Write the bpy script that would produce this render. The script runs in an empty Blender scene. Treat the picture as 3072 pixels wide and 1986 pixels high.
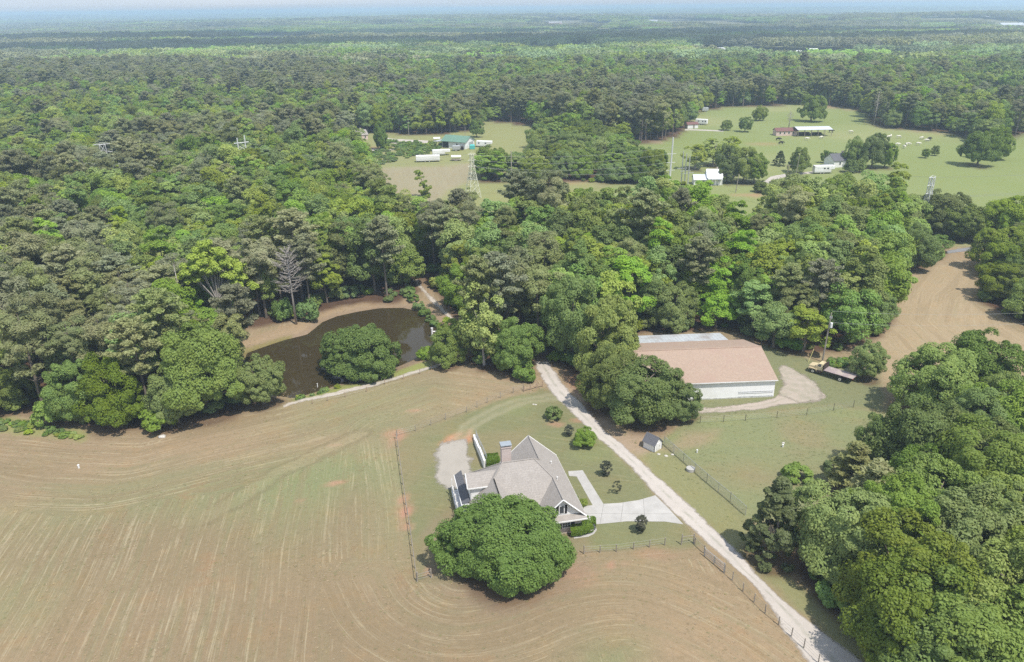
import bpy, math, random
import numpy as np
from mathutils import Vector, Matrix

# ------------------------------------------------------------------ camera, sky, sun, exposure
sc = bpy.context.scene
COL = sc.collection
CAM_H, FPX = 65.0, 2277.0                       # drone height in metres, focal length in photo pixels
PITCH = math.atan((993 - 24) / FPX)
ROLL = math.radians(-0.65)
_cf = np.array([0, math.cos(PITCH), -math.sin(PITCH)])
_u0 = np.array([0, math.sin(PITCH), math.cos(PITCH)])
_r0 = np.array([1.0, 0, 0])
_R = math.cos(ROLL) * _r0 + math.sin(ROLL) * _u0
_U = math.cos(ROLL) * _u0 - math.sin(ROLL) * _r0
cam_data = bpy.data.cameras.new('drone_camera')
cam = bpy.data.objects.new('drone_camera', cam_data)
COL.objects.link(cam)
cam.matrix_world = Matrix(((_R[0], _U[0], -_cf[0], 0), (_R[1], _U[1], -_cf[1], 0), (_R[2], _U[2], -_cf[2], CAM_H), (0, 0, 0, 1)))
cam_data.sensor_width = 36.0
cam_data.lens = 36.0 * FPX / 3072.0
cam_data.clip_start = 0.5
cam_data.clip_end = 200000
sc.camera = cam

SUN_EL, SUN_AZ = math.radians(62), math.radians(140)     # azimuth clockwise from the view direction (+Y)
world = bpy.data.worlds.new('World')
sc.world = world
world.use_nodes = True
wn = world.node_tree.nodes
sky = wn.new('ShaderNodeTexSky')
sky.sky_type = 'NISHITA'
sky.sun_disc = False
sky.sun_elevation = SUN_EL
sky.sun_rotation = SUN_AZ
sky.altitude = 200
sky.air_density = 1.0
sky.dust_density = 0.4
sky.ozone_density = 1.0
wn['Background'].inputs['Strength'].default_value = 0.15
wl = world.node_tree.links                     # pale blue veil of thin cloud low over the horizon
tcw = wn.new('ShaderNodeTexCoord'); sxw = wn.new('ShaderNodeSeparateXYZ'); mrw = wn.new('ShaderNodeMapRange'); mxw = wn.new('ShaderNodeMixRGB')
mpw = wn.new('ShaderNodeMapping'); mpw.inputs['Scale'].default_value = (2.5, 2.5, 60); nzw = wn.new('ShaderNodeTexNoise'); nzw.inputs['Scale'].default_value = 1.0; nzw.inputs['Detail'].default_value = 4
wl.new(tcw.outputs['Generated'], mpw.inputs[0]); wl.new(mpw.outputs[0], nzw.inputs['Vector'])
rpw = wn.new('ShaderNodeValToRGB'); rpw.color_ramp.elements[0].position = .35; rpw.color_ramp.elements[0].color = (2.25, 2.55, 2.90, 1); rpw.color_ramp.elements[1].position = .7; rpw.color_ramp.elements[1].color = (2.65, 2.80, 3.0, 1)
wl.new(nzw.outputs['Fac'], rpw.inputs[0])
wl.new(tcw.outputs['Generated'], sxw.inputs[0]); wl.new(sxw.outputs[2], mrw.inputs[0]); mrw.inputs[1].default_value = 0.05; mrw.inputs[2].default_value = 0.8; mrw.inputs[3].default_value = 1.0; mrw.inputs[4].default_value = 0.45
wl.new(mrw.outputs[0], mxw.inputs[0]); wl.new(sky.outputs[0], mxw.inputs[1]); wl.new(rpw.outputs[0], mxw.inputs[2])
wl.new(mxw.outputs[0], wn['Background'].inputs[0])
sun_data = bpy.data.lights.new('sun', 'SUN')
sun_data.energy = 2.6
sun_data.angle = math.radians(1.0)
sun_data.color = (1.0, 0.95, 0.88)
sun = bpy.data.objects.new('sun', sun_data)
COL.objects.link(sun)
SUN_DIR = Vector((math.cos(SUN_EL) * math.sin(SUN_AZ), math.cos(SUN_EL) * math.cos(SUN_AZ), math.sin(SUN_EL)))
sun.rotation_euler = SUN_DIR.to_track_quat('Z', 'Y').to_euler()
sun.location = (0, 0, 300)
sc.view_settings.view_transform = 'Standard'
sc.view_settings.look = 'None'
sc.view_settings.exposure = 0.95
sc.view_settings.gamma = 1.0
sc.view_settings.use_curve_mapping = False
sc.render.engine = 'CYCLES'
sc.cycles.max_bounces = 6
sc.cycles.diffuse_bounces = 3
sc.cycles.glossy_bounces = 3
sc.cycles.transmission_bounces = 4
sc.cycles.volume_bounces = 1
sc.cycles.transparent_max_bounces = 6
sc.cycles.use_denoising = False
sc.cycles.use_adaptive_sampling = True
sc.cycles.adaptive_threshold = 0.01

rnd = random.Random(7)
nrng = np.random.default_rng(11)

# ------------------------------------------------------------------ helpers: photo pixel <-> place
def G(px, py, z=0.0):
    """the point on the level plane at height z that the drone sees at this photo pixel"""
    d = _cf + (px - 1536) / FPX * _R - (py - 993) / FPX * _U
    t = (z - CAM_H) / d[2]
    return np.array([0, 0, CAM_H]) + t * d

def P(x, y, z):
    """photo pixel of a place (arrays allowed)"""
    q = np.stack(np.broadcast_arrays(np.asarray(x, float), np.asarray(y, float), np.asarray(z, float) - CAM_H), -1)
    w = q @ _cf
    w = np.where(np.abs(w) < 1e-3, 1e-3, w)
    return 1536 + FPX * (q @ _R) / w, 993 - FPX * (q @ _U) / w, w

def gpoly(pts):
    return np.array([G(*p)[:2] for p in pts])

def inpoly(x, y, poly):
    x = np.asarray(x, float); y = np.asarray(y, float)
    ins = np.zeros(x.shape, bool)
    n = len(poly)
    for i in range(n):
        x0, y0 = poly[i]; x1, y1 = poly[(i + 1) % n]
        if y0 == y1: continue
        c = ((y0 > y) != (y1 > y)) & (x < (x1 - x0) * (y - y0) / (y1 - y0) + x0)
        ins ^= c
    return ins

def dist_line(x, y, line, closed=False):
    """distance to a polyline and the length along it"""
    x = np.asarray(x, float); y = np.asarray(y, float)
    best = np.full(x.shape, 1e9); along = np.zeros(x.shape); acc = 0.0
    n = len(line)
    for i in range(n if closed else n - 1):
        a = np.asarray(line[i]); b = np.asarray(line[(i + 1) % n])
        ab = b - a; L = math.hypot(*ab)
        if L < 1e-6: continue
        t = np.clip(((x - a[0]) * ab[0] + (y - a[1]) * ab[1]) / L ** 2, 0, 1)
        d = np.hypot(x - a[0] - t * ab[0], y - a[1] - t * ab[1])
        m = d < best
        best = np.where(m, d, best); along = np.where(m, acc + t * L, along)
        acc += L
    return best, along

def sdist(x, y, poly):
    d, _ = dist_line(x, y, poly, True)
    return np.where(inpoly(x, y, poly), -d, d)

def _hash(ix, iy, seed):
    h = (ix.astype(np.int64) * 374761393 + iy.astype(np.int64) * 668265263 + seed * 974634777) & 0xffffffff
    h = ((h ^ (h >> 13)) * 1274126177) & 0xffffffff
    return ((h ^ (h >> 16)) & 0xffff) / 65535.0

def vnoise(x, y, scale, seed=0, octaves=3):
    out = 0; amp = 1.0; tot = 0
    for o in range(octaves):
        fx = np.asarray(x, float) / scale; fy = np.asarray(y, float) / scale
        ix = np.floor(fx); iy = np.floor(fy)
        tx = fx - ix; ty = fy - iy
        tx = tx * tx * (3 - 2 * tx); ty = ty * ty * (3 - 2 * ty)
        a = _hash(ix, iy, seed + o); b = _hash(ix + 1, iy, seed + o); c = _hash(ix, iy + 1, seed + o); d = _hash(ix + 1, iy + 1, seed + o)
        out = out + amp * (a + (b - a) * tx + (c - a) * ty + (a - b - c + d) * tx * ty)
        tot += amp; amp *= 0.5; scale *= 0.5
    return out / tot * 2 - 1

def sstep(a, b, x):
    t = np.clip((np.asarray(x, float) - a) / (b - a), 0, 1)
    return t * t * (3 - 2 * t)

def srgb(r, g, b):
    f = lambda c: (c / 255 / 12.92) if c <= 10 else ((c / 255 + 0.055) / 1.055) ** 2.4
    return (f(r), f(g), f(b))

# ------------------------------------------------------------------ helpers: objects
def tag(o, label=None, cat=None, group=None, kind=None):
    if label: o['label'] = label
    if cat: o['category'] = cat
    if group: o['group'] = group
    if kind: o['kind'] = kind
    return o

def empty(name, loc, rz=0.0, label=None, cat=None, group=None, parent=None):
    o = bpy.data.objects.new(name, None)
    o.empty_display_size = 0.5
    o.location = loc
    o.rotation_euler = (0, 0, rz)
    COL.objects.link(o)
    if parent: o.parent = parent
    return tag(o, label, cat, group)

def kids(o):
    return [c for c in bpy.data.objects if c.parent is o]

def copy_tree(root, loc, rz=0.0, scale=None, label=None, cat=None, group=None):
    cs = _children_of.get(root.name)
    r = root.copy(); COL.objects.link(r)
    r.location = loc; r.rotation_euler = (0, 0, rz)
    if scale is not None: r.scale = scale if hasattr(scale, '__len__') else (scale,) * 3
    tag(r, label, cat, group)
    def rec(src, dst):
        for ch in _children_of.get(src.name, []):
            c = ch.copy(); COL.objects.link(c); c.parent = dst
            _children_of.setdefault(dst.name, []).append(c)
            rec(ch, c)
    rec(root, r)
    return r
_children_of = {}

def mesh_obj(name, verts, faces, mat, parent=None, smooth=False, mats=None, fmat=None):
    me = bpy.data.meshes.new(name)
    me.from_pydata([tuple(v) for v in verts], [], [tuple(f) for f in faces])
    for m in (mats or ([mat] if mat else [])): me.materials.append(m)
    if fmat is not None: me.polygons.foreach_set('material_index', fmat)
    if smooth: me.polygons.foreach_set('use_smooth', [True] * len(me.polygons))
    me.update()
    return link_mesh(name, me, parent)

def link_mesh(name, me, parent=None):
    o = bpy.data.objects.new(name, me)
    COL.objects.link(o)
    if parent is not None:
        o.parent = parent
        _children_of.setdefault(parent.name, []).append(o)
    return o

class MB:
    """collects boxes, bars, tubes and polygons into one mesh"""
    def __init__(s): s.v = []; s.f = []
    def add(s, vs, fs):
        b = len(s.v); s.v += [tuple(map(float, v)) for v in vs]; s.f += [tuple(i + b for i in f) for f in fs]; return s
    def box(s, c, size, rz=0.0, tilt=None):
        hx, hy, hz = [k / 2 for k in size]
        M = Matrix.Rotation(rz, 3, 'Z')
        if tilt is not None: M = M @ tilt
        vs = [Vector(c) + M @ Vector((x * hx, y * hy, z * hz)) for z in (-1, 1) for x, y in ((-1, -1), (1, -1), (1, 1), (-1, 1))]
        return s.add(vs, [(3, 2, 1, 0), (4, 5, 6, 7), (0, 1, 5, 4), (1, 2, 6, 5), (2, 3, 7, 6), (3, 0, 4, 7)])
    def poly(s, pts): return s.add(pts, [tuple(range(len(pts)))])
    def slab(s, pts, t):
        """a polygon given a thickness t downward along its normal"""
        P_ = [Vector(p) for p in pts]
        n = Vector((0, 0, 0))
        for i in range(len(P_)): n += P_[i].cross(P_[(i + 1) % len(P_)])
        n.normalize()
        if n.z < 0: P_.reverse(); n = -n
        k = len(P_)
        return s.add(P_ + [p - n * t for p in P_], [tuple(range(k)), tuple(range(2 * k - 1, k - 1, -1))] + [(i, i + k, (i + 1) % k + k, (i + 1) % k) for i in range(k)])
    def prism(s, pts, z0, z1):
        k = len(pts)
        return s.add([(p[0], p[1], z0) for p in pts] + [(p[0], p[1], z1) for p in pts],
                     [tuple(range(k - 1, -1, -1)), tuple(range(k, 2 * k))] + [(i, (i + 1) % k, (i + 1) % k + k, i + k) for i in range(k)])
    def tube(s, pts, radii, n=6, cap=True):
        pts = [Vector(p) for p in pts]
        if not hasattr(radii, '__len__'): radii = [radii] * len(pts)
        b = len(s.v); vs = []; fs = []
        for i, p in enumerate(pts):
            d = (pts[min(i + 1, len(pts) - 1)] - pts[max(i - 1, 0)])
            if d.length < 1e-9: d = Vector((0, 0, 1))
            d.normalize()
            a = d.orthogonal().normalized() if abs(d.z) < 0.98 else Vector((1, 0, 0))
            a = (Vector((1, 0, 0)) - d * d.x) if abs(d.x) < 0.9 else (Vector((0, 1, 0)) - d * d.y)
            a.normalize(); c = d.cross(a)
            for k in range(n):
                w = 2 * math.pi * k / n
                vs.append(p + (a * math.cos(w) + c * math.sin(w)) * radii[i])
        for i in range(len(pts) - 1):
            for k in range(n):
                fs.append((i * n + k, i * n + (k + 1) % n, (i + 1) * n + (k + 1) % n, (i + 1) * n + k))
        if cap:
            fs.append(tuple(range(n - 1, -1, -1))); fs.append(tuple((len(pts) - 1) * n + k for k in range(n)))
        return s.add(vs, fs)
    def disc(s, c, r, h, axis='Z', n=16):
        c = Vector(c); ax = {'X': Vector((1, 0, 0)), 'Y': Vector((0, 1, 0)), 'Z': Vector((0, 0, 1))}[axis]
        return s.tube([c - ax * h / 2, c + ax * h / 2], r, n)
    def build(s, name, mat, parent=None, smooth=False): return mesh_obj(name, s.v, s.f, mat, parent, smooth)
    def bevelled(s, name, mat, parent=None, w=0.03):
        o = s.build(name, mat, parent)
        m = o.modifiers.new('bevel', 'BEVEL'); m.width = w; m.segments = 2; m.limit_method = 'ANGLE'
        return o

# ------------------------------------------------------------------ materials
def nodemat(name):
    m = bpy.data.materials.new(name); m.use_nodes = True
    nt = m.node_tree
    return m, nt, nt.nodes['Principled BSDF'], nt.nodes, nt.links

def M(name, col, rough=0.8, scale=3.0, amt=0.25, bump=0.0, metal=0.0, spec=0.3, stretch=None, col2=None, dirt=None, seam=None):
    """a weathered surface: the colour wanders with two sizes of noise, dirt adds blotches"""
    m, nt, bs, N, L = nodemat(name)
    tc = N.new('ShaderNodeTexCoord'); mp = N.new('ShaderNodeMapping')
    L.new(tc.outputs['Object'], mp.inputs[0])
    if stretch: mp.inputs['Scale'].default_value = stretch
    n1 = N.new('ShaderNodeTexNoise'); n1.inputs['Scale'].default_value = scale; n1.inputs['Detail'].default_value = 6; n1.inputs['Roughness'].default_value = 0.65
    L.new(mp.outputs[0], n1.inputs['Vector'])
    r = N.new('ShaderNodeValToRGB')
    c2 = col2 or tuple(c * (1 - amt) for c in col)
    r.color_ramp.elements[0].position = 0.3; r.color_ramp.elements[0].color = (*c2, 1)
    r.color_ramp.elements[1].position = 0.68; r.color_ramp.elements[1].color = (*tuple(min(1, c * (1 + amt * 0.35)) for c in col), 1)
    L.new(n1.outputs['Fac'], r.inputs[0])
    out = r.outputs[0]
    if dirt:
        n2 = N.new('ShaderNodeTexNoise'); n2.inputs['Scale'].default_value = scale * 0.18; n2.inputs['Detail'].default_value = 8
        L.new(tc.outputs['Object'], n2.inputs['Vector'])
        r2 = N.new('ShaderNodeValToRGB'); r2.color_ramp.elements[0].position = 0.48; r2.color_ramp.elements[1].position = 0.66
        L.new(n2.outputs['Fac'], r2.inputs[0])
        mx = N.new('ShaderNodeMixRGB'); mx.inputs[2].default_value = (*dirt, 1)
        mul = N.new('ShaderNodeMath'); mul.operation = 'MULTIPLY'; mul.inputs[1].default_value = 0.6
        L.new(r2.outputs[0], mul.inputs[0]); L.new(mul.outputs[0], mx.inputs[0]); L.new(out, mx.inputs[1]); out = mx.outputs[0]
    if seam:                                    # (axis, spacing, darkness): courses of shingle, sheet ribs, boards
        ax, sp, dk = seam
        sx = N.new('ShaderNodeSeparateXYZ'); L.new(tc.outputs['Object'], sx.inputs[0])
        dv = N.new('ShaderNodeMath'); dv.operation = 'DIVIDE'; dv.inputs[1].default_value = sp; L.new(sx.outputs[ax], dv.inputs[0])
        fr = N.new('ShaderNodeMath'); fr.operation = 'FRACT'; L.new(dv.outputs[0], fr.inputs[0])
        lt = N.new('ShaderNodeMath'); lt.operation = 'LESS_THAN'; lt.inputs[1].default_value = 0.16; L.new(fr.outputs[0], lt.inputs[0])
        ml = N.new('ShaderNodeMath'); ml.operation = 'MULTIPLY'; ml.inputs[1].default_value = dk; L.new(lt.outputs[0], ml.inputs[0])
        mx = N.new('ShaderNodeMixRGB'); mx.inputs[2].default_value = (*tuple(c * 0.5 for c in col), 1)
        L.new(ml.outputs[0], mx.inputs[0]); L.new(out, mx.inputs[1]); out = mx.outputs[0]
    L.new(out, bs.inputs['Base Color'])
    bs.inputs['Roughness'].default_value = rough; bs.inputs['Metallic'].default_value = metal
    bs.inputs['Specular IOR Level'].default_value = spec
    if bump:
        b = N.new('ShaderNodeBump'); b.inputs['Strength'].default_value = bump; b.inputs['Distance'].default_value = 0.1
        L.new(n1.outputs['Fac'], b.inputs['Height']); L.new(b.outputs[0], bs.inputs['Normal'])
    return m

def leaf_mat(name, col, hue=0.02, val=0.35, sat=0.2, transl=0.25, patch=0.35, patch_col=None, rough=0.55):
    """leaves: every plant has its own tint (object random), sprays inside a crown differ a little"""
    m, nt, bs, N, L = nodemat(name)
    oi = N.new('ShaderNodeObjectInfo'); tc = N.new('ShaderNodeTexCoord')
    ns = N.new('ShaderNodeTexNoise'); ns.inputs['Scale'].default_value = 0.45; ns.inputs['Detail'].default_value = 4
    add = N.new('ShaderNodeVectorMath'); add.operation = 'ADD'
    L.new(tc.outputs['Object'], add.inputs[0]); L.new(oi.outputs['Location'], add.inputs[1]); L.new(add.outputs[0], ns.inputs['Vector'])
    mx = N.new('ShaderNodeMixRGB'); mx.inputs[1].default_value = (*col, 1)
    mx.inputs[2].default_value = (*(patch_col or (col[0] * 1.5, col[1] * 1.25, col[2] * 1.0)), 1)
    rp = N.new('ShaderNodeMapRange'); rp.inputs[1].default_value = 0.4; rp.inputs[2].default_value = 0.7; rp.inputs[4].default_value = patch
    L.new(ns.outputs['Fac'], rp.inputs[0]); L.new(rp.outputs[0], mx.inputs[0])
    hs = N.new('ShaderNodeHueSaturation')
    def rng(lo, hi, mul):
        a = N.new('ShaderNodeMath'); a.operation = 'MULTIPLY'; a.inputs[1].default_value = mul; L.new(oi.outputs['Random'], a.inputs[0])
        f = N.new('ShaderNodeMath'); f.operation = 'FRACT'; L.new(a.outputs[0], f.inputs[0])
        r = N.new('ShaderNodeMapRange'); r.inputs[3].default_value = lo; r.inputs[4].default_value = hi; L.new(f.outputs[0], r.inputs[0])
        return r.outputs[0]
    L.new(rng(0.5 - hue, 0.5 + hue, 7.31), hs.inputs['Hue'])
    L.new(rng(1 - sat, 1 + sat * 0.6, 13.7), hs.inputs['Saturation'])
    L.new(rng(1 - val, 1 + val, 1.0), hs.inputs['Value'])
    L.new(mx.outputs[0], hs.inputs['Color'])
    L.new(hs.outputs[0], bs.inputs['Base Color'])
    bs.inputs['Roughness'].default_value = rough; bs.inputs['Specular IOR Level'].default_value = 0.25
    tr = N.new('ShaderNodeBsdfTranslucent'); L.new(hs.outputs[0], tr.inputs['Color'])
    ms = N.new('ShaderNodeMixShader'); ms.inputs[0].default_value = transl
    L.new(bs.outputs[0], ms.inputs[1]); L.new(tr.outputs[0], ms.inputs[2])
    L.new(ms.outputs[0], N['Material Output'].inputs['Surface'])
    return m

MAT = {}
MAT['bl'] = leaf_mat('broadleaf_foliage', (0.268, 0.368, 0.074), hue=0.026, val=0.32, sat=0.2, transl=.42)
MAT['oak'] = leaf_mat('oak_foliage', (0.222, 0.308, 0.057), hue=0.018, val=0.24, sat=0.2, transl=.42)
MAT['dome'] = leaf_mat('round_tree_foliage', (0.155, 0.25, 0.048), hue=0.01, val=0.1, sat=0.1, transl=.38, patch_col=(0.21, 0.31, 0.055), patch=.5)
MAT['limeleaf'] = leaf_mat('lime_leaves', (0.40, 0.52, 0.075), hue=0.002, val=0.03, sat=.05, transl=.42, patch_col=(.50, .57, .09))
MAT['yel'] = leaf_mat('yellow_green_foliage', (0.36, 0.46, 0.09), hue=0.012, val=0.15, transl=.4)
MAT['lime'] = leaf_mat('bright_shrub_foliage', (0.17, 0.27, 0.06), hue=0.015, val=0.2, transl=.3)
MAT['pine'] = leaf_mat('pine_needles', (0.30, 0.33, 0.145), hue=0.018, val=0.22, sat=0.3, transl=0.4, patch_col=(0.28, 0.26, 0.13), patch=0.5)
MAT['cedar'] = leaf_mat('cedar_foliage', (0.125, 0.155, 0.045), hue=0.01, val=0.12, transl=0.3, patch_col=(0.19, 0.18, 0.05))
MAT['dark'] = leaf_mat('dark_shrub_foliage', (0.075, 0.085, 0.05), hue=0.03, val=0.2, patch_col=(0.11, 0.08, 0.05))
MAT['hedge'] = leaf_mat('hedge_foliage', (0.11, 0.19, 0.03), hue=0.012, val=0.15)
MAT['bark'] = M('grey_brown_bark', (0.20, 0.165, 0.13), 0.9, 4, 0.5, 0.5, stretch=(1, 1, 0.15))
MAT['pale_bark'] = M('pale_dead_wood', (0.42, 0.38, 0.34), 0.9, 4, 0.4, 0.4, stretch=(1, 1, 0.15))
MAT['roof'] = M('grey_brown_shingles', (0.37, 0.335, 0.30), 0.9, 5.0, 0.25, 0.25, dirt=(0.30, 0.27, 0.24), seam=(2, 0.22, 0.22))
MAT['brick'] = M('pale_brick', (0.60, 0.50, 0.45), 0.85, 14, 0.3, 0.3, seam=(2, 0.22, 0.35))
MAT['white'] = M('white_paint', (0.80, 0.79, 0.77), 0.5, 2.0, 0.10, dirt=(0.62, 0.60, 0.55))
MAT['siding'] = M('white_siding', (0.80, 0.79, 0.77), 0.55, 2.0, 0.08, seam=(2, 0.22, 0.2))
MAT['rib_white'] = M('white_ribbed_metal', (0.88, 0.88, 0.87), 0.5, 1.2, 0.05, dirt=(0.78, 0.77, 0.73), seam=(0, 0.9, 0.05))
MAT['barnroof'] = M('faded_red_shingles', (0.385, 0.285, 0.215), 0.9, 2.5, 0.16, 0.2, dirt=(0.36, 0.25, 0.195), seam=(1, 0.35, 0.2))
MAT['tin'] = M('galvanised_tin', (0.60, 0.62, 0.63), 0.5, 1.5, 0.2, metal=0.25, dirt=(0.34, 0.27, 0.23), seam=(0, 0.75, 0.35))
MAT['green_tin'] = M('green_metal_roof', (0.155, 0.27, 0.20), 0.5, 1.5, 0.2, seam=(0, 0.6, 0.3))
MAT['silver_roof'] = M('silver_metal_roof', (0.68, 0.70, 0.73), 0.4, 1.5, 0.12, metal=0.2, seam=(0, 0.6, 0.3))
MAT['shingle_dark'] = M('dark_grey_shingles', (0.14, 0.14, 0.15), 0.9, 6, 0.3, 0.2, seam=(2, 0.2, 0.3))
MAT['red_roof'] = M('dull_red_roof', (0.20, 0.10, 0.09), 0.8, 3, 0.3)
MAT['pinkwall'] = M('pink_white_boards', (0.66, 0.50, 0.44), 0.8, 3, 0.2)
MAT['concrete'] = M('pale_concrete', (0.45, 0.43, 0.395), 0.85, 0.6, 0.16, 0.1, dirt=(0.33, 0.31, 0.28))
MAT['joint'] = M('dark_joint', (0.22, 0.21, 0.19), 0.9, 3, 0.2)
MAT['glass'] = M('window_glass', (0.05, 0.06, 0.07), 0.08, 2, 0.2, spec=0.6)
MAT['black'] = M('black_painted', (0.025, 0.025, 0.027), 0.6, 4, 0.3)
MAT['wood'] = M('weathered_grey_wood', (0.34, 0.30, 0.25), 0.9, 5, 0.45, 0.3, stretch=(1, 1, 0.3))
MAT['pine_wood'] = M('raw_brown_boards', (0.40, 0.29, 0.21), 0.9, 4, 0.3, 0.3)
MAT['galv'] = M('galvanised_steel', (0.50, 0.51, 0.52), 0.5, 6, 0.25, metal=0.4)
MAT['steel_pole'] = M('pale_steel_pole', (0.62, 0.62, 0.60), 0.5, 3, 0.15)
MAT['cream'] = M('cream_truck_paint', (0.66, 0.55, 0.34), 0.4, 3, 0.18, dirt=(0.42, 0.32, 0.2), spec=0.5)
MAT['bed'] = M('worn_plank_bed', (0.37, 0.30, 0.29), 0.9, 3, 0.35, 0.3, dirt=(0.48, 0.42, 0.34))
MAT['tyre'] = M('black_rubber', (0.022, 0.022, 0.022), 0.9, 10, 0.3)
MAT['rim'] = M('white_wheel_rim', (0.70, 0.67, 0.58), 0.6, 6, 0.3)
MAT['rust'] = M('dark_rusty_steel', (0.07, 0.05, 0.045), 0.85, 5, 0.4)
MAT['teal'] = M('teal_tarp', (0.10, 0.45, 0.42), 0.6, 3, 0.2)
MAT['hide_white'] = M('cream_cow_hide', (0.70, 0.66, 0.55), 0.9, 3, 0.2)
MAT['hide_dark'] = M('dark_cow_hide', (0.03, 0.025, 0.022), 0.85, 3, 0.3)
MAT['wire'] = M('wire', (0.24, 0.25, 0.24), 0.5, 1, 0.1, metal=0.3)
MAT['stone'] = M('pale_stone', (0.56, 0.52, 0.46), 0.9, 5, 0.3, 0.3)

# ------------------------------------------------------------------ the lie of the land (outlines read off the photo, laid on the ground)
POND_Z = -0.8
POND = np.array([G(x, y, POND_Z)[:2] for x, y in [(785, 1047), (856, 1023), (926, 1006), (953, 985), (973, 968), (1014, 951), (1073, 938), (1141, 927), (1205, 926), (1250, 935), (1285, 953), (1311, 973), (1312, 1000), (1290, 1040), (1255, 1066), (1229, 1080), (1180, 1100), (1130, 1122), (1080, 1138), (1009, 1150), (973, 1163), (926, 1178), (879, 1190), (815, 1180), (755, 1140), (738, 1090), (750, 1060)]])
FIELD_EDGE = gpoly([(-400, 1270), (-100, 1295), (120, 1310), (260, 1330), (420, 1336), (600, 1295), (860, 1238), (1000, 1196), (1150, 1150), (1300, 1112), (1420, 1125), (1580, 1150)])
YARD_FENCE = gpoly([(1180, 1300), (1190, 1310), (1250, 1745), (1300, 1790), (1420, 1830), (1560, 1795), (1680, 1710), (1760, 1668), (2060, 1640), (2110, 1660), (2172, 1718), (2330, 1830), (2520, 1990), (2700, 2120)])
LAWN = gpoly([(1190, 1308), (1350, 1253), (1500, 1205), (1630, 1163), (1690, 1190), (1900, 1410), (2110, 1640), (1740, 1652), (1500, 1750), (1250, 1742)])
RYARD = gpoly([(1985, 1325), (2060, 1262), (2300, 1232), (2500, 1212), (2660, 1240), (2700, 1400), (2500, 1560), (2235, 1560)])
BARNYARD = gpoly([(1900, 1290), (1900, 1150), (2000, 1010), (2330, 1040), (2450, 1085), (2640, 1110), (2660, 1240), (2500, 1212), (2060, 1262)])
VERGE = gpoly([(1760, 1160), (1900, 1320), (2000, 1330), (2240, 1560), (2330, 1700), (2800, 2060), (2650, 2060), (2330, 1770), (1960, 1430)])
MIDFIELD = gpoly([(1060, 385), (1450, 360), (1720, 390), (1800, 470), (1800, 560), (1990, 600), (1500, 700), (1200, 620), (1060, 430)])
HAYMID = gpoly([(1130, 505), (1300, 498), (1425, 490), (1420, 540), (1350, 570), (1300, 610), (1180, 620), (1100, 560)])
PASTURE = gpoly([(1650, 440), (1980, 430), (2055, 395), (2085, 335), (2200, 320), (2400, 313), (2600, 335), (2650, 385), (2880, 405), (3080, 395), (3400, 400), (3400, 720), (2200, 760), (1900, 660), (1820, 560)])
RHAY = gpoly([(2600, 900), (2690, 830), (2800, 795), (2900, 790), (2945, 815), (2905, 900), (2990, 965), (3080, 1003), (3300, 1070), (3300, 1250), (2900, 1130), (2640, 1150)])

def height(x, y):
    x = np.asarray(x, float); y = np.asarray(y, float)
    z = np.zeros(x.shape)
    m = (np.abs(x + 30) < 80) & (y > 90) & (y < 230)
    if m.any():
        d = sdist(x[m], y[m], POND)
        z[m] = np.where(d > 0, POND_Z * 1.06 * sstep(4.5, 0, d), POND_Z * 1.06 - 1.5 * sstep(0, 6, -d))
    r = np.hypot(x, y)
    w = sstep(800, 2200, r)
    if (w > 0).any():
        hills = vnoise(x * 0.6, y, 1500, 41, 2) * 26 + vnoise(x * 0.8, y, 600, 55, 2) * 6
        z = z + w * (hills - 4)
        z = z + sstep(4000, 13000, r) * (3 + 22 * np.clip(vnoise(x * .5, y, 5200, 131, 3) + .25, 0, 1))
    return z

# ------------------------------------------------------------------ ground sheet: one mesh out to the horizon, soil and grass zones stored per corner
def axis(lo, hi, step, far, grow):
    a = list(np.arange(lo, hi + 1e-6, step)); s = step
    while a[-1] < far: s *= grow; a.append(a[-1] + s)
    s = step
    while a[0] > -far: s *= grow; a.insert(0, a[0] - s)
    return np.array(a)
gx = axis(-95, 112, 0.75, 60000, 1.055)
gy = axis(38, 190, 0.75, 60000, 1.04); gy = gy[gy > -9000]
XX, YY = np.meshgrid(gx, gy)
X, Y = XX.ravel(), YY.ravel()
ZZ = height(X, Y)
near = (np.abs(X) < 420) & (Y > 0) & (Y < 760)
wx = X + vnoise(X, Y, 7, 3) * 1.1 + vnoise(X, Y, 1.6, 9, 2) * 0.5       # ragged zone edges
wy = Y + vnoise(X, Y, 7, 5) * 1.1 + vnoise(X, Y, 1.6, 13, 2) * 0.5

C_HAY = np.array(srgb(181, 157, 125)); C_GREEN = np.array(srgb(148, 154, 110)); C_LAWN = np.array(srgb(144, 145, 104))
C_RY = np.array(srgb(152, 156, 112)); C_CLAY = np.array(srgb(206, 156, 130)); C_PAST = np.array(srgb(156, 167, 106))
C_FLOOR = np.array(srgb(112, 88, 70)); C_GRAV = np.array(srgb(205, 192, 176)); C_STRAW = np.array(srgb(200, 184, 148)); C_DIRT = np.array(srgb(178, 146, 118))
ALB = 0.645
base = np.tile(C_HAY, (len(X), 1))
hay = np.ones(len(X))
def blend(col, w):
    global base
    w = np.clip(w, 0, 1)[:, None]; base = base * (1 - w) + np.asarray(col) * w
def zone(poly, col, soft=1.0, hayv=None, amount=1.0, sel=None):
    global hay
    s = sel if sel is not None else near
    w = np.zeros(len(X)); lo = poly.min(0) - 15; hi = poly.max(0) + 15
    k = s & (X > lo[0]) & (X < hi[0]) & (Y > lo[1]) & (Y < hi[1])
    if k.any(): w[k] = sstep(soft, -soft, sdist(wx[k], wy[k], poly)) * amount
    blend(col, w)
    if hayv is not None: hay = hay * (1 - w) + hayv * w
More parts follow.
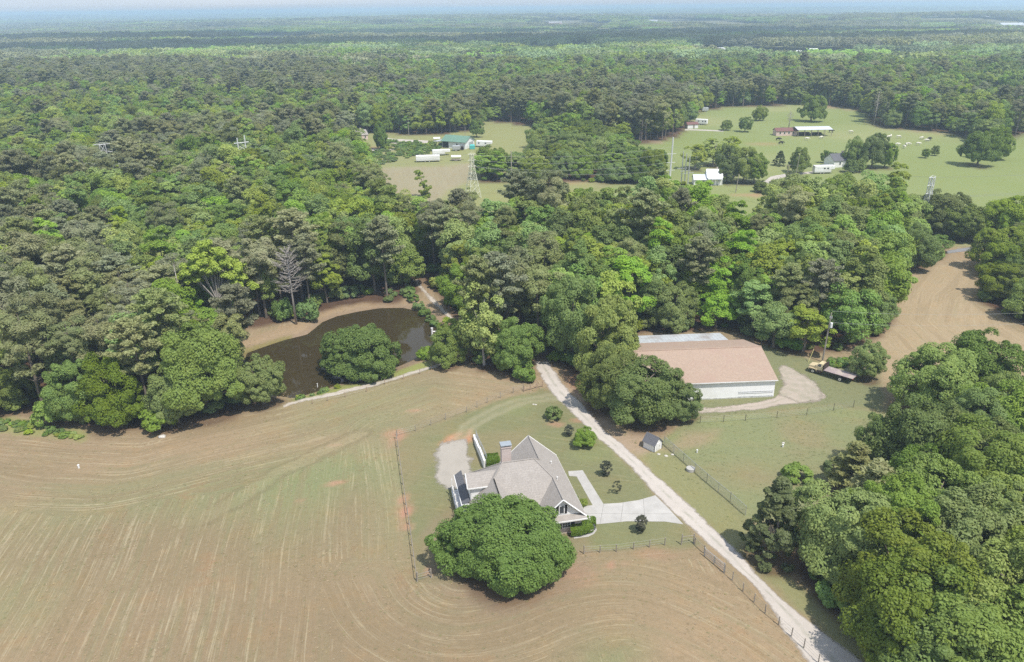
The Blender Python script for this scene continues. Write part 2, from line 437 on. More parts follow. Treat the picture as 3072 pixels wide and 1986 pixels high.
def spot(px, py, r, col, amount=1.0, asp=1.0, soft=0.6):
    c = G(px, py)[:2]
    d = np.hypot((wx - c[0]) / (r * asp), (wy - c[1]) / r)
    blend(col, sstep(1 + soft, 1 - soft, d) * amount)

# hay field: greener drifts, brown bare drifts
g1 = vnoise(X, Y, 34, 21, 3); g2 = vnoise(X, Y, 16, 23, 3)
blend(C_GREEN, sstep(0.15, 0.6, g1) * 0.35)
blend(np.array(srgb(164, 147, 116)), sstep(0.05, 0.5, g2) * 0.7)
for (x, y, r, asp, a) in [(750, 1540, 11, 1.7, .5), (930, 1430, 6, 1.8, .6), (420, 1560, 9, 1.6, .4), (1080, 1420, 7, 1.0, .35), (1150, 1195, 8, 1.8, .4), (1010, 1260, 6, 2.2, .35), (60, 1620, 8, 1.2, .4), (60, 1800, 6, 1.0, .5), (880, 1600, 6, 1.0, .5), (1810, 1960, 2.6, 1.6, .7)]:
    spot(x, y, r, C_GREEN * np.array([.93, 1.02, .95]), a, asp, 0.9)
for (x, y, r, asp, a) in [(450, 1650, 9, 2.2, .9), (700, 1720, 9, 2.4, .8), (1040, 1560, 9, .45, .9), (1330, 1850, 6, 2.6, .8), (300, 1640, 5, 2.5, .8), (560, 1960, 6, 2.5, .9), (900, 1930, 6, 2.0, .8), (1330, 1990, 5, 2.6, .8), (1240, 1420, 3, .5, .6), (150, 1300, 4, 3, .5), (250, 1350, 9, 3, .35), (1760, 1720, 7, 2.4, .55), (1500, 1860, 6, 2.4, .7), (620, 1900, 7, 2, .6)]:
    spot(x, y, r, np.array(srgb(160, 140, 110)), a * .7, asp, 0.9)
YF = YARD_FENCE.copy()
for _ in range(4): YF = np.concatenate([YF[:1], np.stack([.75 * YF[:-1] + .25 * YF[1:], .25 * YF[:-1] + .75 * YF[1:]], 1).reshape(-1, 2), YF[-1:]])
fd, fa = dist_line(X, Y, YF)
zone(MIDFIELD, np.array(srgb(166, 168, 112)), 4, 0.15)
zone(HAYMID, np.array(srgb(180, 170, 138)), 3, 0.3)
zone(PASTURE, C_PAST, 4, 0.05)
zone(RHAY, np.array(srgb(192, 170, 136)), 1.2, 0.6)
zone(VERGE, np.array(srgb(158, 156, 110)), 1.0, 0.15)
zone(BARNYARD, np.array(srgb(146, 148, 108)), 1.2, 0.1)
zone(RYARD, C_RY, 1.2, 0.28)
zone(LAWN, C_LAWN, 0.9, 0.34)
k = vnoise(X, Y, 12, 31, 3)
inl = inpoly(X, Y, LAWN) | inpoly(X, Y, RYARD)
blend(np.array(srgb(170, 150, 116)), np.where(inl, sstep(0.0, 0.6, k) * 0.5, 0))
blend(np.array(srgb(158, 166, 108)), np.where(inl, sstep(0.05, 0.5, -k) * 0.35, 0))
inp = inpoly(X, Y, PASTURE)
kp = vnoise(X, Y, 60, 35, 3)
blend(np.array(srgb(182, 180, 128)), np.where(inp & near, sstep(0, 0.5, kp) * 0.6, 0))
blend(np.array(srgb(148, 162, 92)), np.where(inp & near, sstep(0.05, 0.5, -kp) * 0.5, 0))
# verge of rank grass along the left wood, dam bank grass
zone(gpoly([(-100, 1235), (130, 1262), (260, 1300), (250, 1326), (100, 1306), (-100, 1290)]), np.array(srgb(168, 168, 108)), 0.8, 0.05)
zone(gpoly([(870, 1190), (1010, 1150), (1130, 1125), (1290, 1080), (1310, 1100), (1150, 1140), (1000, 1180), (880, 1205)]), np.array(srgb(164, 168, 100)), 0.8, 0.0)
# pond shore: sandy clay and a rim of rank green
pd = np.full(len(X), 99.0); kk = near & (np.abs(X + 30) < 80) & (Y > 90) & (Y < 230)
pd[kk] = sdist(wx[kk], wy[kk], POND)
farbank = Y > 133 + 0.12 * (X + 40)
blend(np.array(srgb(170, 148, 122)), np.where(farbank, sstep(3.4, 1.4, pd), 0))
blend(np.array(srgb(150, 140, 84)), np.where(X < -48, sstep(2.6, 1.2, pd) * 0.8, 0))
hay = np.where(pd < 6, 0, hay)
blend(np.array(srgb(96, 78, 50)), sstep(0.6, -0.4, pd))
# bare red clay
for (x, y, r, asp, a) in [(1218, 1540, 1.9, .45, 1), (1206, 1500, 1.2, .5, .8), (1214, 1585, 1.0, .7, .7), (1185, 1320, 2.2, .45, .6), (1180, 1308, 1.5, 1.2, .7), (1290, 1712, 0.9, .9, .7), (1010, 1451, .5, 2.6, .8), (995, 1344, .35, 3, .6), (1238, 1232, .5, 2.2, .7), (905, 1500, .5, 2, .4), (1835, 1700, .5, 1.6, .7), (1885, 1695, .35, 1.4, .5), (1970, 1665, 1.0, 2, .4), (1660, 1268, .7, 2, .7), (1738, 1260, .6, 2.5, .7), (1500, 1710, 1.2, 3, .35), (1700, 1730, 1.6, 2, .45), (2270, 588, 2.0, 5, .8), (1660, 545, 5, 2.6, .6), (1655, 572, 3, 2.5, .5), (1110, 448, 4, 3, .7), (2330, 425, 1.2, 6, .5), (2290, 432, 1.2, 6, .4)]:
    spot(x, y, r, C_CLAY, a, asp, 0.7)
CLAYLOOP = gpoly([(1345, 1300), (1415, 1288), (1425, 1315), (1405, 1330), (1322, 1330)])
zone(CLAYLOOP, np.array(srgb(216, 158, 122)), 0.7, 0, 0.95)
# worn twin track from the loop to the gravel road
trk = gpoly([(1380, 1310), (1410, 1280), (1470, 1245), (1540, 1218), (1610, 1197), (1660, 1192)])
td, ta = dist_line(wx, wy, trk)
blend(np.array(srgb(186, 178, 146)), np.where(near, sstep(2.0, 1.1, td) * 0.55, 0))
blend(C_LAWN, np.where(near, sstep(0.6, 0.2, td) * 0.6, 0))
# gravel washed out beside the roads, dirt under the roadside oaks and round the well house
zone(gpoly([(1690, 1150), (1760, 1180), (1850, 1290), (1960, 1310), (2000, 1345), (1930, 1370), (1870, 1345), (1770, 1240)]), np.array(srgb(190, 166, 140)), 1.2, 0, 0.9)
zone(gpoly([(2060, 1300), (2150, 1290), (2120, 1330), (2010, 1350)]), np.array(srgb(188, 160, 132)), 1.5, None, 0.6)
zone(gpoly([(1680, 1120), (1760, 1150), (1800, 1230), (1720, 1170)]), np.array(srgb(168, 128, 104)), 0.8, 0, 0.8)
# concentric worn earth below the yard fence and round the big tree
oakc = G(1515, 1640)[:2]
od = np.hypot(wx - oakc[0], wy - oakc[1])
blend(np.array(srgb(168, 144, 122)), sstep(12.5, 10.5, od) * 0.45)
dg_ = gpoly([(1075, 1308), (1010, 1338), (930, 1376), (800, 1440), (700, 1500), (620, 1552)])      # diagonal tractor track across the swaths
dd_, _ = dist_line(wx, wy, dg_)
blend(C_STRAW, np.where(near, sstep(1.7, .9, dd_) * .34 * (.5 + .5 * vnoise(X, Y, 5, 97, 2)), 0)); blend(np.array(srgb(132, 118, 88)), np.where(near, sstep(.55, .25, np.abs(dd_ - 1.6)) * .4 * (X > dg_[:, 0].min()), 0))
hay = np.where(near & (dd_ < 2), hay * .7, hay)
hay = np.where(near & (fd < 20), hay * .72, hay)
# woods floor is filled in once the stands are laid out (below)

# mowing direction: cross-swath and along-swath coordinates
hd = math.radians(-9.5)
su = X * math.cos(hd) - Y * math.sin(hd); sv = X * math.sin(hd) + Y * math.cos(hd)
ed, ea = dist_line(X, Y, FIELD_EDGE)
lim = 17 + vnoise(X, Y, 20, 61, 2) * 6 + 9 * sstep(-30, -10, X)
m1 = (ed < lim); su = np.where(m1, ed + 300, su); sv = np.where(m1, ea, sv)
lim2 = 7 + vnoise(X, Y, 15, 63, 2) * 4
m2 = (fd < lim2) & (fd < ed + 1) & (Y > 78); su = np.where(m2, fd * 1.1 + 600, su); sv = np.where(m2, fa, sv)
SW = gpoly([(1120, 1720), (1180, 1830), (1330, 1895), (1520, 1870), (1700, 1800), (1880, 1775), (2040, 1820), (2200, 1900), (2330, 1990), (2480, 2120)])
for _ in range(4): SW = np.concatenate([SW[:1], np.stack([.75 * SW[:-1] + .25 * SW[1:], .25 * SW[:-1] + .75 * SW[1:]], 1).reshape(-1, 2), SW[-1:]])
sd_, sa_ = dist_line(X, Y, SW); side_ = np.where(Y > np.interp(X, SW[:, 0], SW[:, 1]), 1, -1)
m4 = (sd_ < 9 + vnoise(X, Y, 12, 65, 2) * 4) & (Y < 78); su = np.where(m4, sd_ * side_ + 600, su); sv = np.where(m4, sa_, sv)
rl = gpoly([(2860, 790), (2780, 880), (2760, 960), (2850, 1040), (3000, 1100), (3300, 1200)])
rd, ra = dist_line(X, Y, rl)
m3 = inpoly(X, Y, RHAY); su = np.where(m3, rd + 900, su); sv = np.where(m3, ra, sv)
kp2 = inp & near
su = np.where(kp2 | inl, Y * 0.8 + X * 0.25, su); sv = np.where(kp2 | inl, X - Y * 0.2, sv)
GROUND = dict(base=base, hay=hay, su=su, sv=sv)

def build_ground(floor_w):
    global base
    fb = C_FLOOR * (0.8 + 0.35 * (vnoise(X, Y, 5, 71, 3)[:, None] + 0.3))
    w = np.clip(floor_w, 0, 1)[:, None]
    b = base * (1 - w) + fb * w
    h = hay * (1 - floor_w)
    far = sstep(560, 760, np.hypot(X, Y))[:, None]
    fg = np.array([0.26, 0.27, 0.13])
    b = b * (1 - far) + fg * far
    b = np.clip(b, 0.01, 1) * ALB
    me = bpy.data.meshes.new('ground')
    nx, ny = len(gx), len(gy)
    me.vertices.add(nx * ny); me.vertices.foreach_set('co', np.stack([X, Y, ZZ], 1).astype(np.float32).ravel())
    i = np.arange((nx - 1) * (ny - 1)); r = i // (nx - 1); c = i % (nx - 1)
    a = r * nx + c
    q = np.stack([a, a + 1, a + nx + 1, a + nx], 1)
    me.loops.add(q.size); me.loops.foreach_set('vertex_index', q.ravel().astype(np.int32))
    me.polygons.add(len(q)); me.polygons.foreach_set('loop_start', (np.arange(len(q)) * 4).astype(np.int32))
    me.polygons.foreach_set('use_smooth', np.ones(len(q), bool))
    ca = me.attributes.new('soil', 'FLOAT_COLOR', 'POINT'); ca.data.foreach_set('color', np.concatenate([b, np.ones((len(b), 1))], 1).astype(np.float32).ravel())
    for nm, arr in (('hay', h), ('swath_u', su), ('swath_v', sv)):
        at = me.attributes.new(nm, 'FLOAT', 'POINT'); at.data.foreach_set('value', np.asarray(arr, np.float32))
    me.update(calc_edges=True)
    m, nt, bs, N, L = nodemat('ground_grass_and_soil')
    def attr(n):
        a = N.new('ShaderNodeAttribute'); a.attribute_name = n; return a
    def math_(op, a, b=None):
        x = N.new('ShaderNodeMath'); x.operation = op
        for k, s in enumerate((a, b)):
            if s is None: continue
            if isinstance(s, (int, float)): x.inputs[k].default_value = s
            else: L.new(s, x.inputs[k])
        return x.outputs[0]
    def noise(vec, scale, detail=4, rough=0.6):
        n = N.new('ShaderNodeTexNoise'); n.inputs['Scale'].default_value = scale; n.inputs['Detail'].default_value = detail; n.inputs['Roughness'].default_value = rough
        L.new(vec, n.inputs['Vector']); return n.outputs['Fac']
    def ramp(f, p0, p1):
        r = N.new('ShaderNodeMapRange'); r.inputs[1].default_value = p0; r.inputs[2].default_value = p1; L.new(f, r.inputs[0]); r.interpolation_type = 'SMOOTHSTEP'; return r.outputs[0]
    def mix(f, a, b, mode='MIX'):
        x = N.new('ShaderNodeMixRGB'); x.blend_type = mode
        if isinstance(f, (int, float)): x.inputs[0].default_value = f
        else: L.new(f, x.inputs[0])
        L.new(a, x.inputs[1])
        if isinstance(b, tuple): x.inputs[2].default_value = (*b, 1)
        else: L.new(b, x.inputs[2])
        return x.outputs[0]
    geo = N.new('ShaderNodeNewGeometry')
    u, v, hy = attr('swath_u').outputs['Fac'], attr('swath_v').outputs['Fac'], attr('hay').outputs['Fac']
    def swv(fu, fv, off):
        cx = N.new('ShaderNodeCombineXYZ')
        wob = math_('MULTIPLY', noise(geo.outputs['Position'], 0.03, 1), 3.0)
        L.new(math_('MULTIPLY', math_('ADD', u, wob), fu), cx.inputs[0])
        L.new(math_('MULTIPLY', v, fv), cx.inputs[1]); cx.inputs[2].default_value = off; return cx.outputs[0]
    s1 = noise(swv(0.42, 0.022, 1.3), 1.0, 5, 0.75)       # broad swaths
    s2 = noise(swv(2.6, 0.05, 5.1), 1.0, 6, 0.8)       # raked lines
    s3 = noise(swv(8.0, 0.12, 8.7), 1.0, 3, 0.7)         # straw
    s4 = noise(swv(1.3, 0.035, 12.7), 1.0, 5, 0.75)       # wheel lines
    dry = noise(geo.outputs['Position'], 0.11, 5, 0.65)
    grit = noise(geo.outputs['Position'], 1.4, 6, 0.75)
    fine = noise(geo.outputs['Position'], 6.0, 3, 0.7)
    blot = noise(geo.outputs['Position'], 0.22, 5, 0.7)
    col = attr('soil').outputs['Color']
    straw = math_('MULTIPLY', math_('MULTIPLY', ramp(s2, 0.52, 0.62), ramp(blot, 0.34, 0.56)), hy)
    straw2 = math_('MULTIPLY', ramp(s3, 0.56, 0.7), hy)
    brown = math_('MULTIPLY', ramp(s1, 0.49, 0.6), hy)
    green = math_('MULTIPLY', ramp(s1, 0.5, 0.36), hy)
    col = mix(math_('MULTIPLY', brown, 0.55), col, tuple(c * ALB for c in srgb(156, 138, 106)))
    col = mix(math_('MULTIPLY', green, 0.28), col, tuple(c * ALB for c in srgb(140, 145, 106)))
    col = mix(math_('MULTIPLY', straw, 0.55), col, tuple(c * ALB for c in srgb(212, 199, 166)))
    col = mix(math_('MULTIPLY', straw2, 0.30), col, tuple(c * ALB for c in srgb(198, 184, 154)))
    rut = math_('MULTIPLY', math_('MULTIPLY', ramp(s4, 0.57, 0.66), ramp(dry, 0.40, 0.62)), hy)
    col = mix(math_('MULTIPLY', rut, 0.5), col, tuple(c * ALB for c in srgb(138, 122, 94)))
    bare = math_('MULTIPLY', math_('MULTIPLY', ramp(dry, 0.56, 0.72), ramp(grit, 0.38, 0.6)), hy)
    col = mix(math_('MULTIPLY', bare, 0.6), col, tuple(c * ALB for c in srgb(174, 142, 112)))
    # everything: tufts and grit
    col = mix(math_('MULTIPLY', ramp(grit, 0.5, 0.72), 0.45), col, mix(1.0, col, (0.62, 0.66, 0.58), 'MULTIPLY'))
    col = mix(math_('MULTIPLY', ramp(grit, 0.5, 0.3), 0.4), col, mix(1.0, col, (1.3, 1.25, 1.22), 'MULTIPLY'))
    col = mix(math_('MULTIPLY', ramp(fine, 0.5, 0.68), 0.4), col, mix(1.0, col, (0.66, 0.70, 0.62), 'MULTIPLY'))
    col = mix(math_('MULTIPLY', ramp(blot, 0.48, 0.66), 0.4), col, mix(1.0, col, (1.10, 1.0, 0.88), 'MULTIPLY'))
    L.new(col, bs.inputs['Base Color'])
    bs.inputs['Roughness'].default_value = 0.95; bs.inputs['Specular IOR Level'].default_value = 0.1
    bp = N.new('ShaderNodeBump'); bp.inputs['Strength'].default_value = 0.5; bp.inputs['Distance'].default_value = 0.25
    L.new(math_('ADD', math_('MULTIPLY', grit, 0.6), math_('MULTIPLY', s2, 0.5)), bp.inputs['Height']); L.new(bp.outputs[0], bs.inputs['Normal'])
    me.materials.append(m)
    o = link_mesh('ground', me)
    return tag(o, kind='structure')

# ------------------------------------------------------------------ roads, drives, paths: sheets just above the ground
def road_mat(name, col, rut, fleck, thin=1.0):
    m, nt, bs, N, L = nodemat(name)
    geo = N.new('ShaderNodeNewGeometry')
    def noise(scale, d=5, r=0.65):
        n = N.new('ShaderNodeTexNoise'); n.inputs['Scale'].default_value = scale; n.inputs['Detail'].default_value = d; n.inputs['Roughness'].default_value = r
        L.new(geo.outputs['Position'], n.inputs['Vector']); return n.outputs['Fac']
    at = N.new('ShaderNodeAttribute'); at.attribute_name = 'across'
    def mix(f, a, b):
        x = N.new('ShaderNodeMixRGB'); L.new(f, x.inputs[0])
        for k, s in ((1, a), (2, b)):
            if isinstance(s, tuple): x.inputs[k].default_value = (*s, 1)
            else: L.new(s, x.inputs[k])
        return x.outputs[0]
    def mr(f, a, b, c=0.0, d=1.0):
        r = N.new('ShaderNodeMapRange'); r.inputs[1].default_value = a; r.inputs[2].default_value = b; r.inputs[3].default_value = c; r.inputs[4].default_value = d; L.new(f, r.inputs[0]); return r.outputs[0]
    c = mix(mr(noise(0.35), 0.35, 0.7), col, tuple(k * 0.86 for k in col))
    c = mix(mr(noise(3.5), 0.55, 0.75, 0, 0.5), c, fleck)
    # crown of the track: loose stone or grass between the wheel lines
    ab = N.new('ShaderNodeMath'); ab.operation = 'ABSOLUTE'; L.new(at.outputs['Fac'], ab.inputs[0])
    mm = N.new('ShaderNodeMath'); mm.operation = 'MULTIPLY'; L.new(mr(ab.outputs[0], 0.22, 0.05), mm.inputs[0]); L.new(mr(noise(0.5), 0.42, 0.6, 0.1, 0.9), mm.inputs[1])
    c = mix(mm.outputs[0], c, rut)
    ea = N.new('ShaderNodeAttribute'); ea.attribute_name = 'inside'
    sb = N.new('ShaderNodeMath'); sb.operation = 'SUBTRACT'; L.new(ea.outputs['Fac'], sb.inputs[0])
    nn = N.new('ShaderNodeMath'); nn.operation = 'MULTIPLY_ADD'; nn.inputs[1].default_value = 2.2 * thin; nn.inputs[2].default_value = -.72 * thin; L.new(noise(0.9, 6, .75), nn.inputs[0]); L.new(nn.outputs[0], sb.inputs[1])
    tp = N.new('ShaderNodeBsdfTransparent'); ms = N.new('ShaderNodeMixShader'); L.new(mr(sb.outputs[0], -.34, .40), ms.inputs[0]); L.new(tp.outputs[0], ms.inputs[1]); L.new(bs.outputs[0], ms.inputs[2]); L.new(ms.outputs[0], N['Material Output'].inputs['Surface'])
    L.new(c, bs.inputs['Base Color']); bs.inputs['Roughness'].default_value = 0.95; bs.inputs['Specular IOR Level'].default_value = 0.1
    b = N.new('ShaderNodeBump'); b.inputs['Strength'].default_value = 0.3; b.inputs['Distance'].default_value = 0.08; L.new(noise(5.0), b.inputs['Height']); L.new(b.outputs[0], bs.inputs['Normal'])
    return m
MAT['gravel'] = road_mat('pale_crushed_gravel', (0.50, 0.45, 0.395), (0.34, 0.32, 0.26), (0.60, 0.555, 0.50))
MAT['gravel2'] = road_mat('worn_gravel_and_dirt', (0.42, 0.355, 0.29), (0.31, 0.28, 0.21), (0.52, 0.47, 0.41))
MAT['asphalt'] = road_mat('grey_asphalt', (0.24, 0.24, 0.24), (0.26, 0.25, 0.25), (0.30, 0.30, 0.30))
MAT['pad'] = road_mat('worn_pale_gravel_pad', (0.37, 0.335, 0.285), (0.37, 0.335, 0.285), (0.26, 0.26, 0.19), 1.3)
MAT['track'] = road_mat('pale_track', (0.50, 0.44, 0.37), (0.30, 0.27, 0.18), (0.58, 0.53, 0.46))

def strip(name, left, right, z, mat, rough=0.35, seg=0.6, kind='structure', conform=False):
    """a road between its two edge lines, with ragged edges"""
    def resamp(l, n):
        l = np.array(l, float); s = np.r_[0, np.cumsum(np.hypot(*np.diff(l, axis=0).T))]
        t = np.linspace(0, s[-1], n)
        return np.stack([np.interp(t, s, l[:, 0]), np.interp(t, s, l[:, 1])], 1)
    L_ = np.hypot(*np.diff(np.array(left), axis=0).T).sum()
    n = max(6, int(L_ / seg))
    a, b = resamp(left, n), resamp(right, n)
    for _ in range(4):
        for l in (a, b): l[1:-1] = (l[:-2] + 2 * l[1:-1] + l[2:]) / 4
    d = b - a; d /= np.linalg.norm(d, axis=1)[:, None] + 1e-9
    a = a + d * (vnoise(a[:, 0], a[:, 1], 2.2, 81, 3) * rough)[:, None]
    b = b - d * (vnoise(b[:, 0], b[:, 1], 2.2, 83, 3) * rough)[:, None]
    vs = []; ac = []; ins = []; wid = np.hypot(*(b - a).T)
    K = 13
    for k in range(K):
        t = k / (K - 1); q = a * (1 - t) + b * t
        zz = height(q[:, 0], q[:, 1]) if conform else np.zeros(n)
        vs += [(x, y, z + h) for (x, y), h in zip(q, zz)]; ac += [t * 2 - 1] * n; ins += list(np.minimum(t, 1 - t) * wid / .8)
    fs = [(k * n + i, k * n + i + 1, (k + 1) * n + i + 1, (k + 1) * n + i) for k in range(K - 1) for i in range(n - 1)]
    o = mesh_obj(name, vs, fs, mat)
    at = o.data.attributes.new('across', 'FLOAT', 'POINT'); at.data.foreach_set('value', np.array(ac, np.float32))
    at = o.data.attributes.new('inside', 'FLOAT', 'POINT'); at.data.foreach_set('value', np.array(ins, np.float32))
    return tag(o, kind=kind)

def sheet(name, pts, z, mat, rough=0.15, seg=0.5, kind='structure'):
    """a flat piece of ground cover with a slightly ragged outline"""
    pts = np.array(pts); out = []
    for i in range(len(pts)):
        a, b = pts[i], pts[(i + 1) % len(pts)]; L_ = math.hypot(*(b - a)); n = max(1, int(L_ / seg))
        for k in range(n): out.append(a + (b - a) * k / n)
    out = np.array(out); c = out.mean(0)
    if rough:
        for _ in range(3): out = (np.roll(out, 1, 0) + 2 * out + np.roll(out, -1, 0)) / 4
        d = out - c; d /= np.linalg.norm(d, axis=1)[:, None]
        out = out + d * (vnoise(out[:, 0], out[:, 1], 2.0, 87, 3) * rough)[:, None]
    if not rough: return tag(mesh_obj(name, [(x, y, z) for x, y in out], [tuple(range(len(out)))], mat), kind=kind)
    n = len(out); vs = []; ins = []; fs = []
    for k, f in enumerate((1, .93, .86, .75, .6, .4, .2)):
        q = c + (out - c) * f; vs += [(x, y, z) for x, y in q]; ins += list(np.hypot(*(out - q).T) / 1.3)
        if k: fs += [((k - 1) * n + i, (k - 1) * n + (i + 1) % n, k * n + (i + 1) % n, k * n + i) for i in range(n)]
    vs.append((c[0], c[1], z)); ins.append(9.0); fs += [(6 * n + i, 6 * n + (i + 1) % n, 7 * n) for i in range(n)]
    o = mesh_obj(name, vs, fs, mat)
    at = o.data.attributes.new('inside', 'FLOAT', 'POINT'); at.data.foreach_set('value', np.array(ins, np.float32))
    return tag(o, kind=kind)

strip('gravel_road', gpoly([(2560, 2090), (2412, 1986), (2268, 1764), (2100, 1613), (2010, 1530), (1968, 1486), (1882, 1395), (1786, 1309), (1700, 1227), (1640, 1160), (1612, 1118), (1600, 1085)]),
      gpoly([(2800, 2120), (2591, 1986), (2423, 1858), (2322, 1777), (2200, 1636), (2110, 1550), (2064, 1509), (1982, 1432), (1882, 1345), (1809, 1282), (1755, 1218), (1690, 1150), (1650, 1085)]), 0.012, MAT['gravel'], 0.45)
sheet('concrete_drive', gpoly([(1752, 1519), (1805, 1512), (1859, 1509), (1918, 1500), (1966, 1486), (2010, 1530), (2050, 1573), (1995, 1565), (1882, 1564), (1791, 1573), (1775, 1569), (1748, 1552)]), 0.020, MAT['concrete'], 0)
for i, (a, b) in enumerate((((1811, 1513), (1800, 1572)), ((1870, 1508), (1862, 1565)), ((1930, 1497), (1935, 1564)), ((1753, 1541), (2020, 1542)))):      # saw cuts of the concrete drive
    a, b = G(*a)[:2], G(*b)[:2]; n_ = np.array([-(b - a)[1], (b - a)[0]]) / np.hypot(*(b - a)) * .022
    tag(mesh_obj('drive_joint', [(*(a + n_), .024), (*(a - n_), .024), (*(b - n_), .024), (*(b + n_), .024)], [(0, 1, 2, 3)], MAT['joint']), kind='structure')
sheet('front_walk', gpoly([(1705, 1414), (1748, 1411), (1811, 1513), (1778, 1516), (1730, 1430), (1707, 1428)]), 0.024, MAT['concrete'], 0)
sheet('garden_walk', gpoly([(1773, 1572), (1787, 1574), (1791, 1590), (1782, 1602), (1765, 1610), (1722, 1616), (1722, 1602), (1760, 1597), (1772, 1590), (1776, 1582)]), 0.016, MAT['concrete'], 0)
sheet('gravel_pad', gpoly([(1318, 1322), (1403, 1313), (1417, 1377), (1426, 1409), (1410, 1450), (1384, 1478), (1322, 1467), (1294, 1428), (1298, 1364)]), 0.008, MAT['pad'], 0.9)
strip('barn_drive', gpoly([(2040, 1250), (2090, 1242), (2180, 1240), (2300, 1225), (2390, 1210), (2470, 1208), (2478, 1185)]), gpoly([(2030, 1222), (2090, 1222), (2180, 1216), (2280, 1204), (2335, 1185), (2352, 1150), (2330, 1100)]), 0.008, MAT['gravel2'], 0.7)
sheet('gravel_apron', gpoly([(2330, 1190), (2345, 1150), (2330, 1095), (2352, 1090), (2410, 1118), (2455, 1152), (2476, 1185), (2470, 1206), (2400, 1212)]), 0.014, MAT['gravel2'], 0.9)
strip('dam_track', gpoly([(850, 1212), (882, 1201), (997, 1175), (1147, 1140), (1291, 1096), (1320, 1086)]), gpoly([(850, 1224), (884, 1213), (997, 1190), (1150, 1153), (1295, 1107), (1330, 1094)]), 0.010, MAT['track'], 0.3)
strip('wood_track', gpoly([(1232, 840), (1259, 868), (1290, 903), (1328, 941), (1372, 985), (1392, 1005)]), gpoly([(1255, 838), (1276, 868), (1312, 903), (1350, 941), (1397, 985), (1415, 1003)]), 0.010, MAT['track'], 0.3)
strip('far_lane', gpoly([(2290, 545), (2312, 528), (2340, 524), (2375, 518), (2440, 514)]), gpoly([(2330, 556), (2325, 541), (2345, 534), (2375, 526), (2440, 521)]), 0.02, MAT['gravel'], 0.4, 1.5)
strip('farm_road', gpoly([(1140, 402), (1170, 416), (1220, 418), (1260, 420), (1310, 424)]), gpoly([(1140, 408), (1170, 423), (1220, 425), (1260, 428), (1310, 431)]), 0.02, MAT['gravel'], 0.4, 1.5)
strip('farm_loop', gpoly([(1150, 428), (1185, 430), (1200, 437), (1190, 444), (1160, 448), (1110, 446)]), gpoly([(1150, 424), (1190, 426), (1208, 437), (1195, 449), (1160, 454), (1110, 452)]), 0.03, MAT['gravel'], 0.4, 1.5)
strip('pasture_lane', gpoly([(1885, 455), (1930, 460), (1975, 466), (2005, 472)]), gpoly([(1885, 465), (1930, 471), (1975, 477), (2005, 481)]), 0.02, MAT['asphalt'], 0.3, 1.5)
strip('pasture_track', gpoly([(2055, 387), (2100, 388), (2170, 391)]), gpoly([(2055, 391), (2100, 392), (2170, 395)]), 0.02, MAT['gravel'], 0.3, 1.5)
strip('asphalt_road', gpoly([(2840, 752), (2880, 745), (2930, 738), (3060, 725)]), gpoly([(2840, 762), (2880, 757), (2935, 749), (3060, 738)]), 0.02, MAT['asphalt'], 0.2, 1.5)

# pond water
wm, nt, bs, N, L = nodemat('brown_pond_water')
bs.inputs['Base Color'].default_value = (0.045, 0.034, 0.015, 1); bs.inputs['Roughness'].default_value = 0.04; bs.inputs['IOR'].default_value = 1.33
tcn = N.new('ShaderNodeTexNoise'); tcn.inputs['Scale'].default_value = 1.2; tcn.inputs['Detail'].default_value = 3
g_ = N.new('ShaderNodeNewGeometry'); L.new(g_.outputs['Position'], tcn.inputs['Vector'])
bpn = N.new('ShaderNodeBump'); bpn.inputs['Strength'].default_value = 0.05; bpn.inputs['Distance'].default_value = 0.05; L.new(tcn.outputs['Fac'], bpn.inputs['Height']); L.new(bpn.outputs[0], bs.inputs['Normal'])
c_ = POND.mean(0); d_ = POND - c_; PW = c_ + d_ * (1 + 1.6 / np.linalg.norm(d_, axis=1))[:, None]
tag(mesh_obj('pond_water', [(x, y, POND_Z) for x, y in PW], [tuple(range(len(PW)))], wm), kind='structure')

# ------------------------------------------------------------------ the brick house (u runs along the drive side, v towards the deck)
HO = np.array([9.524, 83.351]); HU = np.array([-0.2086, 0.978]); HV = np.array([-0.978, -0.2086])
house = empty('brick_house', (HO[0], HO[1], 0), math.atan2(HU[1], HU[0]), 'pale brick house with grey hipped and gabled shingle roof behind the big round tree', 'house')
foot = [(0.35, 0.45), (14.3, 0.45), (14.3, 8.2), (12.0, 8.2), (12.0, 14.7), (1.3, 14.7), (1.3, 7.9), (2.0, 7.9), (2.0, 6.1), (0.35, 6.1)]
hw = MB(); hw.prism(foot, -0.1, 2.98)
hw.build('wall', MAT['brick'], house)
s_ = 0.93
A2 = (8.08, 4.3, 7.0); B1 = (7, 5.37, 8.0); Bl = (7, 9.8, 8.0); A3 = (4.85, 3.25, 6.02); AP = (-0.3, 3.25, 6.02); P1 = (14.75, 4.3, 7.0)
FF = (5.5, 11.3, 6.6); FP = (0.9, 11.3, 6.6)
roof = MB()
T = 0.16
for pl in ([(-0.3, 0, 3), (14.75, 0, 3), P1, A2, B1, A3, AP],
           [P1, A2, (12.4, 8.6, 3), (14.75, 8.6, 3)],
           [AP, A3, (1.62, 6.5, 3), (-0.3, 6.5, 3)],
           [B1, A3, (1.62, 6.5, 3), (1.62, 7.43, 3), FF, Bl],
           [FF, (1.62, 7.43, 3), (0.9, 7.43, 3), FP],
           [Bl, FF, FP, (0.9, 15.17, 3), (12.4, 15.17, 3)],
           [B1, Bl, (12.4, 15.17, 3), (12.4, 8.6, 3), A2]):
    roof.slab(pl, T)
ro = roof.build('roof', MAT['roof'], house)
rc = MB()                                            # ridge and hip caps
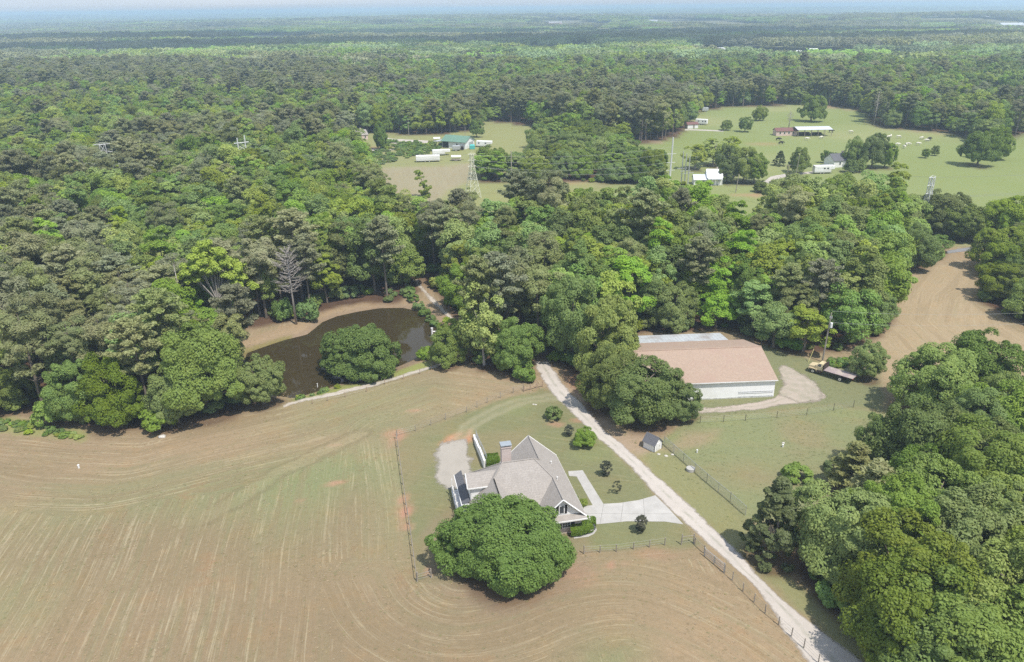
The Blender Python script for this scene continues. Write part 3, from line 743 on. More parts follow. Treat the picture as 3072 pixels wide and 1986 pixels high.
for a, b in ((P1, A2), (B1, Bl), (A3, AP), (B1, A3), (FF, FP), (Bl, FF), (B1, A2), (Bl, (12.4, 15.17, 3)), (FF, (1.0, 11.3, 6.6))):
    rc.tube([Vector(a) + Vector((0, 0, .02)), Vector(b) + Vector((0, 0, .02))], 0.09, 6)
rc.build('ridge_cap', MAT['roof'], ro)
gt = MB()                                            # white fascia and gutters
for a, b in (((-0.34, 0.0, 2.86), (14.8, 0.0, 2.86)), ((0.86, 15.22, 2.86), (12.4, 15.22, 2.86)), ((12.45, 8.6, 2.86), (12.45, 15.2, 2.86)), ((1.58, 6.5, 2.86), (1.58, 7.4, 2.86))):
    a, b = Vector(a), Vector(b); c = (a + b) / 2; d = b - a
    gt.box(c, (abs(d.x) + 0.1, abs(d.y) + 0.1, 0.17))
for a, b in (((-0.36, 0, 2.92), (-0.36, 3.25, 5.94)), ((-0.36, 3.25, 5.94), (-0.36, 6.5, 2.92)), ((14.82, 0, 2.92), (14.82, 4.3, 6.92)), ((14.82, 4.3, 6.92), (14.82, 8.6, 2.92)), ((0.84, 7.43, 2.92), (0.84, 11.3, 6.5)), ((0.84, 11.3, 6.5), (0.84, 15.17, 2.92))):
    gt.tube([a, b], 0.10, 4)
gt.build('fascia', MAT['white'], ro)
for u_, v_ in ((9.6, 2.2), (5.2, 2.5)):
    vents = MB(); vents.tube([(u_, v_, 3 + s_ * v_ - .05), (u_, v_, 3 + s_ * v_ + 0.4)], 0.07, 8); vents.disc((u_, v_, 3 + s_ * v_ + 0.42), 0.11, 0.06); vents.build('roof_vent', MAT['white'], ro)
# gable ends
gb = MB()
def gable(mb, u_, v0, vm, v1, z0, zm, t):
    mb.add([(u_, v0, z0), (u_, v1, z0), (u_, vm, zm), (u_ + t, v0, z0), (u_ + t, v1, z0), (u_ + t, vm, zm)], [(0, 1, 2), (5, 4, 3), (0, 3, 4, 1), (1, 4, 5, 2), (2, 5, 3, 0)])
for a_ in ((14.2, 0.4, 4.3, 8.2, 2.98, 6.6, 0.12), (1.32, 7.6, 11.3, 15.0, 2.98, 6.3, 0.12), (0.12, 0.35, 3.25, 6.15, 2.98, 5.75, 0.12)):
    gb = MB(); gable(gb, *a_); go_ = gb.build('gable', MAT['siding'], house)
wn_ = MB(); wn_.box((0.07, 3.3, 4.15), (0.06, .8, 1.3)); gw = wn_.build('window', MAT['white'], go_)
gp = MB(); gp.box((0.03, 3.3, 4.15), (0.03, 0.56, 1.1)); gp.build('pane', MAT['glass'], gw)
for sd in (-1, 1): gs = MB(); gs.box((0.07, 3.3 + sd * 0.58, 4.15), (0.07, 0.3, 1.3)); gs.build('shutter', MAT['black'], go_)
sk = MB(); sk.slab([(-0.75, 0.0, 2.82), (-0.75, 6.4, 2.82), (0.12, 6.4, 3.22), (0.12, 0.0, 3.22)], 0.08)
sko = sk.build('skirt_roof', MAT['roof'], house)
skf = MB(); skf.box((-0.79, 3.2, 2.78), (0.08, 6.5, 0.18)); skf.box((-0.35, 3.2, 2.72), (0.85, 6.3, 0.04)); skf.build('fascia', MAT['white'], sko)
def house_window(v_, name='window'):
    w = MB(); w.box((0.33, v_, 1.75), (0.08, 1.25, 1.7)); wo = w.build(name, MAT['white'], house)
    p = MB()
    for i in (-1, 0, 1):
        for k in range(4): p.box((0.275, v_ + i * 0.36, 1.18 + k * 0.38), (0.03, 0.3, 0.32))
    p.build('pane', MAT['glass'], wo)
    for sd in (-1, 1):
        q = MB(); q.box((0.31, v_ + sd * 0.9, 1.75), (0.08, 0.48, 1.7)); q.build('shutter', MAT['black'], wo)
house_window(2.55); house_window(5.0)
for v_ in (9.6, 13.0):
    w = MB(); w.box((1.27, v_, 1.75), (0.08, 1.25, 1.7)); wo = w.build('window', MAT['white'], house)
    p = MB(); p.box((1.22, v_, 1.75), (0.03, 1.05, 1.5)); p.build('pane', MAT['glass'], wo)
gd = MB(); gd.box((3.2, 0.42, 1.2), (4.8, 0.08, 2.3)); gdo = gd.build('garage_door', MAT['white'], house)
gl = MB()
for k in range(1, 4): gl.box((3.2, 0.37, 0.1 + k * 0.57), (4.7, 0.03, 0.03))
gl.build('panel_joint', MAT['galv'], gdo)
fdm = MB(); fdm.box((9.2, 0.42, 1.1), (1.05, 0.08, 2.1)); fdo = fdm.build('front_door', MAT['black'], house)
kn = MB(); kn.disc((9.6, 0.36, 1.05), 0.05, 0.06, 'Y'); kn.build('door_knob', MAT['galv'], fdo)
for u_ in (7.4, 11.2, 12.9):
    w = MB(); w.box((u_, 0.42, 1.7), (1.2, 0.08, 1.6)); wo = w.build('window', MAT['white'], house)
    p = MB(); p.box((u_, 0.37, 1.7), (1.0, 0.03, 1.4)); p.build('pane', MAT['glass'], wo)
ch = MB(); ch.box((9.75, 8.75, 4.4), (1.0, 1.35, 8.8)); ch.box((9.75, 8.75, 8.86), (1.14, 1.5, 0.14)); cho = ch.build('chimney', MAT['brick'], house)
cc = MB()
for a in (-.42, .42):
    for b in (-.55, .55): cc.box((9.75 + a, 8.75 + b, 9.05), (0.08, 0.08, 0.26))
cc.box((9.75, 8.75, 9.22), (1.2, 1.55, 0.10)); cc.build('chimney_cap', M('blue_grey_cap', (0.40, 0.44, 0.47), 0.5, 4, 0.2, metal=0.3), cho)
# upper wing over the deck side
dw = MB(); dw.add([(5.55, 11.5, 5.4), (5.55, 14.55, 3.3), (5.55, 14.55, 5.85), (5.55, 12.0, 5.85), (5.7, 11.5, 5.4), (5.7, 14.55, 3.3), (5.7, 14.55, 5.85), (5.7, 12.0, 5.85)], [(0, 1, 2, 3), (7, 6, 5, 4), (0, 4, 5, 1), (1, 5, 6, 2), (2, 6, 7, 3), (3, 7, 4, 0)])
dw.add([(5.55, 14.56, 3.0), (8.4, 14.56, 3.0), (8.4, 14.56, 5.7), (6.9, 14.56, 6.95), (5.55, 14.56, 5.8), (5.55, 14.44, 3.0), (8.4, 14.44, 3.0), (8.4, 14.44, 5.7), (6.9, 14.44, 6.95), (5.55, 14.44, 5.8)], [(0, 1, 2, 3, 4), (9, 8, 7, 6, 5), (0, 5, 6, 1), (1, 6, 7, 2), (2, 7, 8, 3), (3, 8, 9, 4), (4, 9, 5, 0)])
dwo = dw.build('upper_wing', MAT['siding'], house)
dr = MB(); dr.slab([(6.9, 10.6, 7.12), (6.9, 14.9, 7.12), (5.25, 14.9, 5.72), (5.25, 12.1, 5.72)], 0.12); dr.slab([(6.9, 10.6, 7.12), (6.9, 14.9, 7.12), (8.8, 14.9, 5.4), (8.8, 12.3, 5.4)], 0.12)
dro = dr.build('wing_roof', MAT['roof'], dwo)
df = MB(); df.box((5.22, 13.5, 5.66), (0.09, 2.9, 0.17)); df.tube([(5.25, 14.95, 5.66), (6.9, 14.95, 7.05)], 0.09, 4); df.tube([(8.8, 14.95, 5.34), (6.9, 14.95, 7.05)], 0.09, 4); df.build('fascia', MAT['white'], dwo)
pr = MB(); pr.slab([(5.2, 14.75, 3.75), (12.9, 14.75, 3.75), (12.9, 15.75, 3.05), (5.2, 15.75, 3.05)], 0.1)
pro = pr.build('porch_roof', MAT['shingle_dark'], house)
pf = MB(); pf.box((9.05, 15.8, 3.0), (7.8, 0.09, 0.18)); pf.box((5.16, 15.25, 3.32), (0.09, 1.05, 0.16)); pf.build('fascia', MAT['white'], pro)
dk = MB(); dk.box((9.2, 15.6, 0.95), (6.0, 1.5, 0.14))
dko = dk.build('deck', MAT['white'], house)
dp = MB()
for u_ in (6.4, 8.3, 10.2, 12.1):
    dp.box((u_, 16.25, 1.5), (0.12, 0.12, 3.0))
dp.box((9.2, 16.25, 1.95), (6.0, 0.08, 0.09)); dp.build('railing', MAT['white'], dko)
PH = lambda u_, v_: HO + u_ * HU + v_ * HV

# white retaining wall with a railing behind the house
rw = empty('retaining_wall', (*G(1447, 1404)[:2], 0), 0, 'white curved retaining wall with thin railing beside the gravel pad', 'wall')
cpts = [G(x, y)[:2] for x, y in [(1455, 1406), (1440, 1366), (1428, 1336), (1423, 1316)]]
o0 = G(1447, 1404)[:2]
mb = MB(); rl_ = MB()
for i in range(3):
    a, b = cpts[i] - o0, cpts[i + 1] - o0; c = (a + b) / 2; L_ = np.hypot(*(b - a)); an = math.atan2(b[1] - a[1], b[0] - a[0])
    h = [1.5, 1.2, 0.8][i]
    mb.box((c[0], c[1], h / 2), (L_ + 0.1, 0.35, h), an)
    for t in np.linspace(0, 1, 5):
        p = a + (b - a) * t; rl_.tube([(p[0] + .3, p[1] + .1, 0), (p[0] + .3, p[1] + .1, h + 0.9)], 0.03, 5)
    rl_.tube([(a[0] + .3, a[1] + .1, h + .9), (b[0] + .3, b[1] + .1, [1.2, .8, .6][i] + 0.9)], 0.03, 5); rl_.tube([(a[0] + .3, a[1] + .1, h + .45), (b[0] + .3, b[1] + .1, h + 0.45)], 0.025, 5)
mb.build('wall_panel', MAT['white'], rw); rl_.build('railing', MAT['galv'], rw)

# ------------------------------------------------------------------ the long white barn with a red roof and a tin lean-to
BA = math.atan2(0.9, 14.6)
barn = empty('metal_barn', (47.0, 121.1, 0), BA, 'long white metal barn with faded red roof and tin lean-to', 'barn')
BL = 27.0
b1 = MB(); b1.prism([(-BL, 0), (0, 0), (0, 17.4), (-BL, 17.4)], -0.1, 3.55)
for x in (-BL, -0.12): b1.add([(x, 0, 3.55), (x, 17.4, 3.55), (x, 8.7, 5.85), (x + .12, 0, 3.55), (x + .12, 17.4, 3.55), (x + .12, 8.7, 5.85)], [(0, 1, 2), (5, 4, 3), (0, 3, 4, 1), (1, 4, 5, 2), (2, 5, 3, 0)])
bw = b1.build('wall', MAT['rib_white'], barn)
b2 = MB()
b2.slab([(-BL - .3, -.35, 3.55), (.3, -.35, 3.55), (.3, 8.7, 6.05), (-BL - .3, 8.7, 6.05)], 0.12)
b2.slab([(-BL - .3, 17.75, 3.55), (.3, 17.75, 3.55), (.3, 8.7, 6.05), (-BL - .3, 8.7, 6.05)], 0.12)
br = b2.build('roof', MAT['barnroof'], barn)
b3 = MB(); b3.tube([(-BL - .3, 8.7, 6.07), (.3, 8.7, 6.07)], 0.14, 6); b3.build('ridge_cap', MAT['barnroof'], br)
b4 = MB(); b4.box((-BL / 2, -.40, 3.46), (BL + .6, 0.08, 0.16)); b4.build('fascia', MAT['white'], br)
b5 = MB()
b5.box((-3.4, -0.03, 0.95), (6.4, 0.05, 0.06)); b5.box((-3.4, -0.03, 1.25), (6.4, 0.05, 0.07)); b5.box((-3.4, -0.03, 0.3), (6.4, 0.05, 0.05))
b5.build('wall_rail', MAT['galv'], barn)
b6 = MB(); b6.box((-BL / 2, -0.02, 0.12), (BL - 0.1, 0.05, 0.26)); b6.build('base_course', M('pale_base', (0.60, 0.60, 0.57), 0.9, 2, 0.4), barn)
b7 = MB(); b7.box((0.03, 6.5, 1.5), (0.06, 4.0, 3.0)); b7.build('barn_door', MAT['galv'], barn)
b8 = MB(); b8.slab([(-22.0, 17.5, 3.50), (-2.6, 17.5, 3.50), (-2.6, 23.2, 2.75), (-22.0, 23.2, 2.75)], 0.06)
lt_ = b8.build('lean_to_roof', MAT['tin'], barn)
for i in range(6):
    b9 = MB(); b9.box((-21.6 + i * 3.75, 22.8, 1.36), (0.16, 0.16, 2.72)); b9.build('post', MAT['wood'], lt_)

# ------------------------------------------------------------------ white well house
c = G(1957, 1343)
wh = empty('well_house', (c[0], c[1], 0), math.radians(42), 'tiny white well house with steep grey roof beside the gravel road', 'shed')
w1 = MB(); w1.prism([(-.85, -1.0), (.85, -1.0), (.85, 1.0), (-.85, 1.0)], 0, 1.25)
for y in (-1.0, 0.9): w1.add([(-.85, y, 1.25), (.85, y, 1.25), (0, y, 2.1), (-.85, y + .1, 1.25), (.85, y + .1, 1.25), (0, y + .1, 2.1)], [(0, 1, 2), (5, 4, 3), (0, 3, 4, 1), (1, 4, 5, 2), (2, 5, 3, 0)])
w1.build('wall', MAT['siding'], wh)
w2 = MB(); w2.slab([(-1.05, -1.15, 1.08), (-1.05, 1.15, 1.08), (0, 1.15, 2.2), (0, -1.15, 2.2)], .07); w2.slab([(1.05, -1.15, 1.08), (1.05, 1.15, 1.08), (0, 1.15, 2.2), (0, -1.15, 2.2)], .07)
w2.build('roof', MAT['shingle_dark'], wh)
w3 = MB(); w3.box((0, -1.02, 0.7), (0.7, 0.05, 1.0)); wd = w3.build('door', MAT['white'], wh)
w4 = MB(); w4.box((.25, -1.06, .7), (.05, .04, .12)); w4.build('handle', MAT['black'], wd)
for x in (-.87, .87): wh.scale = (1.1,) * 3; w5 = MB(); w5.box((x, -1.02, .6), (.07, .07, 1.2)); w5.build('corner_board', MAT['black'], wh)

# ------------------------------------------------------------------ flatbed truck
fa_, ra_ = G(2437, 1119)[:2], G(2519, 1144)[:2]
hd_ = math.atan2(fa_[1] - ra_[1], fa_[0] - ra_[0]); wb = float(np.hypot(*(fa_ - ra_)))
to = fa_ - np.array([-math.sin(hd_), math.cos(hd_)]) * 1.0
truck = empty('flatbed_truck', (to[0], to[1], 0), hd_, 'old cream flatbed truck with long empty plank bed parked under the utility pole', 'truck')
xb = -1.75                                             # back of the cab
t1 = MB()
t1.add([(.95, -.85, .75), (.95, .85, .75), (.95, .80, 1.45), (.95, -.80, 1.45), (-.35, -.95, .75), (-.35, .95, .75), (-.35, .88, 1.62), (-.35, -.88, 1.62)], [(0, 1, 2, 3), (7, 6, 5, 4), (0, 4, 5, 1), (1, 5, 6, 2), (2, 6, 7, 3), (3, 7, 4, 0)])
t1.add([(-.352, -.98, .72), (-.352, .98, .72), (-.352, .94, 1.64), (-.352, -.94, 1.64), (xb, -.98, .72), (xb, .98, .72), (xb, .94, 1.64), (xb, -.94, 1.64)], [(0, 1, 2, 3), (7, 6, 5, 4), (0, 4, 5, 1), (1, 5, 6, 2), (3, 2, 6, 7), (3, 7, 4, 0)])
t1.add([(-.40, -.93, 1.642), (-.40, .93, 1.642), (-.85, .80, 2.28), (-.85, -.80, 2.28), (xb, -.93, 1.642), (xb, .93, 1.642), (xb + .05, .80, 2.30), (xb + .05, -.80, 2.30)], [(0, 1, 2, 3), (7, 6, 5, 4), (0, 4, 5, 1), (1, 5, 6, 2), (2, 6, 7, 3), (3, 7, 4, 0)])
for sd in (-1, 1):                                     # front mudguards
    t1.box((.0, sd * .98, 1.02), (1.5, .26, .16)); t1.box((.82, sd * .95, .85), (.2, .3, .4)); t1.box((-.66, sd * .98, .8), (.2, .22, .45))
cab = t1.bevelled('cab', MAT['cream'], truck, 0.06)
t2 = MB()
t2.add([(-.42, -.76, 1.72), (-.42, .76, 1.72), (-.80, .68, 2.2), (-.80, -.68, 2.2)], [(0, 1, 2, 3)])
t2.v = [(x + .03, y, z + .01) for x, y, z in t2.v]; t2.build('windscreen', MAT['glass'], cab)
for sd in (-1, 1):
    q = MB(); q.add([(-.72, sd * .945, 1.70), (xb + .35, sd * .945, 1.70), (xb + .38, sd * .845, 2.18), (-.92, sd * .845, 2.18)], [(0, 1, 2, 3)]); q.build('side_window', MAT['glass'], cab)
    q = MB(); q.box((-1.02, sd * .992, 1.2), (1.0, .03, .85)); d = q.bevelled('door', MAT['cream'], truck, .02); q = MB(); q.box((-1.4, sd * 1.02, 1.45), (.14, .03, .04)); q.build('handle', MAT['galv'], d)
    q = MB(); q.disc((.97, sd * .62, 1.12), .12, .06, 'X'); q.build('headlight', MAT['galv'], truck)
    q = MB(); q.tube([(-.5, sd * .95, 1.7), (-.42, sd * 1.25, 1.75)], .02, 5); q.box((-.42, sd * 1.28, 1.8), (.04, .16, .28)); q.build('mirror', MAT['black'], truck)
q = MB(); q.box((1.0, 0, .62), (.12, 1.9, .22)); q.build('bumper', MAT['rust'], truck)
q = MB(); q.box((.965, 0, 1.12), (.03, .9, .5)); q.build('grille', MAT['rust'], truck)
L_end = -wb - 2.3
q = MB(); q.box(((xb + L_end) / 2 - .1, 0, 1.28), (abs(L_end - xb) - .3, 2.42, .10)); bedo = q.build('bed', MAT['bed'], truck)
q = MB()
for k in range(14): q.box((xb - .6 - k * (abs(L_end - xb) - .9) / 13, 0, 1.18), (.10, 2.44, .10))
for sd in (-1, 1): q.box(((xb + L_end) / 2 - .1, sd * 1.2, 1.24), (abs(L_end - xb) - .3, .06, .14))
q.build('cross_member', MAT['rust'], bedo)
q = MB(); q.box((xb - .28, 0, 1.95), (.08, 2.3, 1.25)); q.build('headboard', MAT['rust'], truck)
q = MB()
for sd in (-1, 1): q.box(((L_end + .6) / 2, sd * .42, .92), (abs(L_end) + .4, .10, .26))
q.box((-1.2, .85, .75), (.9, .5, .45)); q.build('chassis', MAT['rust'], truck)
def wheel(x, y, w=.26):
    q = MB(); q.disc((x, y, .46), .46, w, 'Y', 20); t = q.bevelled('wheel', MAT['tyre'], truck, .04)
    q = MB(); q.disc((x, y + (w / 2 + .01) * (1 if y > 0 else -1), .46), .27, .05, 'Y', 16); q.build('rim', MAT['rim'], t)
    q = MB(); q.disc((x, y + (w / 2 + .05) * (1 if y > 0 else -1), .46), .09, .06, 'Y', 10); q.build('hub', MAT['rust'], t)
for sd in (-1, 1):
    wheel(0, sd * .92); wheel(-wb, sd * .98, .5)
    q = MB(); q.box((L_end + .05, sd * .8, 1.05), (.06, .22, .12)); q.build('tail_light', M('red_lens', (.35, .03, .02), .4, 4, .2), truck)

# ------------------------------------------------------------------ utility pole beside the truck, its wires
pb = G(2467, 1096)[:2] + np.array([0.6, 1.6])
up = empty('utility_pole', (pb[0], pb[1], 0), 0, 'grey wooden utility pole with white transformer standing behind the truck cab', 'utility pole')
PT = 10.4
q = MB(); q.tube([(0, 0, 0), (.22, 0, PT)], [.17, .11], 10); q.build('pole', MAT['wood'], up)
q = MB(); q.disc((.48, -.22, PT - 2.5), .24, .95, 'Z', 14); q.disc((.48, -.22, PT - 2.0), .2, .08, 'Z', 14); q.build('transformer', MAT['white'], up)
q = MB()
q.box((.22, -.05, PT - .95), (.6, .12, .1)); q.build('pole_head', MAT['galv'], up)
for x, z in ((.42, PT - .78), (.04, PT - .78), (.42, PT - 1.1)): q = MB(); q.disc((x, -.05, z), .10, .25, 'Z', 8); q.build('insulator', MAT['galv'], up)
q = MB(); q.tube([(-2.9, -.3, .0), (-1.9, .4, 2.6)], .05, 6); gy_ = q.build('guy_guard', M('yellow_guard', (.62, .56, .22), .6, 4, .2), up)
def wire_line(name, pts, label, sag=0.5, r=0.03, n=14, group=None):
    q = MB()
    for a, b in zip(pts[:-1], pts[1:]):
        a, b = Vector(a), Vector(b)
        q.tube([a.lerp(b, t) - Vector((0, 0, sag * 4 * t * (1 - t))) for t in [i / n for i in range(n + 1)]], r, 4, False)
    return tag(q.build(name, MAT['wire']), label, 'power line', group)
e1 = G(2760, 1035, 9.0); 
wire_line('overhead_wire', [(pb[0] + .22, pb[1], PT + .4), (118, 139, 9.6)], 'upper thin wire running from the transformer pole across the trees', 1.2, .016)
wire_line('overhead_wire', [(pb[0] + .3, pb[1], PT - 2.0), (118, 139, 7.3)], 'lower thin wire running from the transformer pole across the trees', 1.2, .018)

# ------------------------------------------------------------------ fences
def fence(name, pts, label, spacing=2.6, h=1.25, r=.065, mat='wood', wires=(0.4, 0.75, 1.15), rail=None, wire_r=.012, lean=.05, skip=None):
    pts = [G(*p)[:2] for p in pts]; o = pts[0]
    f = empty(name, (o[0], o[1], 0), 0, label, 'fence')
    tops = []
    for a, b in zip(pts[:-1], pts[1:]):
        n = max(1, int(round(np.hypot(*(b - a)) / spacing)))
        for i in range(n + (1 if b is pts[-1] else 0)): tops.append(a + (b - a) * i / n)
    for p in tops:
        q = MB(); lx, ly = rnd.uniform(-lean, lean), rnd.uniform(-lean, lean); hh = h * rnd.uniform(.93, 1.08)
        q.tube([(p[0] - o[0], p[1] - o[1], 0), (p[0] - o[0] + lx, p[1] - o[1] + ly, hh)], [r, r * .9], 7); q.build('post', MAT[mat], f)
    q = MB()
    for z in wires:
        for a, b in zip(tops[:-1], tops[1:]): q.tube([(a[0] - o[0], a[1] - o[1], z), (b[0] - o[0], b[1] - o[1], z)], wire_r, 4, False)
    if wires: q.build('wire', MAT['wire'], f)
    if rail:
        q = MB()
        for z in rail:
            for a, b in zip(tops[:-1], tops[1:]): q.tube([(a[0] - o[0], a[1] - o[1], z * rnd.uniform(.97, 1.03)), (b[0] - o[0], b[1] - o[1], z * rnd.uniform(.97, 1.03))], .04, 5)
        q.build('rail', MAT[mat], f)
    return f, tops, o
fence('wooden_fence', [(1190, 1316), (1205, 1425), (1218, 1515), (1232, 1605), (1250, 1742)], 'wooden post and rail fence dividing the house lawn from the open hay field', 2.5, 1.3, .06, rail=(1.15,), wires=())
fence('brace_panel', [(1252, 1745), (1294, 1733)], 'short wooden brace panel at the lawn corner beside the big round tree', 3.0, 1.5, .09, rail=(1.1,), wires=(.4, .75))
fence('wire_fence', [(1192, 1308), (1247, 1294), (1337, 1259), (1400, 1237), (1462, 1209), (1540, 1179), (1570, 1170)], 'wire fence on thin wooden posts between the hay field and the curved lawn track', 3.0, 1.2, .06)
gf, tops, o_ = fence('board_panel', [(1572, 1175), (1628, 1160)], 'low brown board panel where the hay field fence meets the gravel road', 1.6, 1.2, .08, 'pine_wood', rail=(.35, .65, .95), wires=())
fence('wire_fence', [(1752, 1662), (1800, 1658), (1849, 1655), (1900, 1648), (1948, 1642), (1994, 1636)], 'wire fence on six wooden posts below the concrete drive', 2.4, 1.25, .075)
fence('brace_panel', [(2044, 1634), (2081, 1629)], 'weathered wooden brace panel at the corner by the white gravel road', 2.6, 1.6, .09, rail=(1.25,), wires=(.4, .8))
fence('wire_fence', [(2084, 1633), (2112, 1660)], 'short dark wire fence between the brace panel and the tube gate', 1.6, 1.2, .07, rail=(1.0,), wires=(.3, .6))
gt_, tp, o_ = fence('tube_gate', [(2113, 1668), (2171, 1716)], 'long grey tube gate standing shut beside the gravel road', 1.55, 1.35, .06, 'galv', wires=(), rail=(.3, .6, .9, 1.2), lean=.0)
fence('wire_fence', [(2174, 1720), (2197, 1741), (2229, 1774), (2262, 1807), (2295, 1840), (2336, 1874), (2374, 1909), (2411, 1944), (2455, 1988), (2520, 2050)], 'roadside wire fence on spaced wooden posts beside the gravel road in the hay field', 2.7, 1.3, .065)
fence('field_fence', [(2100, 1270), (2170, 1266), (2236, 1262), (2330, 1254), (2420, 1246), (2500, 1232), (2560, 1222)], 'faint wire fence with dark steel posts below the barn drive', 4.2, 1.35, .045, 'rust', wires=(.3, .6, .9, 1.2), wire_r=.01)
fence('dam_fence', [(938, 1212), (983, 1203), (1036, 1192), (1100, 1176), (1155, 1153), (1211, 1138), (1260, 1122), (1294, 1110)], 'low wire fence on pale posts along the pond dam track', 3.2, 1.1, .06, 'pine_wood', wires=(.5, .9))
# chain link
def chain_link(name, pts, label, h=1.5):
    pts = [G(*p)[:2] for p in pts]; o = pts[0]
    f = empty(name, (o[0], o[1], 0), 0, label, 'fence')
    net = MB(); top = MB()
    for a, b in zip(pts[:-1], pts[1:]):
        L_ = np.hypot(*(b - a)); n = max(1, int(round(L_ / 2.8)))
        for i in range(n + 1):
            p = a + (b - a) * i / n - o
            q = MB(); q.tube([(p[0], p[1], 0), (p[0], p[1], h + .08)], .035, 7); q.build('post', MAT['galv'], f)
        a0, b0 = a - o, b - o
        top.tube([(*a0, h), (*b0, h)], .025, 6)
        m = int(L_ / .22)
        for i in range(-int(h / .22), m):
            for sg in (1, -1):
                s0, s1 = i * .22, i * .22 + h
                z0, z1 = (0, h) if sg == 1 else (h, 0)
                c0, c1 = max(0, s0), min(L_, s1)
                if c1 <= c0: continue
                zz0 = z0 + (z1 - z0) * (c0 - s0) / h; zz1 = z0 + (z1 - z0) * (c1 - s0) / h
                d = (b0 - a0) / L_
                net.tube([(*(a0 + d * c0), zz0), (*(a0 + d * c1), zz1)], .008, 3, False)
    net.build('mesh_net', MAT['wire'], f); top.build('top_rail', MAT['galv'], f)
chain_link('chain_link_fence', [(1992, 1334), (2050, 1385), (2120, 1447), (2190, 1505), (2236, 1546)], 'grey chain link fence between the gravel verge and the side yard')

# ------------------------------------------------------------------ small things in the grass
def rock(px, py, r, label, mat='stone', name='rock', cat='rock', group=None):
    c = G(px, py); q = MB(); rr = random.Random(int(px * 7 + py))
    n = 9; rings = [(0, .85), (.35, 1.0), (.7, .7), (.85, .25)]
    vs = []
    for z, k in rings:
        for i in range(n):
            a = 2 * math.pi * i / n; w = r * k * rr.uniform(.75, 1.15); vs.append((math.cos(a) * w * 1.3, math.sin(a) * w, z * r * .8))
    fs = [(j * n + i, j * n + (i + 1) % n, (j + 1) * n + (i + 1) % n, (j + 1) * n + i) for j in range(3) for i in range(n)] + [tuple(3 * n + i for i in range(n))]
    q.add(vs, fs); o = q.build(name, MAT[mat], None, True); o.location = (c[0], c[1], -.03)
    return tag(o, label, cat, group)
rock(1976, 1363, .25, 'pale rock in the verge just below the well house, nearer the road'); rock(2017, 1364, .22, 'pale rock in the verge below the well house, nearer the chain link fence'); rock(1998, 1368, .28, 'largest pale rock below the well house')
rock(2350, 1329, .24, 'flat pale stone in the side yard behind the white marker post')
rock(487, 1311, .55, 'grey white boulder at the foot of the trees on the hay field edge'); rock(1600, 1213, .2, 'small stone on the upper lawn, the one nearer the pale track'); rock(1607, 1214, .2, 'small stone on the upper lawn, the one nearer the gravel road')
def stub(px, py, h, r, label, mat='white', name='marker_post', cat='marker'):
    c = G(px, py); q = MB(); q.tube([(0, 0, 0), (0, 0, h)], r, 10); q.disc((0, 0, h), r * 1.25, .06, 'Z', 10)
    o = q.build(name, MAT[mat]); o.location = (c[0], c[1], 0); return tag(o, label, cat)
stub(237, 1404, .55, .14, 'short white pipe with green weeds in the open hay field', name='white_pipe', cat='pipe')
stub(2348, 1341, .45, .12, 'short white marker post in the middle of the side yard'); stub(2091, 1358, .5, .11, 'short white marker post near the chain link fence')
stub(953, 1162, .8, .07, 'thin white post on the pond dam grass'); stub(1600, 1147, 1.3, .06, 'thin yellow post at the woods corner by the gravel road', 'pine_wood')
c = G(2071, 1412); q = MB(); q.disc((0, 0, .22), .62, .44, 'Z', 20); q.disc((0, 0, .48), .66, .08, 'Z', 20); o = q.bevelled('well_cover', MAT['concrete'], None, .04); o.location = (c[0], c[1], 0); tag(o, 'round pale concrete cover on the verge beside the chain link fence', 'well cover')
c = G(1297, 1010, POND_Z); q = MB(); q.tube([(0, 0, -1.2), (0, 0, 2.0)], .22, 12); q.disc((0, 0, 2.03), .26, .08, 'Z', 12); q.box((.55, .1, 1.2), (.9, .5, .06)); q.tube([(.9, .1, -.8), (.9, .1, 1.2)], .05, 6)
o = q.build('standpipe', MAT['white']); o.location = (c[0], c[1], POND_Z); tag(o, 'white standpipe rising from the brown pond water', 'standpipe')
c = G(2000, 985); 

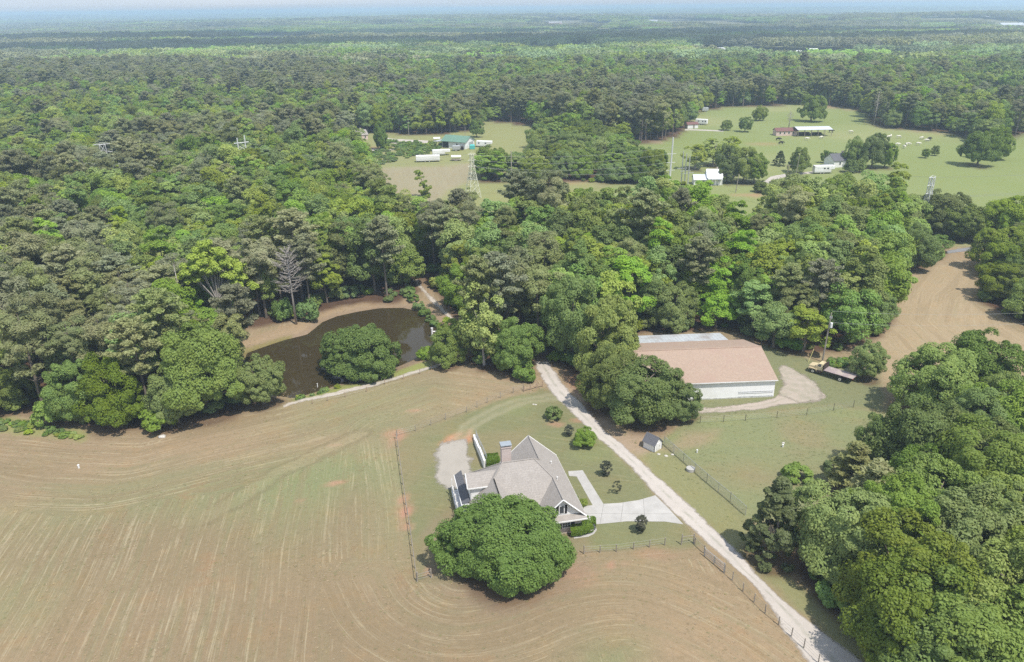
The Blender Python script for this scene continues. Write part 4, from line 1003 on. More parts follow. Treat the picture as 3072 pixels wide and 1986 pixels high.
# ------------------------------------------------------------------ buildings, trailers and cattle of the farms beyond the wood
def gable_house(name, px, py, rz, L_, W, h, rise, wall, roof, label, cat='house', wins=(), door=None, over=.35, porch=False, chim=False, group=None, at=None, detail=True):
    c = at if at is not None else (*G(px, py)[:2], 0.0)
    r = empty(name, c, rz, label, cat, group)
    q = MB(); q.prism([(-L_ / 2, -W / 2), (L_ / 2, -W / 2), (L_ / 2, W / 2), (-L_ / 2, W / 2)], -.6, h)
    for x in (-L_ / 2, L_ / 2 - .1): q.add([(x, -W / 2, h), (x, W / 2, h), (x, 0, h + rise), (x + .1, -W / 2, h), (x + .1, W / 2, h), (x + .1, 0, h + rise)], [(0, 1, 2), (5, 4, 3), (0, 3, 4, 1), (1, 4, 5, 2), (2, 5, 3, 0)])
    q.build('wall', MAT[wall], r)
    q = MB(); k = over * rise / (W / 2)
    for sd in (-1, 1): q.slab([(-L_ / 2 - over, sd * (W / 2 + over), h - k + .06), (L_ / 2 + over, sd * (W / 2 + over), h - k + .06), (L_ / 2 + over, 0, h + rise + .06), (-L_ / 2 - over, 0, h + rise + .06)], .14)
    ro = q.build('roof', MAT[roof], r)
    if chim: q = MB(); q.box((L_ * .2, .3, h + rise), (.7, .7, 1.8)); q.build('chimney', MAT['brick'], ro)
    for side, t in wins:                                 # side: 'f' front (-y), 'r' right (+x), 'l' left
        q = MB(); p = MB(); z = h * .58
        if side == 'f': q.box((t, -W / 2 - .02, z), (.95, .06, 1.3)); p.box((t, -W / 2 - .06, z), (.75, .04, 1.1))
        elif side == 'r': q.box((L_ / 2 + .02, t, z), (.06, .95, 1.3)); p.box((L_ / 2 + .06, t, z), (.04, .75, 1.1))
        else: q.box((-L_ / 2 - .02, t, z), (.06, .95, 1.3)); p.box((-L_ / 2 - .06, t, z), (.04, .75, 1.1))
        w = q.build('window', MAT['white'], r); p.build('pane', MAT['glass'], w)
    if door is not None:
        q = MB(); q.box((door, -W / 2 - .03, 1.05), (1.0, .06, 2.1)); q.build('door', MAT['wood'], r)
    if porch:
        q = MB(); q.slab([(-L_ / 2, -W / 2 - 2.2, h - .75), (L_ / 2, -W / 2 - 2.2, h - .75), (L_ / 2, -W / 2, h - .1), (-L_ / 2, -W / 2, h - .1)], .12); po = q.build('porch_roof', MAT[roof], r)
        for i in range(5): q = MB(); q.box((-L_ / 2 + .2 + i * (L_ - .4) / 4, -W / 2 - 2.05, (h - .8) / 2), (.14, .14, h - .8)); q.build('post', MAT['white'], po)
    return r
a1, a2_ = G(1390, 447.5)[:2], G(1333, 443)[:2]
an = math.atan2(a1[1] - a2_[1], a1[0] - a2_[0])
ctr = (a1 + a2_) / 2 + np.array([-math.sin(an), math.cos(an)]) * 4.6
fb = gable_house('farm_barn', 0, 0, an, 13.5, 9.5, 3.6, 2.2, 'siding', 'green_tin', 'white farm barn with green metal roof and open bay', 'barn', wins=(('f', 2.0),), at=(*ctr, 0), over=.6)
q = MB(); q.box((-4.7, -4.78, 1.6), (3.6, .08, 3.0)); q.build('bay_shade_panel', MAT['black'], fb)  # black panel on the solid wall paints in the bay's dark inside
q = MB(); q.box((6.79, 1.2, 1.5), (.08, 4.2, 2.9)); q.build('roller_door', MAT['galv'], fb); q = MB(); q.box((6.79, -2.6, 1.1), (.08, 1.0, 2.1)); q.build('door', MAT['white'], fb)
q = MB(); q.slab([(-7, -4.8, 3.2), (-12, -4.8, 2.8), (-12, 3, 2.8), (-7, 3, 3.2)], .1); sh = q.build('lean_to_roof', MAT['tin'], fb)
for x, y in ((-11.8, -4.6), (-11.8, 2.8)): q = MB(); q.box((x, y, 1.4), (.15, .15, 2.8)); q.build('post', MAT['wood'], sh)
gable_house('grey_house', 1074, 417, .5, 9, 7.5, 2.6, 2.2, 'pinkwall', 'roof', 'pale house with light grey roof half hidden at the far wood edge', chim=True, wins=(('f', -2), ('f', 3)))
fh = gable_house('white_farmhouse', 2139, 551, -.06, 7.5, 7.0, 4.2, 3.4, 'siding', 'silver_roof', 'white farmhouse with bright metal roof behind the steel power poles', wins=(('f', -1.8), ('f', 2.2), ('r', 0)), porch=True, chim=True)
fh.scale = (.76,) * 3
q = MB(); q.prism([(-10.5, -3.6), (-3.7, -3.6), (-3.7, 2.6), (-10.5, 2.6)], -.3, 3.0); w_ = q.build('wing', MAT['siding'], fh)
q = MB(); q.slab([(-10.9, -4.1, 2.8), (-3.6, -4.1, 2.8), (-3.6, -.5, 5.0), (-10.9, -.5, 5.0)], .14); q.slab([(-10.9, 3.0, 2.8), (-3.6, 3.0, 2.8), (-3.6, -.5, 5.0), (-10.9, -.5, 5.0)], .14); q.build('roof', MAT['silver_roof'], w_)
for x in (-8.6, -5.6): q = MB(); q.box((x, -3.62, 1.7), (.9, .06, 1.4)); q.build('window', MAT['glass'], w_)
gable_house('small_house', 2512, 497, .25, 9, 7, 3.0, 2.4, 'siding', 'shingle_dark', 'small white house with dark roof under the pasture trees', wins=(('f', -1.5), ('f', 2)), chim=True)
gable_house('cattle_shed', 2354, 405, .05, 11.5, 5, 2.6, 1.3, 'pinkwall', 'red_roof', 'long low pink white shed with dark red roof in the pasture', 'shed', wins=(('f', -3.6), ('f', -1.2), ('f', 1.2), ('f', 3.6)))
gable_house('stock_shed', 2074, 384, .2, 6.5, 4, 2.4, 1.0, 'siding', 'red_roof', 'small white shed with open front beside the pasture motorhome', 'shed', door=0.6)
c = G(2434, 406)
pbn = empty('pole_barn', (c[0], c[1], 0), .03, 'open sided pole barn with long silver roof in the pasture', 'barn')
q = MB(); q.slab([(-9.5, -4.5, 3.6), (9.5, -4.5, 3.6), (9.5, 1, 4.6), (-9.5, 1, 4.6)], .1); q.slab([(-9.5, 5.5, 3.6), (9.5, 5.5, 3.6), (9.5, 1, 4.6), (-9.5, 1, 4.6)], .1); q.build('roof', MAT['silver_roof'], pbn)
for x in (-9, -5.4, -1.8, 1.8, 5.4, 9):
    for y in (-4.2, 5.2): q = MB(); q.box((x, y, 1.8), (.2, .2, 3.6)); q.build('post', MAT['wood'], pbn)
q = MB(); q.box((-4, 1, .8), (6, 2, 1.6)); q.box((3.5, 2, .6), (5, 2, 1.2)); q.build('hay_bunk', MAT['rust'], pbn)
def trailer(name, px, py, rz, L_, W, h, label, cat='trailer', mat='white', nose=0.0, wins=(), flat=False, cover=False, clear=.55):
    c = G(px, py); r = empty(name, (c[0], c[1], 0), rz, label, cat)
    q = MB()
    if flat:
        q.box((0, 0, clear + .15), (L_, W, .2)); q.bevelled('deck', MAT['bed'], r, .02)
        if cover:
            k = MB(); n = 8
            for i in range(n):
                t0, t1 = math.pi * i / n, math.pi * (i + 1) / n
                k.slab([(-L_ / 2, -math.cos(t0) * W / 2, clear + 1.3 + .7 * math.sin(t0)), (L_ / 2, -math.cos(t0) * W / 2, clear + 1.3 + .7 * math.sin(t0)), (L_ / 2, -math.cos(t1) * W / 2, clear + 1.3 + .7 * math.sin(t1)), (-L_ / 2, -math.cos(t1) * W / 2, clear + 1.3 + .7 * math.sin(t1))], .05)
            k.build('canopy', MAT['white'], r)
            for x in (-L_ / 2 + .1, L_ / 2 - .1):
                for y in (-W / 2 + .05, W / 2 - .05): k = MB(); k.box((x, y, clear + .75), (.07, .07, 1.3)); k.build('hoop_post', MAT['galv'], r)
    else:
        q.box((0, 0, clear + h / 2), (L_, W, h))
        if nose: q.box((L_ / 2 + nose / 2 - .05, 0, clear + h * .72), (nose, W, h * .56))
        b = q.bevelled('body', MAT[mat], r, .18)
        k = MB(); k.box((0, 0, clear + h * .22), (L_ * .98, W + .03, .14)); k.build('stripe', MAT['galv'], b)
        for x in wins: k = MB(); k.box((x, -W / 2 - .02, clear + h * .62), (.8, .04, .6)); k.build('window', MAT['glass'], b)
    for x in (-L_ * .12, L_ * .06):
        for sd in (-1, 1): k = MB(); k.disc((x, sd * (W / 2 - .12), .36), .36, .22, 'Y', 14); w = k.build('wheel', MAT['tyre'], r); k = MB(); k.disc((x, sd * (W / 2), .36), .19, .05, 'Y', 10); k.build('rim', MAT['rim'], w)
    k = MB(); k.tube([(L_ / 2, 0, clear), (L_ / 2 + 1.2, 0, .5)], .07, 6); k.build('hitch', MAT['rust'], r)
    return r
trailer('box_trailer', 1284, 485, .10, 11.0, 2.6, 2.4, 'long white box trailer at the head of the brown hay meadow', wins=())
trailer('gooseneck_trailer', 1316, 466, .12, 6.0, 2.4, 2.2, 'white gooseneck trailer standing behind the long box trailer', nose=2.6)
trailer('hay_wagon', 1369, 482, .05, 4.6, 2.2, 1, 'small wagon under a white arched canopy in the meadow', 'wagon', flat=True, cover=True)
trailer('stock_trailer', 1369, 452, .05, 3.8, 2.2, 2.0, 'pale grey stock trailer in front of the green roofed barn', mat='galv')
trailer('camper_trailer', 1450, 441, -.25, 7.0, 2.5, 2.6, 'white camper beside the green roofed barn under the trees', 'camper', wins=(-2, 1.5), nose=1.2)
trailer('camper_trailer', 2464, 520, .04, 7.2, 2.5, 2.8, 'white camper trailer parked on the lane before the pasture trees', 'camper', wins=(.6, 2.0), nose=1.4)
trailer('motorhome', 2104, 374, -.5, 7.0, 2.5, 2.7, 'white motorhome parked at the pasture edge beside the small shed', 'motorhome', wins=(-1.5, 1.0, 2.6))
trailer('livestock_trailer', 2114, 335, .15, 4.4, 2.2, 2.2, 'grey livestock trailer alone under the dark pines at the pasture corner', mat='galv')
trailer('flat_wagon', 1322, 456, .1, 5.5, 2.3, 1, 'bare flat wagon behind the gooseneck trailer', 'wagon', flat=True)
trailer('utility_trailer', 1311, 426, .05, 3.6, 2.2, 1, 'small wagon under a white canopy beside the farm road', 'wagon', flat=True, cover=True)
c = G(1417, 447); q = MB(); q.box((0, 0, .9), (2.6, 2.0, 1.8)); q.add([(-1.3, -1, 1.8), (1.3, -1, 1.8), (1.3, 1, 1.8), (-1.3, 1, 1.8), (-.9, 0, 2.4), (.9, 0, 2.4)], [(0, 1, 5, 4), (1, 2, 5), (2, 3, 4, 5), (3, 0, 4)])
o = q.bevelled('tarped_load', MAT['teal'], None, .1); o.location = (c[0], c[1], 0); tag(o, 'load under a teal tarp before the green roofed barn doors', 'tarp')
c = G(1382, 450); q = MB(); q.box((0, 0, .8), (3.2, 1.4, .5)); q.box((.8, 0, 1.4), (1.1, 1.1, .9)); q.tube([(-1.1, 0, .9), (-1.1, 0, 1.9)], .08, 6)
tr = empty('farm_tractor', (c[0], c[1], 0), .1, 'dark old tractor parked along the green roofed barn wall', 'tractor'); q.bevelled('body', MAT['rust'], tr, .05)
for x, r_, y in ((.9, .7, .8), (-1.1, .42, .7)):
    for sd in (-1, 1): q = MB(); q.disc((x, sd * y, r_), r_, .3, 'Y', 14); q.build('wheel', MAT['tyre'], tr)

def cow_mesh():
    me = bpy.data.meshes.new('cow')
    V = [(-.75, 0, 1.12), (-.35, 0, 1.1), (.1, 0, 1.08), (.55, 0, 1.14), (.85, 0, 1.12), (1.15, 0, .95), (1.4, 0, .75),
         (-.75, .2, .85), (-.78, .22, .45), (-.74, .22, .03), (-.75, -.2, .85), (-.70, -.22, .45), (-.66, -.22, .03),
         (.55, .2, .8), (.55, .22, .42), (.56, .22, .03), (.55, -.2, .8), (.62, -.22, .42), (.64, -.22, .03), (-.95, 0, 1.0), (-1.0, 0, .55)]
    Eg = [(0, 1), (1, 2), (2, 3), (3, 4), (4, 5), (5, 6), (0, 7), (7, 8), (8, 9), (0, 10), (10, 11), (11, 12), (3, 13), (13, 14), (14, 15), (3, 16), (16, 17), (17, 18), (0, 19), (19, 20)]
    Rr = [.34, .40, .42, .36, .22, .17, .10, .16, .08, .07, .16, .08, .07, .13, .075, .07, .13, .075, .07, .05, .04]
    me.from_pydata(V, Eg, []); me.update()
    o = bpy.data.objects.new('cow', me); COL.objects.link(o)
    o.modifiers.new('skin', 'SKIN')
    for i, d in enumerate(me.skin_vertices[0].data): d.radius = (Rr[i], Rr[i]); d.use_root = (i == 0)
    s = o.modifiers.new('sub', 'SUBSURF'); s.levels = 1; s.render_levels = 1
    dg = bpy.context.evaluated_depsgraph_get(); m2 = bpy.data.meshes.new_from_object(o.evaluated_get(dg)); bpy.data.objects.remove(o)
    for p in m2.polygons: p.use_smooth = True
    return m2
cme = cow_mesh(); cme.materials.clear(); cme.materials.append(MAT['hide_white']); cmd_ = cme.copy(); cmd_.materials.clear(); cmd_.materials.append(MAT['hide_dark'])
for i, (x, y) in enumerate([(2553, 400), (2634, 410), (2657, 417), (2667, 415), (2672, 412), (2696, 415), (2765, 419), (2780, 426), (2692, 438), (2718, 438), (2724, 437), (2754, 436), (2712, 445), (2464, 417), (2420, 421)]):
    o = link_mesh('cow', cme); c = G(x, y); o.location = (c[0], c[1], 0); o.rotation_euler = (0, 0, rnd.uniform(0, 6.28)); o.scale = (1.15,) * 3
    tag(o, 'cream cow grazing in the open pasture between pole barn and dead pines' if i < 13 else 'cream cow standing near the front of the pole barn', 'cow', 'cream cows scattered over the pasture' if i < 13 else 'cream cows by the pole barn')
for i, (x, y, l) in enumerate([(2787, 422, 'dark cow among the cream cows of the pasture'), (2493, 398, 'dark cow standing at the end of the pole barn'), (2335, 421, 'dark cow lying in the grass just below the pink white shed'), (2343, 432, 'dark cow lying in the grass farther below the pink white shed')]):
    o = link_mesh('cow', cmd_); c = G(x, y); o.location = (c[0], c[1], -.0 if i < 2 else -.35); o.rotation_euler = (0, 0, rnd.uniform(-.4, .4)); o.scale = (1.3,) * 3; tag(o, l, 'cow')

# ------------------------------------------------------------------ power line: lattice towers, pylons, poles and their wires
def lattice(name, base, H_, wb_, wt, label, mat='steel_pole', arm=True):
    r = empty(name, base, 0.5, label, 'pylon')
    q = MB(); lv = 7
    def corner(k, t):
        w = wb_ + (wt - wb_) * min(1, t / .75) if t < .75 else wt
        sx, sy = ((-1, -1), (1, -1), (1, 1), (-1, 1))[k % 4]; return Vector((sx * w / 2, sy * w / 2, t * H_))
    for k in range(4): q = MB(); q.tube([corner(k, 0), corner(k, .75), corner(k, 1)], [.13, .11, .09], 5); q.build('leg', MAT[mat], r)
    q = MB()
    for i in range(lv):
        t0, t1 = i / lv, (i + 1) / lv
        for k in range(4):
            q.tube([corner(k, t0), corner(k + 1, t1)], .05, 4); q.tube([corner(k + 1, t0), corner(k, t1)], .05, 4); q.tube([corner(k, t1), corner(k + 1, t1)], .05, 4)
    q.build('brace', MAT[mat], r)
    if arm:
        q = MB()
        for t in (.72, .86, 1.0): q.tube([(-wt * 1.5, 0, t * H_), (wt * 1.5, 0, t * H_)], .08, 5); q.tube([(-wt * 1.5, 0, t * H_), (0, 0, t * H_ + .7)], .05, 4); q.tube([(wt * 1.5, 0, t * H_), (0, 0, t * H_ + .7)], .05, 4)
        q.build('crossarm', MAT[mat], r)
    return r
MAT['pylon'] = M('cream_pylon_paint', (.66, .66, .52), .6, 2, .2)
T1 = G(1419, 592); lattice('lattice_tower', (T1[0], T1[1], 0), 16.0, 4.6, 1.1, 'cream lattice tower rising from the pines before the brown meadow', 'pylon')
b2_ = G(2763, 700); lattice('lattice_tower', (b2_[0], b2_[1], 0), 17.2, 3.4, 1.1, 'white lattice tower between the two woods on the far side of the small hayfield')
def single_pole(name, px, py, h, r0, r1, label, mat, arms=(), lean=0, at=None):
    c = at if at is not None else G(px, py); r = empty(name, (c[0], c[1], 0), 0, label, 'power pole')
    q = MB(); q.tube([(0, 0, 0), (lean, 0, h)], [r0, r1], 10); q.build('pole', MAT[mat], r)
    if arms:
        q = MB()
        for z, l, a in arms: q.tube([(lean * z / h - l * math.cos(a), -l * math.sin(a), z), (lean * z / h + l * math.cos(a), l * math.sin(a), z)], .09, 5)
        q.build('crossarm', MAT[mat], r)
    return c
cP = single_pole('wooden_pole', 1536, 574, 15.3, .22, .15, 'tall dark wooden pole standing in front of the meadow oaks', 'wood', lean=-.2)
cS = single_pole('steel_pole', 2007, 561, 19.0, .42, .26, 'tall white steel pole, the thickest of the power poles by the farmhouse', 'steel_pole', lean=.3, arms=((12.8, 1.8, .2), (9.5, 1.8, .2), (6.5, 1.8, .2)))
cQ = [single_pole('tall_pole', x, y, h, .24, .17, l, 'galv', arms=((h - 6.5, 2.2, .3),)) for x, y, h, l in ((2042, 566, 14.3, 'left one of three tall poles standing together before the white farmhouse'), (2052, 568, 13.6, 'middle one of three tall poles standing together before the white farmhouse'), (2062, 570, 13.0, 'right one of three tall poles standing together before the white farmhouse'))]
single_pole('utility_pole', 2207, 577, 7.0, .17, .12, 'short pale utility pole on the open grass below the farm lane', 'wood', lean=.5)
single_pole('utility_pole', 2385, 543, 10.5, .16, .11, 'brown utility pole before the round tree on the farm lane', 'wood', lean=.4)
single_pole('utility_pole', 2361, 531, 5.0, .15, .11, 'short pale pole where the farm lane bends', 'wood', arms=((4.7, 1.0, .1),))
single_pole('utility_pole', 2237, 545, 5.6, .13, .10, 'thin pale pole among the dark trees by the farm lane', 'wood')
single_pole('utility_pole', 1227, 408, 9.5, .16, .12, 'pale pole at the pine edge behind the farm road', 'wood')
single_pole('utility_pole', 1396, 425, 6.5, .14, .1, 'pale pole behind the ridge of the green roofed barn', 'wood')
Hc = G(728, 455, 16.5)
hf = empty('h_frame_pylon', (Hc[0], Hc[1], 0), .15, 'wooden H frame pylon with one crossarm rising above the left wood', 'pylon')
for x, h in ((-1.35, 21.6), (1.35, 22.4)):
    q = MB(); q.tube([(x, 0, 0), (x, 0, h)], [.26, .2], 8); q.build('pole', MAT['steel_pole'], hf)
q = MB(); q.tube([(-2.6, 0, 19.6), (2.6, 0, 20.0)], .2, 6); q.tube([(-1.35, 0, 17), (1.35, 0, 19)], .09, 5); q.tube([(1.35, 0, 17), (-1.35, 0, 19)], .09, 5); q.build('crossarm', MAT['steel_pole'], hf)
Lc = G(313, 466, 16.5)
lattice('lattice_tower', (Lc[0], Lc[1], 0), 20.5, 4.0, 2.0, 'small pale lattice tower head showing above the far left pines')
lines = []
def wire_run(a, b, n_, label, group, sag=1.6, r=.028):
    for i, (p, q_) in enumerate(zip(a, b)): wire_line('power_line', [p, q_], label, sag, r, 18, group)
t1t = [(T1[0] + dx, T1[1], z) for dx, z in ((-1.5, 15.9), (1.5, 13.7), (-1.5, 11.6), (1.5, 11.4))]
sp = [(cS[0] + dx, cS[1], z) for dx, z in ((.2, 15.5), (-1.5, 12.8), (-1.5, 9.5), (-1.5, 6.5))]
wire_run(t1t, sp, 4, 'power line wire strung from the cream lattice tower to the steel pole', 'power lines between cream tower and steel pole', 2.2)
t2 = [(b2_[0], b2_[1], 17.2), (b2_[0] - 1.6, b2_[1], 11.1), (b2_[0] + 1.6, b2_[1], 11.0)]
wire_run([(cS[0], cS[1], 15.6), (cQ[0][0], cQ[0][1], 9), (cQ[2][0], cQ[2][1], 8)], t2, 3, 'power line wire strung from the farmhouse poles to the white tower', 'power lines between farmhouse poles and white tower', 1.5)
wire_run([(cS[0], cS[1], 12.8), (cS[0], cS[1], 9.5)], [(cQ[0][0], cQ[0][1], 7.8), (cQ[1][0], cQ[1][1], 7.1)], 2, 'short power line wire between the steel pole and the three poles', 'jumper wires by the farmhouse', .3)
wire_run(t2, [(b2_[0] + 190, b2_[1] + 60, 15), (b2_[0] + 190, b2_[1] + 56, 12), (b2_[0] + 190, b2_[1] + 52, 11.5)], 3, 'power line wire running on out of view from the white tower', 'power lines beyond the white tower', 2.5)
wire_run([(Hc[0] - 2.5, Hc[1], 19.6), (Hc[0], Hc[1], 19.7), (Hc[0] + 2.5, Hc[1], 19.9)], [(Lc[0] - 2, Lc[1], 16.3), (Lc[0], Lc[1], 19), (Lc[0] + 2, Lc[1], 16.3)], 3, 'power line wire running from the H frame to the far left tower', 'power lines between H frame and far tower', 3)
wire_run([(Lc[0] - 2, Lc[1], 16.3), (Lc[0] + 2, Lc[1], 19)], [(Lc[0] - 170, Lc[1] + 40, 20), (Lc[0] - 170, Lc[1] + 46, 22)], 2, 'power line wire running on out of view from the far tower head', 'power lines beyond the far tower', 3)
wire_run([(Hc[0] - 2.5, Hc[1], 19.6), (Hc[0] + 2.5, Hc[1], 19.9)], [(T1[0] - 1.5, T1[1], 15.9), (T1[0] + 1.5, T1[1], 13.7)], 2, 'power line wire running from the H frame to the cream lattice tower', 'power lines between H frame and cream tower', 4)

# ------------------------------------------------------------------ trees: meshes
def quads_mesh(name, C, Nn, su_, sv_, mats, extra=None):
    """leaf sprays: one small rhombus per spray, plus optional woody geometry (verts, faces, material index 1)"""
    n = len(C)
    Nn = Nn / (np.linalg.norm(Nn, axis=1)[:, None] + 1e-9)
    rv = nrng.normal(size=(n, 3)); t = np.cross(Nn, rv); t /= np.linalg.norm(t, axis=1)[:, None] + 1e-9
    b = np.cross(Nn, t)
    t = t * su_[:, None]; b = b * sv_[:, None]
    co = np.stack([C + t, C + b, C - t, C - b], 1).reshape(-1, 3)
    me = bpy.data.meshes.new(name)
    ev, ef = extra if extra else ([], [])
    nv = len(co) + len(ev)
    me.vertices.add(nv)
    allv = np.concatenate([co, np.array(ev, float).reshape(-1, 3)]) if len(ev) else co
    me.vertices.foreach_set('co', allv.astype(np.float32).ravel())
    loops = list(range(4 * n)) ; starts = list(range(0, 4 * n, 4))
    if len(ef):
        for f in ef:
            starts.append(len(loops)); loops += [i + 4 * n for i in f]
    me.loops.add(len(loops)); me.loops.foreach_set('vertex_index', np.array(loops, np.int32))
    me.polygons.add(len(starts)); me.polygons.foreach_set('loop_start', np.array(starts, np.int32))
    mi = np.zeros(len(starts), np.int32); mi[n:] = 1
    for m in mats: me.materials.append(m)
    if len(ef): me.polygons.foreach_set('material_index', mi)
    me.update(calc_edges=True)
    return me

def rand_dirs(n):
    d = nrng.normal(size=(n, 3)); return d / np.linalg.norm(d, axis=1)[:, None]

def crown_leaves(R, z0, z1, nclump, per, leaf, lobes=0.22, clump=0.30, shape='dome', flat=0.72, hollow=0.62, inner=0.12, zcf=0.45):
    """clumps spread over a lobed envelope between heights z0 and z1; sprays over each clump"""
    zc = z0 + (z1 - z0) * (zcf if shape == 'dome' else 0.5); ru = z1 - zc; rdn = zc - z0
    ph = nrng.uniform(0, 6.28, 6)
    CC = []; RR = []
    k = 0
    while len(CC) < nclump:
        d = rand_dirs(1)[0]
        if d[2] < -0.75: continue
        az = math.atan2(d[1], d[0])
        lob = 1 + lobes * (0.5 * math.sin(2 * az + ph[0]) + 0.5 * math.sin(3 * az + ph[1]) + 0.5 * math.sin(5 * az + ph[2] + 2 * d[2]) + 0.4 * math.sin(4 * d[2] + ph[3]))
        f = nrng.uniform(hollow, 0.90) if nrng.random() > inner else nrng.uniform(0.1, hollow)
        zz = zc + d[2] * f * (ru if d[2] > 0 else rdn)
        w = math.hypot(d[0], d[1])
        if shape == 'cone':
            t = nrng.random() ** 0.7; zz = z0 + (z1 - z0) * t; w_ = (1 - t) ** 0.8 * f / .9 + 0.03; c = np.array([math.cos(az) * R * w_ * lob, math.sin(az) * R * w_ * lob, zz])
        elif shape == 'column':
            t = nrng.random(); zz = z0 + (z1 - z0) * t; w_ = math.sin(math.pi * min(.98, max(.06, t * .9 + .08))) ** .6 * f; c = np.array([math.cos(az) * R * w_ * lob, math.sin(az) * R * w_ * lob, zz])
        else:
            pw = w ** 0.75
            c = np.array([math.cos(az) * R * pw * f * lob, math.sin(az) * R * pw * f * lob, zz])
        CC.append(c); RR.append(R * clump * (0.45 + 1.0 * nrng.random() ** 1.5) * (0.6 if shape == 'cone' else 1))
    CC = np.array(CC); RR = np.array(RR)
    idx = np.repeat(np.arange(nclump), per)
    d = rand_dirs(len(idx))
    out = CC[idx] - np.array([0, 0, zc]); out[:, 2] += 0.25 * R; out /= np.linalg.norm(out, axis=1)[:, None] + 1e-9
    dot = (d * out).sum(1); fl = dot < -0.25
    d[fl] = d[fl] - 2 * dot[fl][:, None] * out[fl]
    rad = RR[idx] * nrng.uniform(0.72, 1.08, len(idx))
    pos = CC[idx] + d * rad[:, None] * np.array([1, 1, flat])
    nrm = d * 0.62 + out * 0.30 + np.array([0.10, -0.08, 0.48]) + nrng.normal(size=d.shape) * 0.40
    s = leaf * nrng.uniform(0.65, 1.25, len(idx))
    ok = pos[:, 2] > max(0.05, z0 * 0.3)
    return pos[ok], nrm[ok], s[ok], s[ok] * 0.62, CC

def wood(H_, r0, top, CC=None, nl=7, z_first=0.25, thin=0.25, bend=0.35):
    q = MB(); pts = []
    ox, oy = 0, 0
    for i in range(6):
        t = i / 5; pts.append((ox, oy, H_ * top * t)); ox += rnd.uniform(-bend, bend); oy += rnd.uniform(-bend, bend)
    q.tube(pts, [r0 * (1.25 if i == 0 else 1 - .72 * i / 5) for i in range(6)], 7, False)
    if CC is not None and len(CC):
        pick = [CC[i] for i in nrng.choice(len(CC), min(nl, len(CC)), replace=False)]
        for c in pick:
            t = rnd.uniform(z_first, .9); k = min(4, int(t * 5)); f = t * 5 - k
            a = Vector(pts[k]).lerp(Vector(pts[k + 1]), f)
            if a.z > c[2]: a = Vector(pts[1]).lerp(Vector(pts[2]), .5)
            m = a.lerp(Vector(c), .5) + Vector((0, 0, -.1 * (Vector(c) - a).length * rnd.uniform(-.3, 1)))
            q.tube([a, m, Vector(c)], [r0 * .34, r0 * .22, r0 * .08], 5, False)
    return q

TREES = {}
def make_tree(key, R, H_, z0, nclump, per, leaf, mat, bark='bark', r0=None, nl=8, **kw):
    p, n, a, b, CC = crown_leaves(R, z0, H_, nclump, per, leaf, **kw)
    cm = quads_mesh(key + '_crown', p, n, a, b, [MAT[mat]])
    q = wood(H_, r0 or R * .055 + .06, .78, CC, nl)
    tm = bpy.data.meshes.new(key + '_trunk'); tm.from_pydata(q.v, [], q.f); tm.materials.append(MAT[bark]); tm.polygons.foreach_set('use_smooth', [True] * len(tm.polygons)); tm.update()
    TREES[key] = (cm, tm)

def make_pine(key, H_, R, z0, nb, mat='pine', tuft=.85, per=72, leaf=.34, narrow=.16, bark='bark', full=False):
    P_ = []; Nn = []; A = []; B = []; q = MB()
    bx, by = rnd.uniform(-.3, .3), rnd.uniform(-.3, .3)
    q.tube([(0, 0, 0), (bx * .4, by * .4, H_ * .35), (bx, by, H_ * .7), (bx * 1.3, by * 1.3, H_ * .97)], [.27, .21, .14, .04], 7, False)
    gold = 2.399; a0 = rnd.uniform(0, 6)
    for i in range(nb):
        t = i / (nb - 1); z = z0 + (H_ - z0) * t ** .92
        prof = (math.sin(math.pi * min(1, .16 + t * .80)) ** .7) if not full else (1.02 - t) ** .75
        L_ = R * max(.16, prof) * rnd.uniform(.6, 1.12)
        az = a0 + i * gold + rnd.uniform(-.4, .4); up = rnd.uniform(-.02, .35) + .45 * t
        d = Vector((math.cos(az), math.sin(az), up)).normalized()
        a = Vector((bx * z / H_ * 1.2, by * z / H_ * 1.2, z)); e = a + d * L_
        q.tube([a, a.lerp(e, .55) + Vector((0, 0, .08 * L_)), e], [.07, .045, .015], 4, False)
        nt_ = max(1, int(L_ / (tuft * .85)))
        for k in range(nt_ + 1):
            f = 1 - k / (nt_ + 1.3) * .75
            c = a.lerp(e, f) + Vector((rnd.gauss(0, .25), rnd.gauss(0, .25), rnd.uniform(.05, .3)))
            r = tuft * rnd.uniform(.65, 1.15)
            dd = rand_dirs(per); dd[:, 2] = dd[:, 2] * .8 + .12
            pos = np.array(c) + dd * (r * nrng.uniform(.35, 1.0, per))[:, None] * np.array([1, 1, .62])
            rv = rand_dirs(per); nn = np.cross(dd, rv) * .8 + dd * .25 + np.array([0, 0, .45])
            P_.append(pos); Nn.append(nn); A.append(leaf * nrng.uniform(.7, 1.2, per)); B.append(narrow * nrng.uniform(.7, 1.2, per))
    cm = quads_mesh(key + '_crown', np.concatenate(P_), np.concatenate(Nn), np.concatenate(A), np.concatenate(B), [MAT[mat]])
    tm = bpy.data.meshes.new(key + '_trunk'); tm.from_pydata(q.v, [], q.f); tm.materials.append(MAT[bark]); tm.polygons.foreach_set('use_smooth', [True] * len(tm.polygons)); tm.update()
    TREES[key] = (cm, tm)

